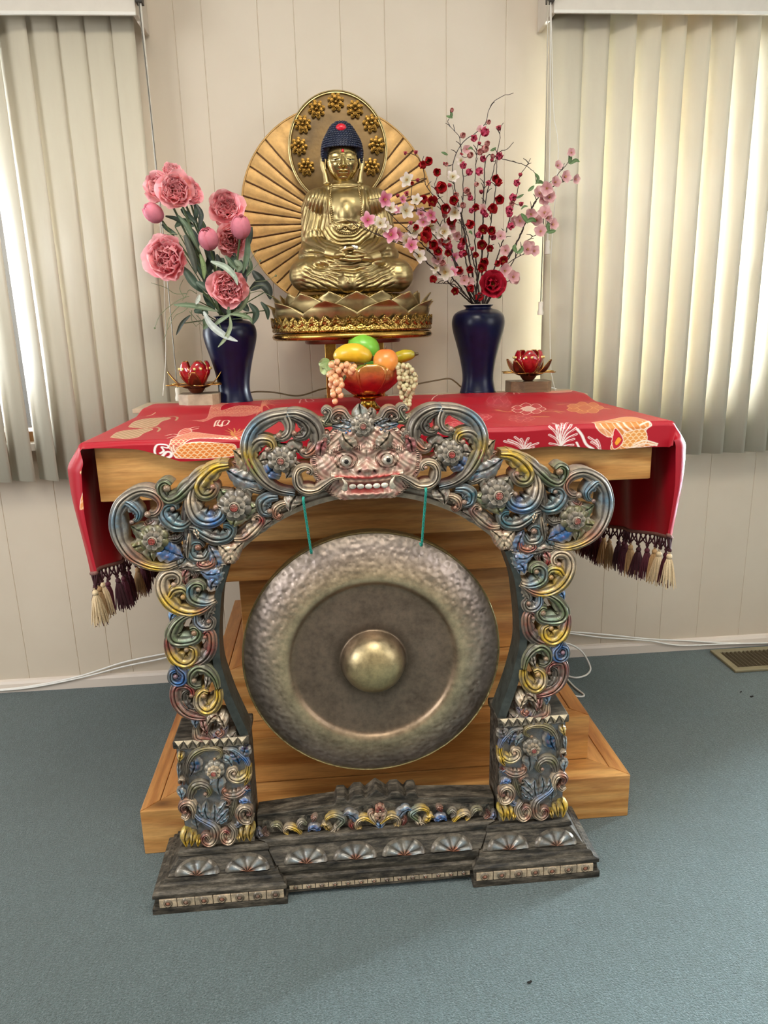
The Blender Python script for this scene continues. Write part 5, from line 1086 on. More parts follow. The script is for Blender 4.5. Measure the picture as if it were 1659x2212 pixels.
mb = MB(); mb.sphere((HX0+2*HK, HY0-262*HK, HZ0+120*HZ), (23*HK, 16*HK, 27*HZ), 12, 8); put('forehead_dot', mb, M_redp, head, sharp=180)
# ---- lotus base
lot = bpy.data.objects.new('lotus_base', None); COL.objects.link(lot); lot.parent = bud
RX, RY = .203, .165
mb = MB(); mb.lathe([(0, 0), (1, 0), (1.0, .028), (.97, .030), (.9, .032), (.80, .060), (.74, .084), (.70, .090), (0, .090)], 96, BC, rx=RX*.985, ry=RY*.985); put('seat', mb, M_fil, lot, sharp=40)
nb = 44; thb = np.linspace(0, 2*PI, nb*8, endpoint=False); sa = np.abs((thb*nb/(2*PI)) % 1-.5)*2
topz = .024+.016*(1-sa)**1.0*(.75+.25*np.sin(thb*nb/4)**2)
P = np.stack([np.stack([BC[0]+RX*k*np.cos(thb), BC[1]+RY*k*np.sin(thb), BC[2]+z], 1) for k, z in ((1.01, 0*topz), (1.025, topz*0+.004), (1.012, topz*.45), (1.03, topz*.55), (1.035, topz), (1.02, topz-.001))])
mb = MB(); mb.grid(P, wv=True); put('filigree_band', mb, M_fil, lot, sharp=40)
def lpetal(th, Rk, z0, Hh, W, out, tipo):
    nu, nv = 15, 18; V = []
    for j in range(nv):
        v = j/(nv-1); w = W*min(1., .80+.7*v)*(1-v**1.55)**.88
        rad = Rk+out*math.sin(PI*.62*v)+tipo*max(0, v-.72)**1.5*4
        for i in range(nu):
            u = 2*i/(nu-1)-1; a = th+u*w; r_ = rad-.05*(abs(u)**2.2)*(1-v)*.4-.012*abs(u)**2+.018*max(0, abs(u)-.86)
            V.append((BC[0]+RX*r_*math.cos(a), BC[1]+RY*r_*math.sin(a), BC[2]+z0+Hh*v))
    mb = MB(); mb.grid(np.array(V).reshape(nv, nu, 3)); o = put('petal', mb, M_gold, lot, sharp=180)
    m = o.modifiers.new('thick', 'SOLIDIFY'); m.thickness = .002
th0 = -PI/2+.03
for k in range(9): lpetal(th0+(k+.5)*2*PI/9, .93, .018, .055, .50, .085, .16)
for k in range(9): lpetal(th0+k*2*PI/9, .88, .022, .070, .52, .08, .10)
for k in range(9): lpetal(th0+(k+.5)*2*PI/9, .82, .030, .064, .46, .07, .05)
# ---- halo and fan
HYp = 2.075
hcx = bp(730, 322, HYp); hrx = (bp(837, 322, HYp)-bp(623, 322, HYp))[0]/2; hrz = (bp(730, 196, HYp)-bp(730, 446, HYp))[1]/2
hal = bpy.data.objects.new('halo', None); COL.objects.link(hal); hal.parent = bud
lz = lambda k, y: [(hcx[0]+hrx*k*math.cos(a), y, hcx[1]+hrz*k*math.sin(a)) for a in np.linspace(0, 2*PI, 96, endpoint=False)]
mb = MB(); mb.grid([lz(k, y) for k, y in ((.0, HYp), (.3, HYp), (.6, HYp), (.92, HYp), (.955, HYp+.002))], wv=True); put('disc', mb, M_hal, hal, sharp=50)
mb = MB(); mb.grid([lz(k, y) for k, y in ((.950, HYp+.001), (.955, HYp-.003), (.97, HYp-.003), (.975, HYp), (.98, HYp-.005), (1., HYp-.004), (1., HYp+.014), (.2, HYp+.014))], wv=True); put('rim', mb, M_gold, hal, sharp=40)
M_rel = gold('relief_gold', .35, attr=True, bump=.1)
for (x, y) in ((783, 165), (650, 215), (915, 215), (555, 318), (1025, 312), (528, 470), (1065, 462), (578, 612), (1030, 612)):
    c = bp(480+x/3.19, 170+y/3.19, HYp); R = 20*KX*.98; ph = rnd.random()*6
    mb = MB(); disc(mb, c, R, 8, .004, .007, C('#4e3816'), C('#86652f'), HYp, dep=.42, ph=ph, r0=.1); disc(mb, c, R*.68, 6, .009, .011, C('#5c431a'), C('#987238'), HYp, dep=.4, ph=ph+.3, r0=.1); mb.sphere((c[0], HYp-.011, c[1]), .004, 8, 6, C('#a88040'))
    put('lotus_blossom', mb, M_rel, hal, sharp=60)
FYp = 2.105; fcc = bp(730, 455, FYp); fr_ = (bp(935, 455, FYp)-bp(525, 455, FYp))[0]/2; fo = bp(730, 483, FYp)
fan = bpy.data.objects.new('fan_back', None); COL.objects.link(fan); fan.parent = bud
NR = 44
def fpt(a, k, y):   # along the ray from fo, k=1 on the circle
    dx, dz = math.cos(a), math.sin(a); ox, oz = fo-fcc; b = ox*dx+oz*dz; L = -b+math.sqrt(b*b-(ox*ox+oz*oz-fr_**2))
    return (fo[0]+dx*L*k, y, fo[1]+dz*L*k)
V = []
for i in range(NR*4):
    a = 2*PI*i/(NR*4); yb_ = FYp-.0012*(.5-.5*math.cos(2*PI*(i % 4)/4)); V.append([fpt(a, k, yb_ if k < .99 else FYp-.001) for k in (.02, .3, .6, .9, .985, .995)]+[fpt(a, 1., FYp+.010), fpt(a, .1, FYp+.010)])
mb = MB(); mb.grid(np.array(V)[::-1], wu=True); put('fan_panel', mb, M_fan, fan, sharp=25)
mb = MB(); P = [fpt(2*PI*i/120, 1., FYp) for i in range(121)]; mb.tube(P, .0028, 6, cap=False); put('fan_edge', mb, M_fan, fan, sharp=180)
for i in range(NR):
    a = 2*PI*(i)/NR
    if .30*PI < a < .70*PI or 1.32*PI < a < 1.68*PI: continue   # hidden by halo and base
    mb = MB(); n_ = 16; P = np.array([fpt(a, k, FYp-.002) for k in np.linspace(.25, .99, n_)]); P[:, 0] += nrnd.normal(0, .00012, n_); P[:, 2] += nrnd.normal(0, .00015, n_)
    mb.tube(P, .0017+.0004*nrnd.rand(n_), 6); put('fan_rib', mb, M_frib, fan, sharp=180)
mb = MB(); mb.box(fcc[0]-.03, fcc[0]+.03, FYp+.01, FYp+.018, BC[2]+.02, fcc[1]+.1); mb.box(fcc[0]-.03, fcc[0]+.03, BC[1]+.05, FYp+.018, BC[2]+.02, BC[2]+.04); put('back_brace', mb, M_frib, fan, smooth=False)
# ---- stand below, beads on the hands
stn = thing('statue_stand', 'golden stand with a flat oval plate on slim posts, carrying the Buddha statue', 'stand', (BC[0], BC[1], .9185))
M_gold2 = gold('stand_gold', .25, '#a98442', .2)
mb = MB(); mb.lathe([(0, -.0195), (.95, -.0195), (.985, -.017), (1.0, -.0105), (.985, -.004), (.95, -.0008), (0, -.0008)], 96, BC, rx=RX*1.03, ry=RY*1.05); put('plate', mb, M_gold2, stn, sharp=60)
mb = MB(); mb.lathe([(0, -.030), (.98, -.030), (1., -.027), (1., -.020), (0, -.020)], 64, BC, rx=.125, ry=.10); put('underplate', mb, simple('underplate_lacquer', '#6b3a22', .35, .5), stn, sharp=40)
for (a, b, yy) in ((703, 727, 1.975), (818, 829, 1.975), (712, 722, 2.04), (800, 811, 2.04)):
    x0, x1 = bp(a, 780, yy)[0], bp(b, 780, yy)[0]
    mb = MB()
    if yy < 2: mb.box(x0, x1, yy-.008, yy+.008, .9185, BC[2]-.03)
    else: mb.tube([((x0+x1)/2, yy, .9185), ((x0+x1)/2, yy, BC[2]-.03)], .005, 12)
    put('post', mb, M_gold2, stn, smooth=yy > 2, bevel=.001 if yy < 2 else 0)
mb = MB(); mb.box(BC[0]-.08, BC[0]+.09, 1.965, 2.048, .9175, .9215); put('foot_plate', mb, M_gold2, stn, smooth=False)
for (x, y, r) in ((743, 547, .0042), (749, 549, .0040), (755, 547.5, .0042), (761, 546, .0046), (766, 545.5, .0042)): pass
mb = MB(); c0 = bp(755, 546)
for dx, dz, r in ((-12, -1.5, .0042), (-6.5, -2.2, .0040), (0, -1.5, .0044), (6, .5, .0046), (11, -.5, .0042), (3, 1.5, .003)): mb.sphere((c0[0]+dx*KX, BC[1]-.118+.001*dx*.1, c0[1]+.002+dz*KZ), r, 12, 8)
put('bead_string', mb, simple('white_beads', '#efece4', .3), sharp=180, label='short string of white beads lying on the hands of the golden statue', category='beads')
# ================================================================== VASES AND FLOWERS
t = NT('cobalt_glaze'); t.set(Roughness=.3, Specular_IOR_Level=.35, Coat_Weight=.0); v = t.coord()
t.base(t.ramp(t.noise(v, 40., 4), [(.3, C('#050826')), (.7, C('#0a0f35'))])); t.b.inputs['Coat Roughness'].default_value = .12; t.bump(t.noise(v, 30.), .08, .001); M_vase = t.m
def vase(px0, px1, ybase, Y, hm, label):
    a, b = on_y(px0, 700, Y), on_y(px1, 700, Y); R = (b[0]-a[0])/2; c = np.array([(a[0]+b[0])/2, Y, .9178])
    pr = [(0, 0), (.66, 0), (.69, .01), (.68, .03), (.63, .09), (.60, .16), (.62, .26), (.70, .40), (.83, .56), (.94, .68), (1., .78), (.985, .85), (.90, .905), (.72, .94), (.53, .955), (.47, .965), (.49, .978), (.56, .995), (.57, 1.0), (.53, 1.003), (.46, .99), (.43, .97), (.43, .93), (.60, .86)]
    P = spl([(r_*R, h_*hm) for r_, h_ in pr], 90); col = np.repeat(C('#10164a')[None], 90, 0)
    vz = thing('vase', label, 'vase', c)
    mb = MB(); mb.lathe(P, 72, c); put('vase_body', mb, M_vase, vz, sharp=180)
    mb = MB(); mb.lathe([(.565*R, .997*hm), (.575*R, 1.001*hm), (.55*R, 1.006*hm), (.52*R, 1.003*hm)], 64, c, close=True); put('rim', mb, simple('bare_rim', '#c9bfae', .4), vz, sharp=180)
    return c, R, hm
VL = vase(437, 553, 866, 1.965, .222, 'dark blue vase on the left, holding pink peonies')
VR = vase(977, 1089, 843, 2.02, .236, 'dark blue vase on the right, holding blossom branches')
M_pet = painted('petal_silk', .6, var=.10, vscale=80); _nt = M_pet.node_tree; _b = _nt.nodes['Principled BSDF']; _tl = _nt.nodes.new('ShaderNodeBsdfTranslucent'); _mx = _nt.nodes.new('ShaderNodeMixShader'); _mx.inputs[0].default_value = .38
_nt.links.new(_b.inputs['Base Color'].links[0].from_socket, _tl.inputs['Color']); _nt.links.new(_b.outputs[0], _mx.inputs[1]); _nt.links.new(_tl.outputs[0], _mx.inputs[2]); _nt.links.new(_mx.outputs[0], _nt.nodes['Material Output'].inputs[0])
M_leaf = painted('leaf_fabric', .45, var=.25, vscale=60, bump=.2, bscale=120)
M_twig = simple('dark_twig', '#33241f', .7, var=.3, vscale=80); M_stem = simple('green_stem', '#4c5d38', .6, var=.2)
def petal(mb, M, L, W, cup, ruffle, cin, cout, tip=None, n=8, k=7, seed=0):
    """petal growing along local +y from the origin, cupped towards +z"""
    r_ = np.random.RandomState(seed); v = np.linspace(0, 1, n); u = np.linspace(-1, 1, k)
    V_, U_ = np.meshgrid(v, u, indexing='ij'); w = W*np.sin(PI*np.clip(V_*.70+.10, 0, 1))**.65
    ph = r_.rand()*6
    x = U_*w; y = L*(V_-.22*np.abs(U_)**2.5*V_); z = cup*L*(V_**1.6)*.55+cup*W*.7*U_**2*V_+ruffle*L*V_**2*np.sin(U_*5+ph)*.6+ruffle*L*V_**3*np.sin(U_*11+ph*2)*.35
    a = cup*1.0*V_  # curl
    P = np.stack([x, y*np.cos(a*.5), z+y*np.sin(a*.5)*.3], -1).reshape(-1, 3); Mn = np.array(M)
    P = P@Mn[:3, :3].T+Mn[:3, 3]
    c = mixc(cin, cout, np.clip(V_*1.25, 0, 1)[..., None]**1.2)
    if tip is not None: c = mixc(c, tip, np.clip(V_-.7, 0, 1)[..., None]*2.2)
    return mb.grid(P.reshape(n, k, 3), c)
Rz = lambda a: Matrix.Rotation(a, 4, 'Z'); Rx = lambda a: Matrix.Rotation(a, 4, 'X')
def peony(R, seed, ci, co, tip, openness=1.):
    mb = MB(); r_ = random.Random(seed)
    for ring, (n, tilt, L, W, cup, ruf) in enumerate(((6, .15, 1.0, .62, .55, .14), (8, .45, .95, .55, .8, .18), (9, .80, .84, .50, .45, .24), (9, 1.05, .78, .48, .3, .26), (9, 1.26, .70, .44, .25, .28))):
        for i in range(n):
            a = 2*PI*i/n+ring*.5+r_.uniform(-.2, .2); M = Rz(a) @ Rx(tilt*openness+r_.uniform(-.2, .2)) @ Matrix.Translation((0, .06*R, 0))
            f = r_.uniform(.85, 1.15); sh = r_.uniform(.88, 1.12)
            petal(mb, M, L*R*f, W*R*f, cup*.55, ruf, np.clip(ci*sh, 0, 1), np.clip(co*sh, 0, 1), tip, 10, 10, r_.randint(0, 9999))
    return mb
def bud_mb(R, seed, co):
    mb = MB(); r_ = random.Random(seed)
    for layer, (n, top) in enumerate(((3, 84), (4, 74), (5, 62))):
        for i in range(n):
            th = 2*PI*i/n+layer*.6+r_.uniform(-.15, .15); V = []; Cc = []
            for v in np.linspace(0, 1, 10):
                lat = math.radians(-80+(80+top)*v); hw = 1.05*math.sin(PI*(.14+.70*v))**.6*(1-.35*v**4)
                for u in np.linspace(-1, 1, 9):
                    rr = R*(.86+.07*layer+.03*u+.05*v**3*(1 if layer == 2 else 0)); lo_ = th+u*hw
                    V.append((rr*math.cos(lat)*math.cos(lo_), rr*math.cos(lat)*math.sin(lo_), rr*1.18*math.sin(lat)+.04*R*math.cos(u*2)*v)); Cc.append(mixc(co*.8, np.clip(co*1.08, 0, 1), v))
            mb.grid(np.array(V).reshape(10, 9, 3), np.array(Cc).reshape(10, 9, 3))
    return mb
PK, PKc, PKt, YB = C('#f7a0a8'), C('#f3a2a2'), C('#fcd0ce'), C('#f5d0a4')
def leafblade(P, w, col, parent=None, name='leaf', vein=True, twist=.3, **tags):
    P = spl(P, 16); T = np.gradient(P, axis=0); T /= np.linalg.norm(T, axis=1)[:, None]+1e-9
    side = np.cross(T, np.array([0.15, -1., .25])); side /= np.linalg.norm(side, axis=1)[:, None]+1e-9; nn = np.cross(side, T)
    t_ = np.linspace(0, 1, 16); W = w*np.sin(PI*np.clip(t_*.93+.05, 0, 1))**.7; u = np.linspace(-1, 1, 5)
    V = P[:, None]+side[:, None]*(u[None, :, None]*W[:, None, None])+nn[:, None]*((np.abs(u)*.35*w)[None, :, None]*np.sin(PI*t_)[:, None, None])
    c = np.repeat(np.repeat(np.asarray(col)[None, None], 16, 0), 5, 1); c[:, 2] = c[:, 2]*1.35+.02
    mb = MB(); mb.grid(V, c); return put(name, mb, M_leaf, parent, sharp=180, **tags)
A2 = lambda x, y, Y: on_y(280+x/3.88, 330+y/3.88, Y)
mouth = VL[0]+np.array([0, 0, VL[2]*.98])
# peony stems: (x, y, radius in zoom units, depth, kind, aim)
blooms = [((355, 155), 88, 1.97, 'p', (.1, -.6, .7), 'topmost small pink peony at the back of the left cluster'), ((255, 290), 130, 1.93, 'q', (-.5, -.9, .25), 'open pink peony with yellow heart at the upper left'), ((390, 320), 140, 1.90, 'q', (.0, -1, .1), 'wide pink peony in the middle of the upper left cluster'),
          ((510, 330), 105, 1.95, 'p', (.7, -.8, .1), 'pink peony at the right edge of the upper left cluster'), ((810, 470), 155, 2.0, 'p', (.1, -.9, .3), 'pink peony beside the golden fan, highest of the right cluster'), ((850, 735), 140, 1.96, 'q', (.2, -.9, -.1), 'pink peony behind two buds, middle of the right cluster'),
          ((320, 890), 180, 1.88, 'p', (-.3, -1, .0), 'large full pink peony lowest at the left'), ((830, 1130), 160, 1.86, 'q', (.1, -.9, -.3), 'pink and yellow peony low in front, crossed by a pale leaf')]
buds = [((200, 505), 78, 1.92, (-.6, -.5, .5), 'pink peony bud at the far left'), ((660, 725), 84, 1.90, (.0, -.6, .7), 'pink peony bud in the centre of the bouquet'), ((930, 625), 86, 1.90, (.15, -.5, .8), 'pink peony bud near the golden fan')]
kz = .00126/3.88
for i, (p, R, Y, kd, aim, lab) in enumerate(blooms):
    c = A2(*p, Y); st = thing('peony', lab, 'flower', mouth+np.array([rnd.uniform(-.02, .02), rnd.uniform(-.02, .02), -.05]), 'pink peonies in the left vase')
    b = Vector(aim).normalized(); back = np.array(b)*R*kz*.25
    mb = peony(R*kz*.98, 11+i, PKc if kd == 'p' else YB, PK, PKt, 1.); M = Matrix.Translation(c-back) @ look(aim) @ Rz(rnd.uniform(0, 6)); mb.xform(M); put('bloom', mb, M_pet, st, sharp=180)
    o = wloc(st); mid = (o*.45+(c-back)*.55)+np.array([0, .015, .02]); mb = MB(); mb.tube(spl([o, o*.75+mid*.25+np.array([0, 0, .03]), mid, c-back*1.6], 24), .0028, 6); put('stem', mb, M_stem, st, sharp=180)
for i, (p, R, Y, aim, lab) in enumerate(buds):
    c = A2(*p, Y); st = thing('peony_bud', lab, 'flower', mouth+np.array([rnd.uniform(-.02, .02), rnd.uniform(-.02, .02), -.05]), 'pink peony buds in the left vase')
    mb = bud_mb(R*kz*.86, 31+i, C('#ee98a8')); mb.xform(Matrix.Translation(c) @ look(aim)); put('bud', mb, M_pet, st, sharp=180)
    mb = MB()
    for k in range(3): petal(mb, Rz(2.1*k) @ Matrix.Translation((0, .1*R*kz, -.85*R*kz)) @ Rx(.75), R*kz*1.3, R*kz*.55, .8, .03, C('#5d6b38'), C('#8a9455'))
    mb.xform(Matrix.Translation(c) @ look(aim)); put('sepal', mb, M_leaf, st, sharp=180)
    o = wloc(st); e_ = c-np.array(Vector(aim).normalized())*R*kz*.8; mb = MB(); mb.tube(spl([o, o*.5+e_*.5+np.array([0, .01, .02]), e_], 20), .0026, 6); put('stem', mb, M_stem, st, sharp=180)
DG, MG, GG, PG, DK2 = C('#2f4634'), C('#4a5f42'), C('#6d7d62'), C('#a9b3a6'), C('#232e24')
leaves = [([(300, 530), (400, 560), (480, 620), (530, 700)], 24, DG, 1.93), ([(270, 600), (330, 650), (400, 690)], 22, DG, 1.94), ([(560, 430), (600, 520), (580, 640)], 24, DK2, 1.93), ([(430, 470), (480, 520), (560, 590)], 30, DG, 1.95), ([(540, 410), (560, 500), (540, 590)], 22, DG, 1.96), ([(380, 620), (440, 580), (520, 570)], 30, MG, 1.94), ([(400, 520), (480, 620), (590, 830)], 26, MG, 1.91), ([(460, 690), (520, 850), (560, 1010)], 36, C('#434a3e'), 1.90),
          ([(590, 850), (620, 950), (625, 1060)], 24, C('#6f8450'), 1.89), ([(450, 960), (530, 1080), (610, 1170)], 44, DG, 1.88), ([(560, 1080), (630, 1130), (690, 1190)], 36, DG, 1.87), ([(990, 680), (985, 850), (950, 1010)], 30, MG, 1.93), ([(1025, 620), (1010, 720), (990, 800)], 22, DK2, 1.95), ([(800, 860), (860, 940), (900, 980)], 22, MG, 1.92), ([(880, 900), (920, 950), (900, 1000)], 34, GG, 1.93), ([(680, 910), (800, 960), (880, 1040), (905, 1110)], 30, C('#93a08e'), 1.82),
          ([(370, 1275), (500, 1280), (620, 1300), (740, 1330)], 26, C('#5e7052'), 1.87), ([(510, 1360), (440, 1430), (390, 1530)], 18, DK2, 1.88), ([(620, 1330), (680, 1440), (790, 1530), (905, 1580)], 34, C('#aab4ae'), 1.84), ([(840, 1370), (845, 1460), (800, 1560), (740, 1630)], 20, C('#7d8c6c'), 1.84), ([(840, 1350), (930, 1360), (1010, 1390), (1025, 1430)], 22, C('#5c6f4c'), 1.85), ([(850, 1350), (770, 1400), (690, 1460)], 20, C('#75866a'), 1.85), ([(830, 1290), (830, 1340), (835, 1370)], 20, MG, 1.86), ([(860, 1350), (940, 1300), (1000, 1180), (990, 1120)], 20, C('#6d7f60'), 1.88),
          ([(1000, 1260), (1060, 1340), (1030, 1440)], 34, DG, 1.93), ([(1010, 1150), (1100, 1100), (1160, 1150), (1180, 1230)], 52, DK2, 1.97), ([(1030, 990), (1080, 1050), (1150, 1120)], 44, DK2, 1.99), ([(1100, 1250), (1150, 1320), (1160, 1400)], 26, DG, 1.95), ([(620, 1390), (640, 1440), (620, 1480)], 30, MG, 1.90), ([(590, 1190), (570, 1240), (555, 1270)], 20, PG, 1.86), ([(730, 850), (760, 950), (740, 1000)], 30, DK2, 1.95), ([(540, 1330), (600, 1320), (660, 1350)], 40, DG, 1.90), ([(700, 1000), (650, 1080), (690, 1200)], 40, DK2, 1.94), ([(620, 780), (680, 860), (700, 950)], 34, DG, 1.94), ([(900, 1240), (960, 1290), (1000, 1330)], 40, DG, 1.92), ([(760, 1250), (800, 1320), (830, 1360)], 34, DK2, 1.90), ([(1000, 880), (1010, 960), (980, 1040)], 26, MG, 1.95)]+[([(x, y), (x+dx/2+8, y+dy/2), (x+dx, y+dy)], w_, c_, 1.955) for x, y, dx, dy, w_, c_ in ((520, 640, 40, 190, 44, DK2), (600, 560, 20, 170, 34, DG), (700, 820, -60, 210, 46, DK2), (780, 880, -40, 220, 46, DG), (640, 980, 60, 200, 50, DK2), (560, 880, 90, 230, 40, DG), (880, 840, -40, 160, 36, DG), (930, 900, 20, 240, 46, DK2), (720, 1150, 60, 160, 50, DK2), (620, 1180, 90, 150, 40, DG), (420, 560, 120, 60, 30, DG), (960, 1080, -60, 230, 44, DK2), (500, 740, 60, 160, 36, MG), (820, 1240, 30, 130, 44, DK2))]
fol = thing('foliage_spray', 'green leaf sprays and curly twigs around the peonies in the left vase', 'leaves', mouth+np.array([0, 0, -.04]))
mb = MB()
for (L, w, c, Y) in leaves:
    P = [A2(x, y, Y) for x, y in L]; leafblade(P, w*kz*.78, c, fol)
    mb.tube(spl([mouth+np.array([rnd.uniform(-.015, .015), rnd.uniform(-.015, .015), -.03]), mouth*.5+P[0]*.5+np.array([0, .02, -.01]), P[0] if P[0][2] < P[-1][2] else P[len(P)//2]], 10), .0014, 5)
put('stems', mb, M_stem, fol, sharp=180)
M_tw2 = simple('curly_twig', '#6f7a58', .6)
for L in ([(480, 1180), (380, 1180), (300, 1130), (180, 1090)], [(500, 1200), (420, 1230), (330, 1290), (250, 1370), (210, 1470)], [(480, 1250), (400, 1300), (330, 1390), (310, 1500), (280, 1590)], [(460, 1220), (420, 1140), (450, 1060)], [(520, 1270), (450, 1330), (380, 1370), (320, 1480)], [(1000, 1180), (1090, 1160), (1160, 1190), (1210, 1220)], [(1000, 1160), (1050, 1120), (1140, 1110)], [(235, 750), (300, 690), (400, 680), (470, 720)], [(980, 1030), (1040, 970), (1095, 905)], [(1050, 1080), (1150, 1070), (1225, 1030)], [(500, 1330), (560, 1400), (610, 1450)], [(520, 1320), (520, 1400), (560, 1460)], [(560, 1180), (500, 1150), (470, 1200), (440, 1240)], [(1000, 950), (1020, 880), (1080, 810)], [(560, 1360), (600, 1410), (560, 1450)]):
    mb = MB(); P = spl([A2(x, y, 1.90) for x, y in L], 30); mb.tube(P, np.linspace(.0011, .0006, 30), 5)
    if L[0] in ((980, 1030), (1050, 1080), (500, 1200)): mb.sphere(P[-1], .0028, 8, 6)
    put('curly_twig', mb, M_tw2, fol, sharp=180)

# ---- blossom branches in the right vase
A3 = lambda x, y, Y: on_y(770+x/3.318, 190+y/3.318, Y)
mR = VR[0]+np.array([0, 0, VR[2]*.985])
WHp, PKl, PKd, RDf, PKs = C('#f3e6e2'), C('#e9b6b8'), C('#d2476a'), C('#b5121f'), C('#e58aa0')
def flower_mesh(nm, n, cup, tilt, W, ci, co, tip, ruf=.06, stam=True, inner=False):
    mb = MB(); r_ = random.Random(hash(nm) % 997 if False else len(nm)*7)
    for i in range(n): petal(mb, Rz(2*PI*i/n+r_.uniform(-.12, .12)) @ Rx(tilt+r_.uniform(-.15, .15)) @ Matrix.Translation((0, .05, 0)), r_.uniform(.9, 1.05), W, cup, ruf, ci, co, tip, 7, 6, i+len(nm))
    if inner:
        for i in range(n): petal(mb, Rz(2*PI*(i+.5)/n) @ Rx(tilt+.5), .7, W*.8, cup, ruf*1.5, ci, co, tip, 6, 5, i+40)
    if stam:
        for i in range(8):
            a = i*.785; mb.tube([(0, 0, .05), (.16*math.cos(a), .16*math.sin(a), .34)], .018, 4, C('#d8b060'), cap=False); mb.sphere((.16*math.cos(a), .16*math.sin(a), .35), .04, 5, 4, C('#d9a83c'))
    mb.lathe([(0.02, -.22), (.10, -.12), (.14, .0), (.05, .05)], 8, (0, 0, 0), C('#6a3b30'))
    return mesh(mb, nm, M_pet, sharp=180)
FM = {'R': flower_mesh('blossom_red', 5, .75, .55, .62, C('#7d0a14'), RDf, C('#d83038')), 'r': flower_mesh('blossom_rose', 5, .9, .8, .62, C('#a82448'), PKd, C('#e0708c'), inner=True),
      'W': flower_mesh('blossom_white', 5, .15, .25, .36, C('#cfc79a'), WHp, WHp), 'w': flower_mesh('blossom_blush', 6, .2, .2, .30, C('#d05a86'), C('#f0c8d0'), WHp), 'k': flower_mesh('blossom_pink', 5, .15, .2, .36, C('#c83a70'), C('#eda8bc'), C('#f4cdd4')),
      'l': flower_mesh('blossom_cherry', 5, .3, .35, .52, C('#d49aa0'), C('#e6bcbc'), C('#efd6d0')), 'p': flower_mesh('blossom_apricot', 6, .7, .8, .5, C('#c96a6a'), C('#dd9a96'), C('#ecc3b6'), inner=True), 'B': None}
mb = MB()
for i in range(4): petal(mb, Rz(i*PI/2) @ Matrix.Translation((0, .25, -.5)) @ Rx(1.25), 1.3, .8, .9, .02, C('#8a2032'), C('#c04858'), None, 6, 6, i)
mb.lathe([(0.03, -.75), (.25, -.55), (.45, -.25), (.40, -.1)], 8, (0, 0, 0), C('#5c3328')); FM['B'] = mesh(mb, 'blossom_bud', M_pet, sharp=180)
branches = [([(885, 1570), (850, 1100), (850, 700), (868, 420), (905, 300)], 2.02, 'twig of rose blossoms rising straight from the middle of the right vase'),
    ([(872, 1570), (770, 1000), (690, 620), (740, 420), (870, 310), (930, 240), (960, 130), (1040, 62), (1125, 38)], 2.08, 'bare curving twig reaching highest above the right vase'),
    ([(862, 1570), (760, 1100), (765, 700), (745, 400), (735, 345), (690, 300), (650, 240)], 2.06, 'upright twig of apricot blossoms, second highest tip'),
    ([(850, 1570), (720, 1280), (600, 850), (500, 700), (475, 560), (420, 480), (350, 470)], 1.98, 'red blossom branch arching up left in front of the fan'),
    ([(850, 1570), (640, 1300), (430, 1080), (240, 900), (170, 800), (85, 798)], 1.83, 'thin branch of white and pink blossoms reaching over the statue shoulder'),
    ([(850, 1570), (560, 1300), (380, 1150), (250, 1095), (0, 985), (-73, 942)], 1.80, 'lowest thin blossom branch, its bare tip crossing the statue chest'),
    ([(880, 1570), (800, 1200), (740, 950), (590, 780), (560, 690)], 1.96, 'red quince branch leaning left, left of the centre twigs'),
    ([(900, 1570), (900, 1100), (930, 780), (980, 600), (1020, 400), (1030, 310), (1050, 250)], 2.05, 'slim twig ending in one pink bud, right of the centre'),
    ([(905, 1570), (960, 1000), (1000, 700), (1012, 480), (1080, 440), (1125, 390)], 2.03, 'forked twig with red blossoms right of the centre'),
    ([(910, 1570), (1000, 1250), (1080, 1000), (1150, 750), (1170, 640), (1210, 570), (1250, 505)], 2.0, 'rose blossom twig leaning right with a bare tip'),
    ([(920, 1570), (1050, 1300), (1180, 1050), (1260, 850), (1350, 720), (1470, 590), (1525, 520)], 1.98, 'pale cherry branch reaching furthest right with green leaves'),
    ([(920, 1570), (1100, 1280), (1200, 1120), (1290, 1050), (1380, 985), (1430, 1000)], 1.95, 'pale cherry branch low at the right'),
    ([(1150, 1110), (1250, 880), (1320, 770), (1440, 690), (1570, 650)], 1.96, 'pale cherry twig pointing right over the blind'),
    ([(918, 1570), (1060, 1290), (1180, 1200), (1270, 1170)], 1.93, 'short pale cherry twig at the lower right'),
    ([(900, 1200), (915, 700), (935, 495), (1050, 510), (1180, 545), (1270, 600), (1290, 690)], 2.07, 'thin drooping twig with green leaves over the right side'),
    ([(860, 1570), (760, 1460), (700, 1410), (640, 1400), (580, 1400), (545, 1390)], 1.93, 'short red blossom branch bending low to the left'),
    ([(918, 1565), (1000, 1450), (1080, 1390), (1140, 1360)], 1.92, 'short twig with a pale blossom low at the right'),
    ([(885, 1570), (870, 1500), (930, 1450)], 1.90, 'large crimson poppy-like flower just above the vase rim'),
    ([(868, 1570), (720, 1300), (640, 1060), (520, 900), (340, 860)], 1.93, 'branch with large white blossoms left of the centre'),
    ([(880, 1570), (700, 1230), (560, 1060), (470, 950), (390, 780)], 1.95, 'branch of dark red blossoms low at the left'),
    ([(890, 1570), (850, 1300), (780, 1000), (705, 800), (690, 700)], 1.94, 'upright branch of white and red blossoms left of the centre')]
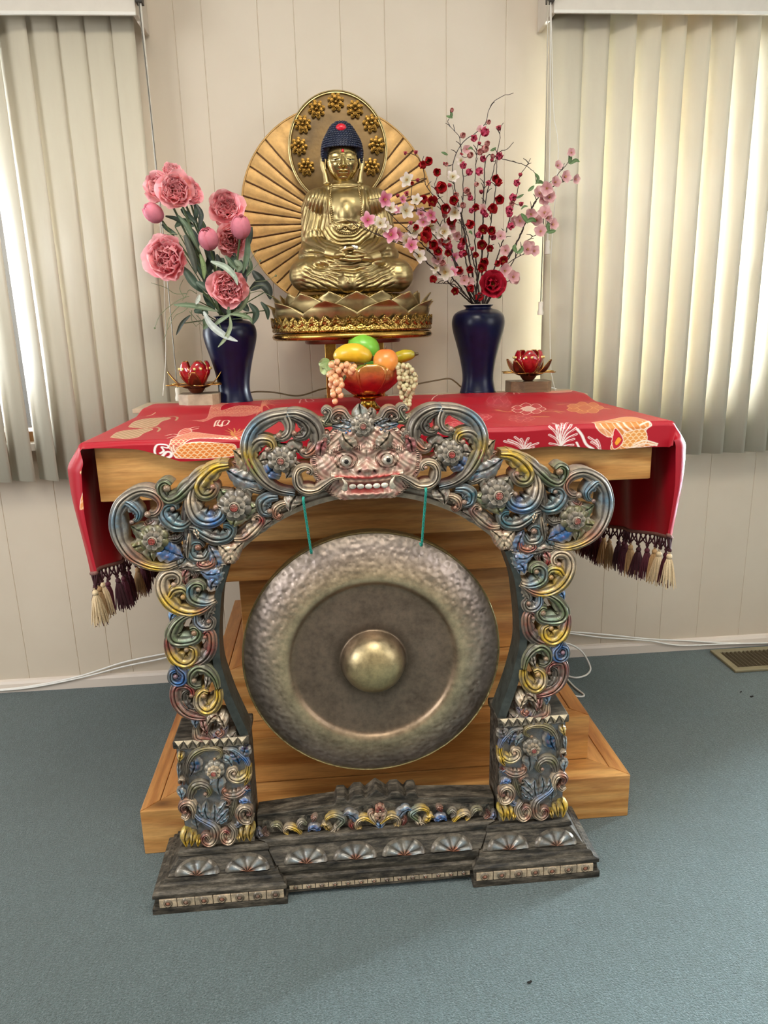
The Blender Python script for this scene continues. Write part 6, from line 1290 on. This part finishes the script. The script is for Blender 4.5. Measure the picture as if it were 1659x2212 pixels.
flw = [(503, 530, 'R', 38), (462, 570, 'R', 34), (588, 606, 'R', 36), (578, 722, 'R', 52), (540, 835, 'R', 48), (470, 815, 'R', 36), (640, 868, 'R', 46), (708, 806, 'R', 42), (1005, 645, 'R', 36), (1000, 690, 'R', 36), (950, 680, 'r', 26), (1018, 800, 'R', 44), (962, 885, 'R', 46), (860, 870, 'R', 34), (905, 1030, 'R', 46), (970, 1020, 'R', 42), (900, 1130, 'R', 48), (1055, 1252, 'R', 42), (690, 970, 'R', 48), (795, 970, 'R', 40), (555, 1385, 'R', 34), (705, 1470, 'R', 36), (480, 1090, 'R', 52), (540, 1120, 'R', 44), (590, 1170, 'R', 40), (740, 1295, 'R', 36), (820, 1300, 'R', 36), (905, 1240, 'R', 44), (890, 1300, 'R', 46), (1000, 1260, 'R', 30), (745, 1100, 'R', 36), (640, 1120, 'R', 44), (960, 1160, 'R', 34), (800, 1440, 'R', 36), (860, 1500, 'R', 40), (500, 1040, 'R', 40), (420, 1000, 'R', 26), (660, 1190, 'R', 34), (850, 1210, 'R', 30), (780, 1200, 'R', 32), (560, 960, 'R', 30),
    (910, 335, 'r', 40), (845, 365, 'r', 32), (1020, 290, 'B', 28), (760, 560, 'r', 32), (798, 618, 'r', 32), (868, 595, 'r', 36), (900, 515, 'r', 30), (1020, 498, 'r', 34), (1145, 685, 'r', 32), (1115, 785, 'r', 36), (1090, 870, 'r', 36), (1100, 905, 'r', 32), (1100, 985, 'r', 34), (900, 900, 'r', 30), (870, 1055, 'r', 30), (735, 1150, 'r', 36), (665, 1150, 'r', 34), (700, 1210, 'k', 34), (985, 1070, 'r', 30), (740, 1190, 'r', 34), (690, 1320, 'k', 34), (820, 880, 'r', 26), (930, 920, 'r', 26),
    (890, 300, 'l', 26), (755, 345, 'p', 32), (680, 170, 'p', 22), (940, 250, 'p', 26), (800, 490, 'p', 32), (790, 440, 'l', 28), (905, 440, 'p', 40), (930, 410, 'p', 30), (750, 520, 'W', 30), (690, 640, 'W', 40), (780, 730, 'p', 38), (720, 770, 'p', 34), (800, 760, 'p', 28), (820, 800, 'r', 26), (770, 850, 'p', 34), (1110, 830, 'p', 34), (640, 550, 'p', 24), (750, 480, 'B', 20), (665, 700, 'B', 22), (680, 1010, 'l', 30), (640, 920, 'p', 30), (890, 470, 'p', 34), (850, 690, 'p', 26), (980, 500, 'p', 24), (590, 1230, 'l', 40), (570, 1160, 'k', 34), (720, 1060, 'l', 30), (800, 1400, 'l', 40), (770, 1380, 'l', 34), (620, 1260, 'p', 36),
    (198, 797, 'k', 46), (240, 868, 'W', 38), (350, 880, 'W', 50), (80, 948, 'k', 44), (170, 975, 'W', 40), (215, 1000, 'W', 32), (250, 1055, 'k', 48), (300, 1050, 'w', 42), (360, 1090, 'W', 40), (390, 1130, 'k', 42), (420, 1025, 'W', 50), (445, 1210, 'W', 48), (525, 995, 'W', 54), (535, 910, 'k', 38), (460, 905, 'w', 40), (480, 960, 'w', 40), (705, 895, 'W', 48), (430, 805, 'W', 36), (330, 800, 'k', 26), (365, 660, 'W', 44), (400, 690, 'R', 16), (610, 1030, 'W', 52), (640, 1320, 'W', 56), (570, 1290, 'W', 34), (650, 1080, 'W', 40), (740, 1330, 'l', 30), (630, 1030, 'W', 40), (290, 880, 'w', 28), (410, 1090, 'w', 30), (600, 1100, 'w', 34),
    (1365, 720, 'l', 42), (1310, 760, 'l', 42), (1380, 790, 'l', 42), (1345, 800, 'l', 38), (1420, 680, 'l', 36), (1490, 640, 'l', 38), (1565, 655, 'l', 30), (1440, 560, 'l', 30), (1540, 465, 'l', 26), (1250, 905, 'l', 40), (1350, 900, 'l', 44), (1365, 935, 'l', 34), (1290, 950, 'l', 40), (1170, 950, 'l', 40), (1130, 960, 'l', 34), (1320, 1030, 'l', 40), (1400, 980, 'l', 38), (1230, 1140, 'l', 44), (1220, 1160, 'l', 40), (1270, 1170, 'l', 34), (1070, 1165, 'l', 36), (1060, 1310, 'l', 44), (1120, 1355, 'l', 40), (1140, 1375, 'l', 34), (1030, 1065, 'l', 36), (1085, 1325, 'l', 34), (905, 865, 'l', 28),
    (350, 470, 'B', 20), (425, 465, 'B', 22), (440, 665, 'B', 22), (295, 775, 'B', 20), (895, 748, 'B', 24), (1175, 625, 'B', 22), (1180, 835, 'B', 26), (830, 1155, 'B', 24), (630, 545, 'B', 18), (970, 520, 'B', 20), (360, 760, 'B', 26), (880, 400, 'B', 20), (390, 970, 'B', 22)]
BR = []
for i, (L, Yt, lab) in enumerate(branches):
    bp0 = mR+np.array([.018*math.cos(i*2.4), .018*math.sin(i*2.4), -.06])
    st = thing('blossom_branch', lab, 'branch', bp0, 'blossom branches in the right vase')
    Q = spl(L, 60); Ys = np.interp(np.linspace(0, 1, 60), [0, .5, 1], [2.02, (2.02+Yt)/2-.005, Yt]); P = np.array([A3(x, y, Y) for (x, y), Y in zip(Q, Ys)])
    if L[0][1] > 1500: P = np.vstack([[bp0], P[1:]])
    else:
        d_ = np.linalg.norm(P-0, axis=1); P = np.vstack([[bp0], bp0*.5+P[0]*.5+np.array([0, .01, .02]), P])
    P = P+np.stack([nrnd.normal(0, .0007, len(P)), nrnd.normal(0, .0007, len(P)), nrnd.normal(0, .0007, len(P))], 1)
    mb = MB(); mb.tube(P, np.linspace(.0021, .0007, len(P)), 6)
    for k in range(5):   # side spurs
        j = rnd.randint(len(P)//3, len(P)-3); dv = np.array([rnd.uniform(-1, 1), rnd.uniform(-.5, .3), rnd.uniform(.2, 1)]); dv /= np.linalg.norm(dv)
        mb.tube([P[j], P[j]+dv*.008+np.array([0, 0, .002]), P[j]+dv*.018], [.0012, .001, .0007], 5)
    put('stem', mb, M_twig, st, sharp=180); BR.append((st, np.array(L), Q, P))
kr = .00127/3.318
for (x, y, ty, R) in flw:
    best = None
    for (st, L, Q, P) in BR:
        dd = np.hypot(Q[:, 0]-x, Q[:, 1]-y); j = int(dd.argmin())
        if best is None or dd[j] < best[0]: best = (dd[j], st, P[min(j+len(P)-60, len(P)-1)], L)
    _, st, pp, L = best
    Y = pp[1]-.006+rnd.uniform(-.012, .006); c = A3(x, y, Y)
    if best[0] > 14:
        e_ = c+np.array([0, .004, 0]); mb = MB(); mb.tube(spl([pp, (pp+e_)/2+np.array([0, 0, -.003]), e_], 8), .0008, 5); put('spur', mb, M_twig, st, sharp=180)
    o = bpy.data.objects.new('bud' if ty == 'B' else 'blossom', FM[ty]); COL.objects.link(o); o.parent = st
    aim = Vector((rnd.uniform(-.55, .55), -1, rnd.uniform(-.35, .5))) if ty != 'B' else Vector((rnd.uniform(-.5, .5), -.4, 1))
    s_ = R*kr*(1.2 if ty != 'B' else .75); o.matrix_local = Matrix.Translation(Vector(c-wloc(st))) @ look(aim) @ Rz(rnd.uniform(0, 6)) @ Matrix.Scale(s_, 4)
# the big crimson flower and leaves
st = BR[17][0]; c = A3(965, 1415, 1.885); mb = MB()
for n, tilt, L_, W_ in ((6, .12, 1., .75), (6, .5, .8, .6), (5, .95, .6, .45)):
    for i in range(n): petal(mb, Rz(2*PI*i/n+tilt*2) @ Rx(tilt) @ Matrix.Translation((0, .08, 0)), L_, W_, .5, .16, C('#8e0a22'), C('#b8132e'), C('#cf2a48'), 9, 8, i*7)
for i in range(20): a = i*2.4; mb.tube([(0, 0, 0), (.18*math.cos(a), .18*math.sin(a), .35)], .015, 4, C('#c79a4a'), cap=False)
mb.xform(Matrix.Translation(c) @ look((.05, -1, .15)) @ Matrix.Scale(92*kr, 4)); put('large_bloom', mb, M_pet, st, sharp=180)
for (bi, L, w) in ((10, [(1525, 545), (1530, 500), (1522, 468)], 18), (10, [(1530, 545), (1570, 520), (1600, 530)], 16), (14, [(1280, 610), (1300, 650), (1285, 690)], 16), (14, [(1285, 680), (1320, 675), (1342, 690)], 16), (10, [(1180, 900), (1215, 950), (1230, 970)], 22), (10, [(1215, 960), (1260, 945), (1290, 962)], 20), (11, [(1380, 1030), (1370, 990), (1385, 960)], 18), (11, [(1360, 1035), (1400, 1030), (1430, 1022)], 17), (13, [(1150, 1180), (1130, 1150), (1140, 1120)], 20), (13, [(1150, 1185), (1180, 1165), (1190, 1130)], 17), (2, [(690, 215), (665, 208), (642, 200)], 12), (2, [(685, 210), (680, 185), (672, 165)], 12), (2, [(655, 480), (630, 470), (608, 460)], 12), (17, [(1000, 1500), (1020, 1490), (1030, 1465)], 22), (7, [(960, 450), (985, 440), (1000, 425)], 12), (9, [(1140, 790), (1170, 780), (1200, 760)], 10), (9, [(1180, 870), (1200, 850), (1230, 848)], 9), (0, [(800, 440), (820, 430), (835, 445)], 10), (0, [(830, 1050), (815, 1030), (805, 1040)], 10), (12, [(1230, 740), (1255, 720), (1275, 700)], 14)):
    leafblade([A3(x, y, branches[bi][1]-.012) for x, y in L], w*kr*.8, C('#4a6634'), BR[bi][0])
# ================================================================== CANDLE HOLDERS, FRUIT BOWL, FLEX
M_block = simple('worn_block', '#ab9a80', .7, var=.25, vscale=40, bump=.3, bscale=60); M_block2 = wood('rustic_block', 0, '#4f3a28', '#7a6147', '#8d7557', 4.)
t = NT('red_glass'); t.set(Roughness=.12, Metallic=.0, Coat_Weight=1.); t.base(t.ramp(t.noise(t.coord(), 120., 4), [(.3, C('#7d0512')), (.7, C('#b3121c'))])); M_rgl = t.m
M_wire = simple('gold_wire', '#c49a4e', .25, metal=1.); M_cop = simple('copper_leafing', '#8a4a34', .3, metal=.8, var=.3); M_dot = simple('gold_dot', '#e6cf86', .3, metal=.5)
def lotus_holder(c, lab, k):
    t_ = thing('lotus_candle_holder', lab, 'candle holder', c, 'red lotus candle holders'); t_.scale = (1.17, 1.17, 1.17)
    mb = MB(); mb.lathe([(0, 0), (.010, 0), (.014, .003), (.018, .009), (.020, .012), (.012, .0135), (0, .0135)], 24, c); put('base', mb, M_cop, t_, sharp=50)
    def pt(th, u, v, L, W, r0, z0, f):
        w = W*math.sin(PI*min(1, v*.88+.06))**.8; r, z = f(v); x, y = r, u*w
        return np.array([c[0]+x*math.cos(th)-y*math.sin(th), c[1]+x*math.sin(th)+y*math.cos(th), c[2]+z])
    def petal_(name, th, L, W, f, mat, wire=True, dots=0):
        P = np.array([[pt(th, u, v, L, W, 0, 0, f)-np.array([math.cos(th), math.sin(th), 0])*.006*u*u*(1 if dots else -.3) for u in np.linspace(-1, 1, 9)] for v in np.linspace(0, 1, 12)])
        mb = MB(); mb.grid(P); o = put(name, mb, mat, t_, sharp=180); o.modifiers.new('thick', 'SOLIDIFY').thickness = .0012
        edge_ = np.vstack([P[:, 0], P[-1, 1:], P[::-1][1:, -1]]); mb = MB(); mb.tube(spl(edge_, 50), .0009, 5); put('wire_edge', mb, M_wire, o, sharp=180)
        if dots:
            mb = MB()
            for u in (.3, .7): q = P[8, int(u*8)]; n_ = np.array([math.cos(th), math.sin(th), 0]); mb.sphere(q+n_*.0015, (.0034, .0034, .0034), 8, 6)
            put('gold_dot', mb, M_dot, o, sharp=180)
    fin = lambda v: (.012+.024*math.sin(PI*.62*v)-.006*v*v, .013+.056*v)
    fmid = lambda v: (.014+.034*v**.8, .012+.028*v**1.4)
    fout = lambda v: (.014+.048*v, .013+.010*math.sin(PI*v)*.6+.007*v**3)
    fup = lambda v: (.014+.042*v**.9, .012+.036*v**1.7)
    for i in range(5): petal_('inner_petal', k+2*PI*(i+.25)/5-PI/2, .06, .021, fin, M_rgl, dots=2)
    for i in range(4): petal_('middle_petal', k+2*PI*(i+.0)/4, .03, .013, fup, M_cop)
    for i in range(8): petal_('outer_petal', k+2*PI*(i+.3)/8, .05, .013, fout, M_cop)
lc = on_y(427, 845, 1.955); lz = .9178
def hexblock(cx_, y, w, d_, h, mat, lab):
    mb = MB(); mb.prism_z([(cx_-w/2, y-d_*.2), (cx_-w*.22, y-d_/2), (cx_+w*.36, y-d_/2), (cx_+w/2, y-d_*.25), (cx_+w/2, y+d_/2), (cx_-w/2, y+d_/2)], lz, lz+h)
    put('wooden_block', mb, mat, smooth=False, bevel=.002, label=lab, category='block')
hexblock(on_y(431, 845, 1.93)[0], 1.93, .105, .085, .030, M_block, 'pale worn wooden block under the left red lotus candle holder')
hexblock(on_y(1143, 830, 1.97)[0], 1.97, .112, .09, .032, M_block2, 'dark grained wooden block under the right red lotus candle holder')
lotus_holder(np.array([on_y(425, 845, 1.925)[0], 1.925, lz+.0305]), 'red glass lotus candle holder with gold wire edges, left of the left vase', .1)
lotus_holder(np.array([on_y(1141, 820, 1.965)[0], 1.965, lz+.0325]), 'red glass lotus candle holder with gold wire edges, right of the right vase', .75)
# ---- bowl
FY = 1.74
bc = np.array([on_y(795, 870, FY)[0], FY, .9105]); 
bowl = thing('fruit_bowl', 'red and gold glass petal bowl on a brass foot, heaped with artificial fruit', 'bowl', bc)
M_brass = gold('bowl_brass', .2, '#b08a3a', .2, bump=.05)
t = NT('painted_glass'); t.set(Roughness=.08, Coat_Weight=1., Metallic=.35); v = t.coord()
t.base(t.mix(1., t.attr(), t.ramp(t.noise(v, 55., 5, .7), [(.35, g3(.75)), (.55, g3(1.)), (.7, C('#f0d0a0')*1.3)]), 'MULTIPLY')); t.bump(t.noise(v, 70., 4), .25, .002); M_pgl = t.m
mb = MB(); mb.lathe([(0, 0), (.030, 0), (.032, .004), (.024, .010), (.017, .020), (.019, .027), (.034, .031), (.036, .034), (.026, .038), (0, .038)], 48, bc); put('foot', mb, M_brass, bowl, sharp=60)
zr = on_y(795, 800, FY-.05)[2]-bc[2]
for i in range(8):
    th = 2*PI*i/8-PI/2+.08; V = []; Cc = []
    for v_ in np.linspace(0, 1, 12):
        w = (.0155+.020*math.sin(PI*min(.5, v_*.6)))*(1 if v_ < .72 else math.sqrt(max(.0, 1-((v_-.72)/.30)**2))); r = .024+.050*math.sin(PI*.5*min(1, v_*1.35))**.9+.008*v_**3; z = .034+(zr-.020)*v_
        for u in np.linspace(-1, 1, 9):
            rr = r+.004*math.cos(u*PI/2)*math.sin(PI*v_); V.append((bc[0]+rr*math.cos(th)-u*w*math.sin(th), bc[1]+rr*math.sin(th)+u*w*math.cos(th), bc[2]+z)); Cc.append(mixc(C('#a31c1e'), C('#c9924a'), np.clip(v_*1.6-.75+.25*abs(u), 0, 1)))
    mb = MB(); mb.grid(np.array(V).reshape(12, 9, 3), np.array(Cc).reshape(12, 9, 3)); o = put('glass_petal', mb, M_pgl, bowl, sharp=180); o.modifiers.new('thick', 'SOLIDIFY').thickness = .0015
    P = np.array(V).reshape(12, 9, 3); mb = MB(); mb.tube(spl(np.vstack([P[:, 0], P[-1, 1:], P[::-1][1:, -1]]), 50), .0009, 5); put('gold_edge', mb, M_brass, o, sharp=180)
# ---- fruit
def fruit_mat(nm, stops, sc_=(1, 1, 1), rough=.35):
    t = NT(nm); t.set(Roughness=rough, Coat_Weight=.2); t.base(t.mix(1., t.attr(), t.ramp(t.noise(t.coord(), 60., 4), [(.3, g3(.88)), (.7, g3(1.04))]), 'MULTIPLY')); return t.m
M_fru = fruit_mat('waxed_fruit', None)
def banana(a, b, bend, R, lab, c0='#e0b428', c1='#a8a02c', tipc='#4b3a1c', name='banana', cat='banana'):
    P = spl([a, (a+b)/2+bend, b], 30); s = np.linspace(0, 1, 30); r = R*np.interp(s, [0, .04, .12, .3, .6, .85, .95, 1], [.35, .55, .78, .98, 1., .75, .42, .22])
    col = np.array([mixc(C(c0), C(c1), np.clip(abs(x-.45)*2.4-.45, 0, 1)) if x < .955 else C(tipc) for x in s])
    mb = MB(); mb.tube(P, r, 20, col); o = thing(name, lab, cat, tuple(P[15]-np.array([0, 0, R]))); put('skin', mb, M_fru, o, sharp=60)
    T = P[-1]-P[-2]; T /= np.linalg.norm(T); mb = MB(); mb.tube([P[-1]-T*.002, P[-1]+T*.003, P[-1]+T*.006], [R*.28, R*.24, R*.2], 8, C(tipc)); put('stem_tip', mb, M_fru, o, sharp=180)
Fp = lambda x, y, Y: on_y(660+x/2.86, 660+y/2.86, Y)
banana(Fp(180, 318, 1.715), Fp(415, 328, 1.70), np.array([0, -.012, .012]), .0215, 'thick yellow banana lying across the left of the fruit bowl')
banana(Fp(520, 345, 1.80), Fp(682, 300, 1.775), np.array([0, -.005, .004]), .0150, 'greenish yellow banana pointing right out of the fruit bowl', '#c0a824', '#8d8c28')
def round_fruit(name, lab, cat, c, R, sq_, cols, stem=True, dent=.12, tilt=0.):
    th = np.linspace(.0, PI, 26); pr = [(R*math.sin(a)*(1+.04*math.sin(a)), R*sq_*math.cos(a)*(1-dent*math.exp(-(a/.45)**2)-dent*.5*math.exp(-((PI-a)/.4)**2))) for a in th]; pr[0] = (0, pr[0][1]); pr[-1] = (0, pr[-1][1])
    tt = np.linspace(0, 1, 26)[:, None]; nl = len(cols)-1; cc = np.array([mixc(C(cols[min(int(x*nl), nl-1)]), C(cols[min(int(x*nl)+1, nl)]), x*nl-min(int(x*nl), nl-1)) for x in tt[:, 0]])
    mb = MB(); mb.lathe(pr[::-1], 32, (0, 0, 0), cc[::-1]); mb.xform(Matrix.Translation(c) @ Matrix.Rotation(tilt, 4, 'Y')); o = thing(name, lab, cat, (c[0], c[1], c[2]-R*sq_)); put('skin', mb, M_fru, o, sharp=180)
    if stem: mb = MB(); q = np.array([c[0]+math.sin(tilt)*R*.8, c[1], c[2]+R*sq_*(1-dent*1.05)*math.cos(tilt)]); mb.tube([q, q+np.array([.001, 0, .004]), q+np.array([.002, 0, .007])], .0012, 6, C('#5a4020')); put('stalk', mb, M_fru, o, sharp=180)
round_fruit('mango', 'bright green mango at the back on top of the fruit bowl', 'mango', Fp(360, 255, 1.80), .0385, .86, ['#6fae34', '#7cc03c', '#68a636'], False, .0, .5)
round_fruit('peach', 'orange and yellow peach in front on top of the fruit bowl', 'peach', Fp(495, 342, 1.69), .0278, 1.05, ['#d9622c', '#e58a3c', '#eda64c', '#e8b058'], True, .10)
round_fruit('apple', 'pale yellow green apple low in the middle of the fruit bowl', 'apple', Fp(372, 420, 1.705), .0262, .9, ['#8c9f3c', '#b3b860', '#bfc078'], True, .16)
round_fruit('plum', 'small tan fruit tucked behind the peach in the fruit bowl', 'fruit', Fp(448, 415, 1.735), .022, .95, ['#4f7a2c', '#6f9a3a', '#7da848'], False, .08)
round_fruit('apple', 'green apple half hidden under the bananas in the fruit bowl', 'apple', Fp(425, 355, 1.755), .024, .9, ['#4f8a2c', '#5f9e34', '#5a9834'], False, .1)
M_grA = NT('grape_wax'); t = M_grA; t.set(Roughness=.25, Coat_Weight=.4); t.base(t.ramp(t.noise(t.coord(), 50.), [(.3, C('#c98d5c')), (.7, C('#e0b083'))])); t.b.inputs['Subsurface Weight'].default_value = .0; M_grA = t.m
M_grB = simple('pale_grape_wax', '#bdb48a', .25, var=.12)
def bunch(lab, cl, R, mat, Y, leafp=None):
    c0 = Fp(*cl[0], Y); o = thing('grape_bunch', lab, 'grapes', tuple(c0))
    mb = MB(); mb.sphere((0, 0, 0), (R, R, R*1.08), 14, 10); me = mesh(mb, 'grape', mat, sharp=180)
    for (x, y) in cl:
        p = Fp(x, y, Y+rnd.uniform(-.012, .012)); g_ = bpy.data.objects.new('grape', me); COL.objects.link(g_); g_.parent = o; g_.location = Vector(p-c0); s_ = rnd.uniform(.92, 1.06); g_.scale = (s_,)*3
    P = [Fp(x, y, Y+.004) for x, y in (cl[0], cl[len(cl)//3], cl[2*len(cl)//3], cl[-1])]; mb = MB(); mb.tube(spl(P, 20), .0014, 5); put('stalk', mb, M_stem, o, sharp=180)
    return o
gl = [(160, 365), (195, 350), (225, 375), (250, 398), (185, 385), (165, 412), (205, 400), (270, 375), (290, 392), (255, 365), (160, 455), (185, 440), (215, 462), (150, 425), (190, 475), (160, 490), (222, 490), (180, 505), (205, 525), (170, 530), (218, 555), (172, 548), (182, 592), (240, 420), (280, 410), (300, 380), (265, 400)]
o = bunch('orange pink grape bunch hanging over the left side of the fruit bowl', gl, .0074, M_grA, 1.675)
mb = MB()
for a, L_, w in ((0, .032, .016), (.7, .026, .012), (-.8, .026, .012), (1.6, .022, .010)):
    petal(mb, Matrix.Translation(Fp(150, 350, 1.70)) @ Matrix.Rotation(PI*.5, 4, 'X') @ Rz(PI*.80+a), L_, w, .2, .2, C('#7d9a58'), C('#a8bf86'), C('#b8ca9a'), 8, 7, 3)
put('leaf', mb, M_leaf, o, sharp=180)
gr = []
r_ = random.Random(5)
for yy in range(365, 650, 19):
    w = np.interp(yy, [360, 420, 470, 540, 600, 650], [40, 60, 62, 46, 30, 8]); cx_ = np.interp(yy, [360, 450, 560, 650], [600, 632, 622, 636]); n = max(1, int(w*2/22))
    for i in range(n): gr.append((cx_-w+(i+.5)*2*w/n+r_.uniform(-4, 4), yy+r_.uniform(-7, 7)))
bunch('pale cream green grape bunch hanging over the right side of the fruit bowl', gr, .0057, M_grB, 1.68)
# ---- flex behind the ornaments
M_flex = simple('brown_flex', '#5a4526', .4)
cable('flex', 'thin brown flex running behind the fruit bowl to the right vase', [on_y(*p, 2.035) for p in ((880, 836), (900, 830), (940, 822), (970, 818), (985, 826), (1000, 838), (1030, 846))], .0022, M_flex)
cable('flex', 'thin brown flex running from the left vase along the wall', [on_y(*p, 2.035) for p in ((540, 848), (560, 846), (595, 848), (635, 855), (660, 852), (690, 842), (720, 836))], .0022, M_flex)
cable('flex', 'pale flex curling beside the right wooden block', [on_y(*p, 2.05) for p in ((1180, 843), (1188, 838), (1200, 840), (1215, 848))], .0018, M_cable)
# ================================================================== LIGHT
def area(name, loc, aim, size, power, col, sy=None, spread=None):
    l = bpy.data.lights.new(name, 'AREA'); l.energy = power; l.color = col; l.size = size
    if sy: l.shape = 'RECTANGLE'; l.size_y = sy
    o = bpy.data.objects.new(name, l); COL.objects.link(o); o.location = loc
    o.rotation_euler = (Vector(aim)-Vector(loc)).to_track_quat('-Z', 'Y').to_euler()
    if spread: l.spread = math.radians(spread)
    return o
# daylight outside the two windows
area('window_daylight', (-1.5, 3.1, 1.1), (-1.15, 2.2, 1.2), 1.6, 45, (.86, .94, 1.0), 1.8)
area('window_daylight', (-.35, 2.75, 1.1), (1.5, 2.18, 1.2), 1.0, 330, (.80, .91, 1.0), 1.8, 60)
area('window_daylight', (-2.5, 2.75, 1.1), (-.9, 2.18, 1.2), 1.0, 28, (.84, .93, 1.0), 1.8, 60)
area('window_daylight', (2.9, 2.95, 1.1), (1.3, 2.15, 1.15), 1.2, 900, (.78, .93, 1.0), 1.8, 80)
# windows and lamps of the room behind the camera
area('room_window', (-2.4, .1, 1.5), (.1, 1.7, .8), 1.3, 34, (.93, .96, 1.), 1.2)
area('room_window', (2.4, -.2, 1.5), (.1, 1.7, .8), 1.2, 13, (.93, .96, 1.), 1.2)
area('ceiling_lamp', (.1, .35, 2.38), (.1, .8, 0), 1.0, 24, (1., .93, .82), .6)
W = bpy.data.worlds.new('room_surround'); sc.world = W; W.use_nodes = True
nt = W.node_tree; bg = nt.nodes['Background']
tc = nt.nodes.new('ShaderNodeTexCoord'); sep = nt.nodes.new('ShaderNodeSeparateXYZ'); nt.links.new(tc.outputs['Generated'], sep.inputs[0])
rp = nt.nodes.new('ShaderNodeValToRGB'); e_ = rp.color_ramp.elements
e_.new(.5); e_.new(.5)
for i, (p_, c_) in enumerate(((0., '#4f5a5c'), (.42, '#6d6a64'), (.55, '#cfc6b8'), (1., '#efe6d6'))): e_[i].position = p_; e_[i].color = (*C(c_), 1)
mr = nt.nodes.new('ShaderNodeMapRange'); mr.inputs['From Min'].default_value = -1; mr.inputs['From Max'].default_value = 1
nt.links.new(sep.outputs[2], mr.inputs[0]); nt.links.new(mr.outputs[0], rp.inputs[0]); nt.links.new(rp.outputs[0], bg.inputs[0]); bg.inputs[1].default_value = .5
sc.view_settings.view_transform = 'Standard'; sc.view_settings.look = 'None'; sc.view_settings.exposure = .53; sc.view_settings.gamma = 1.
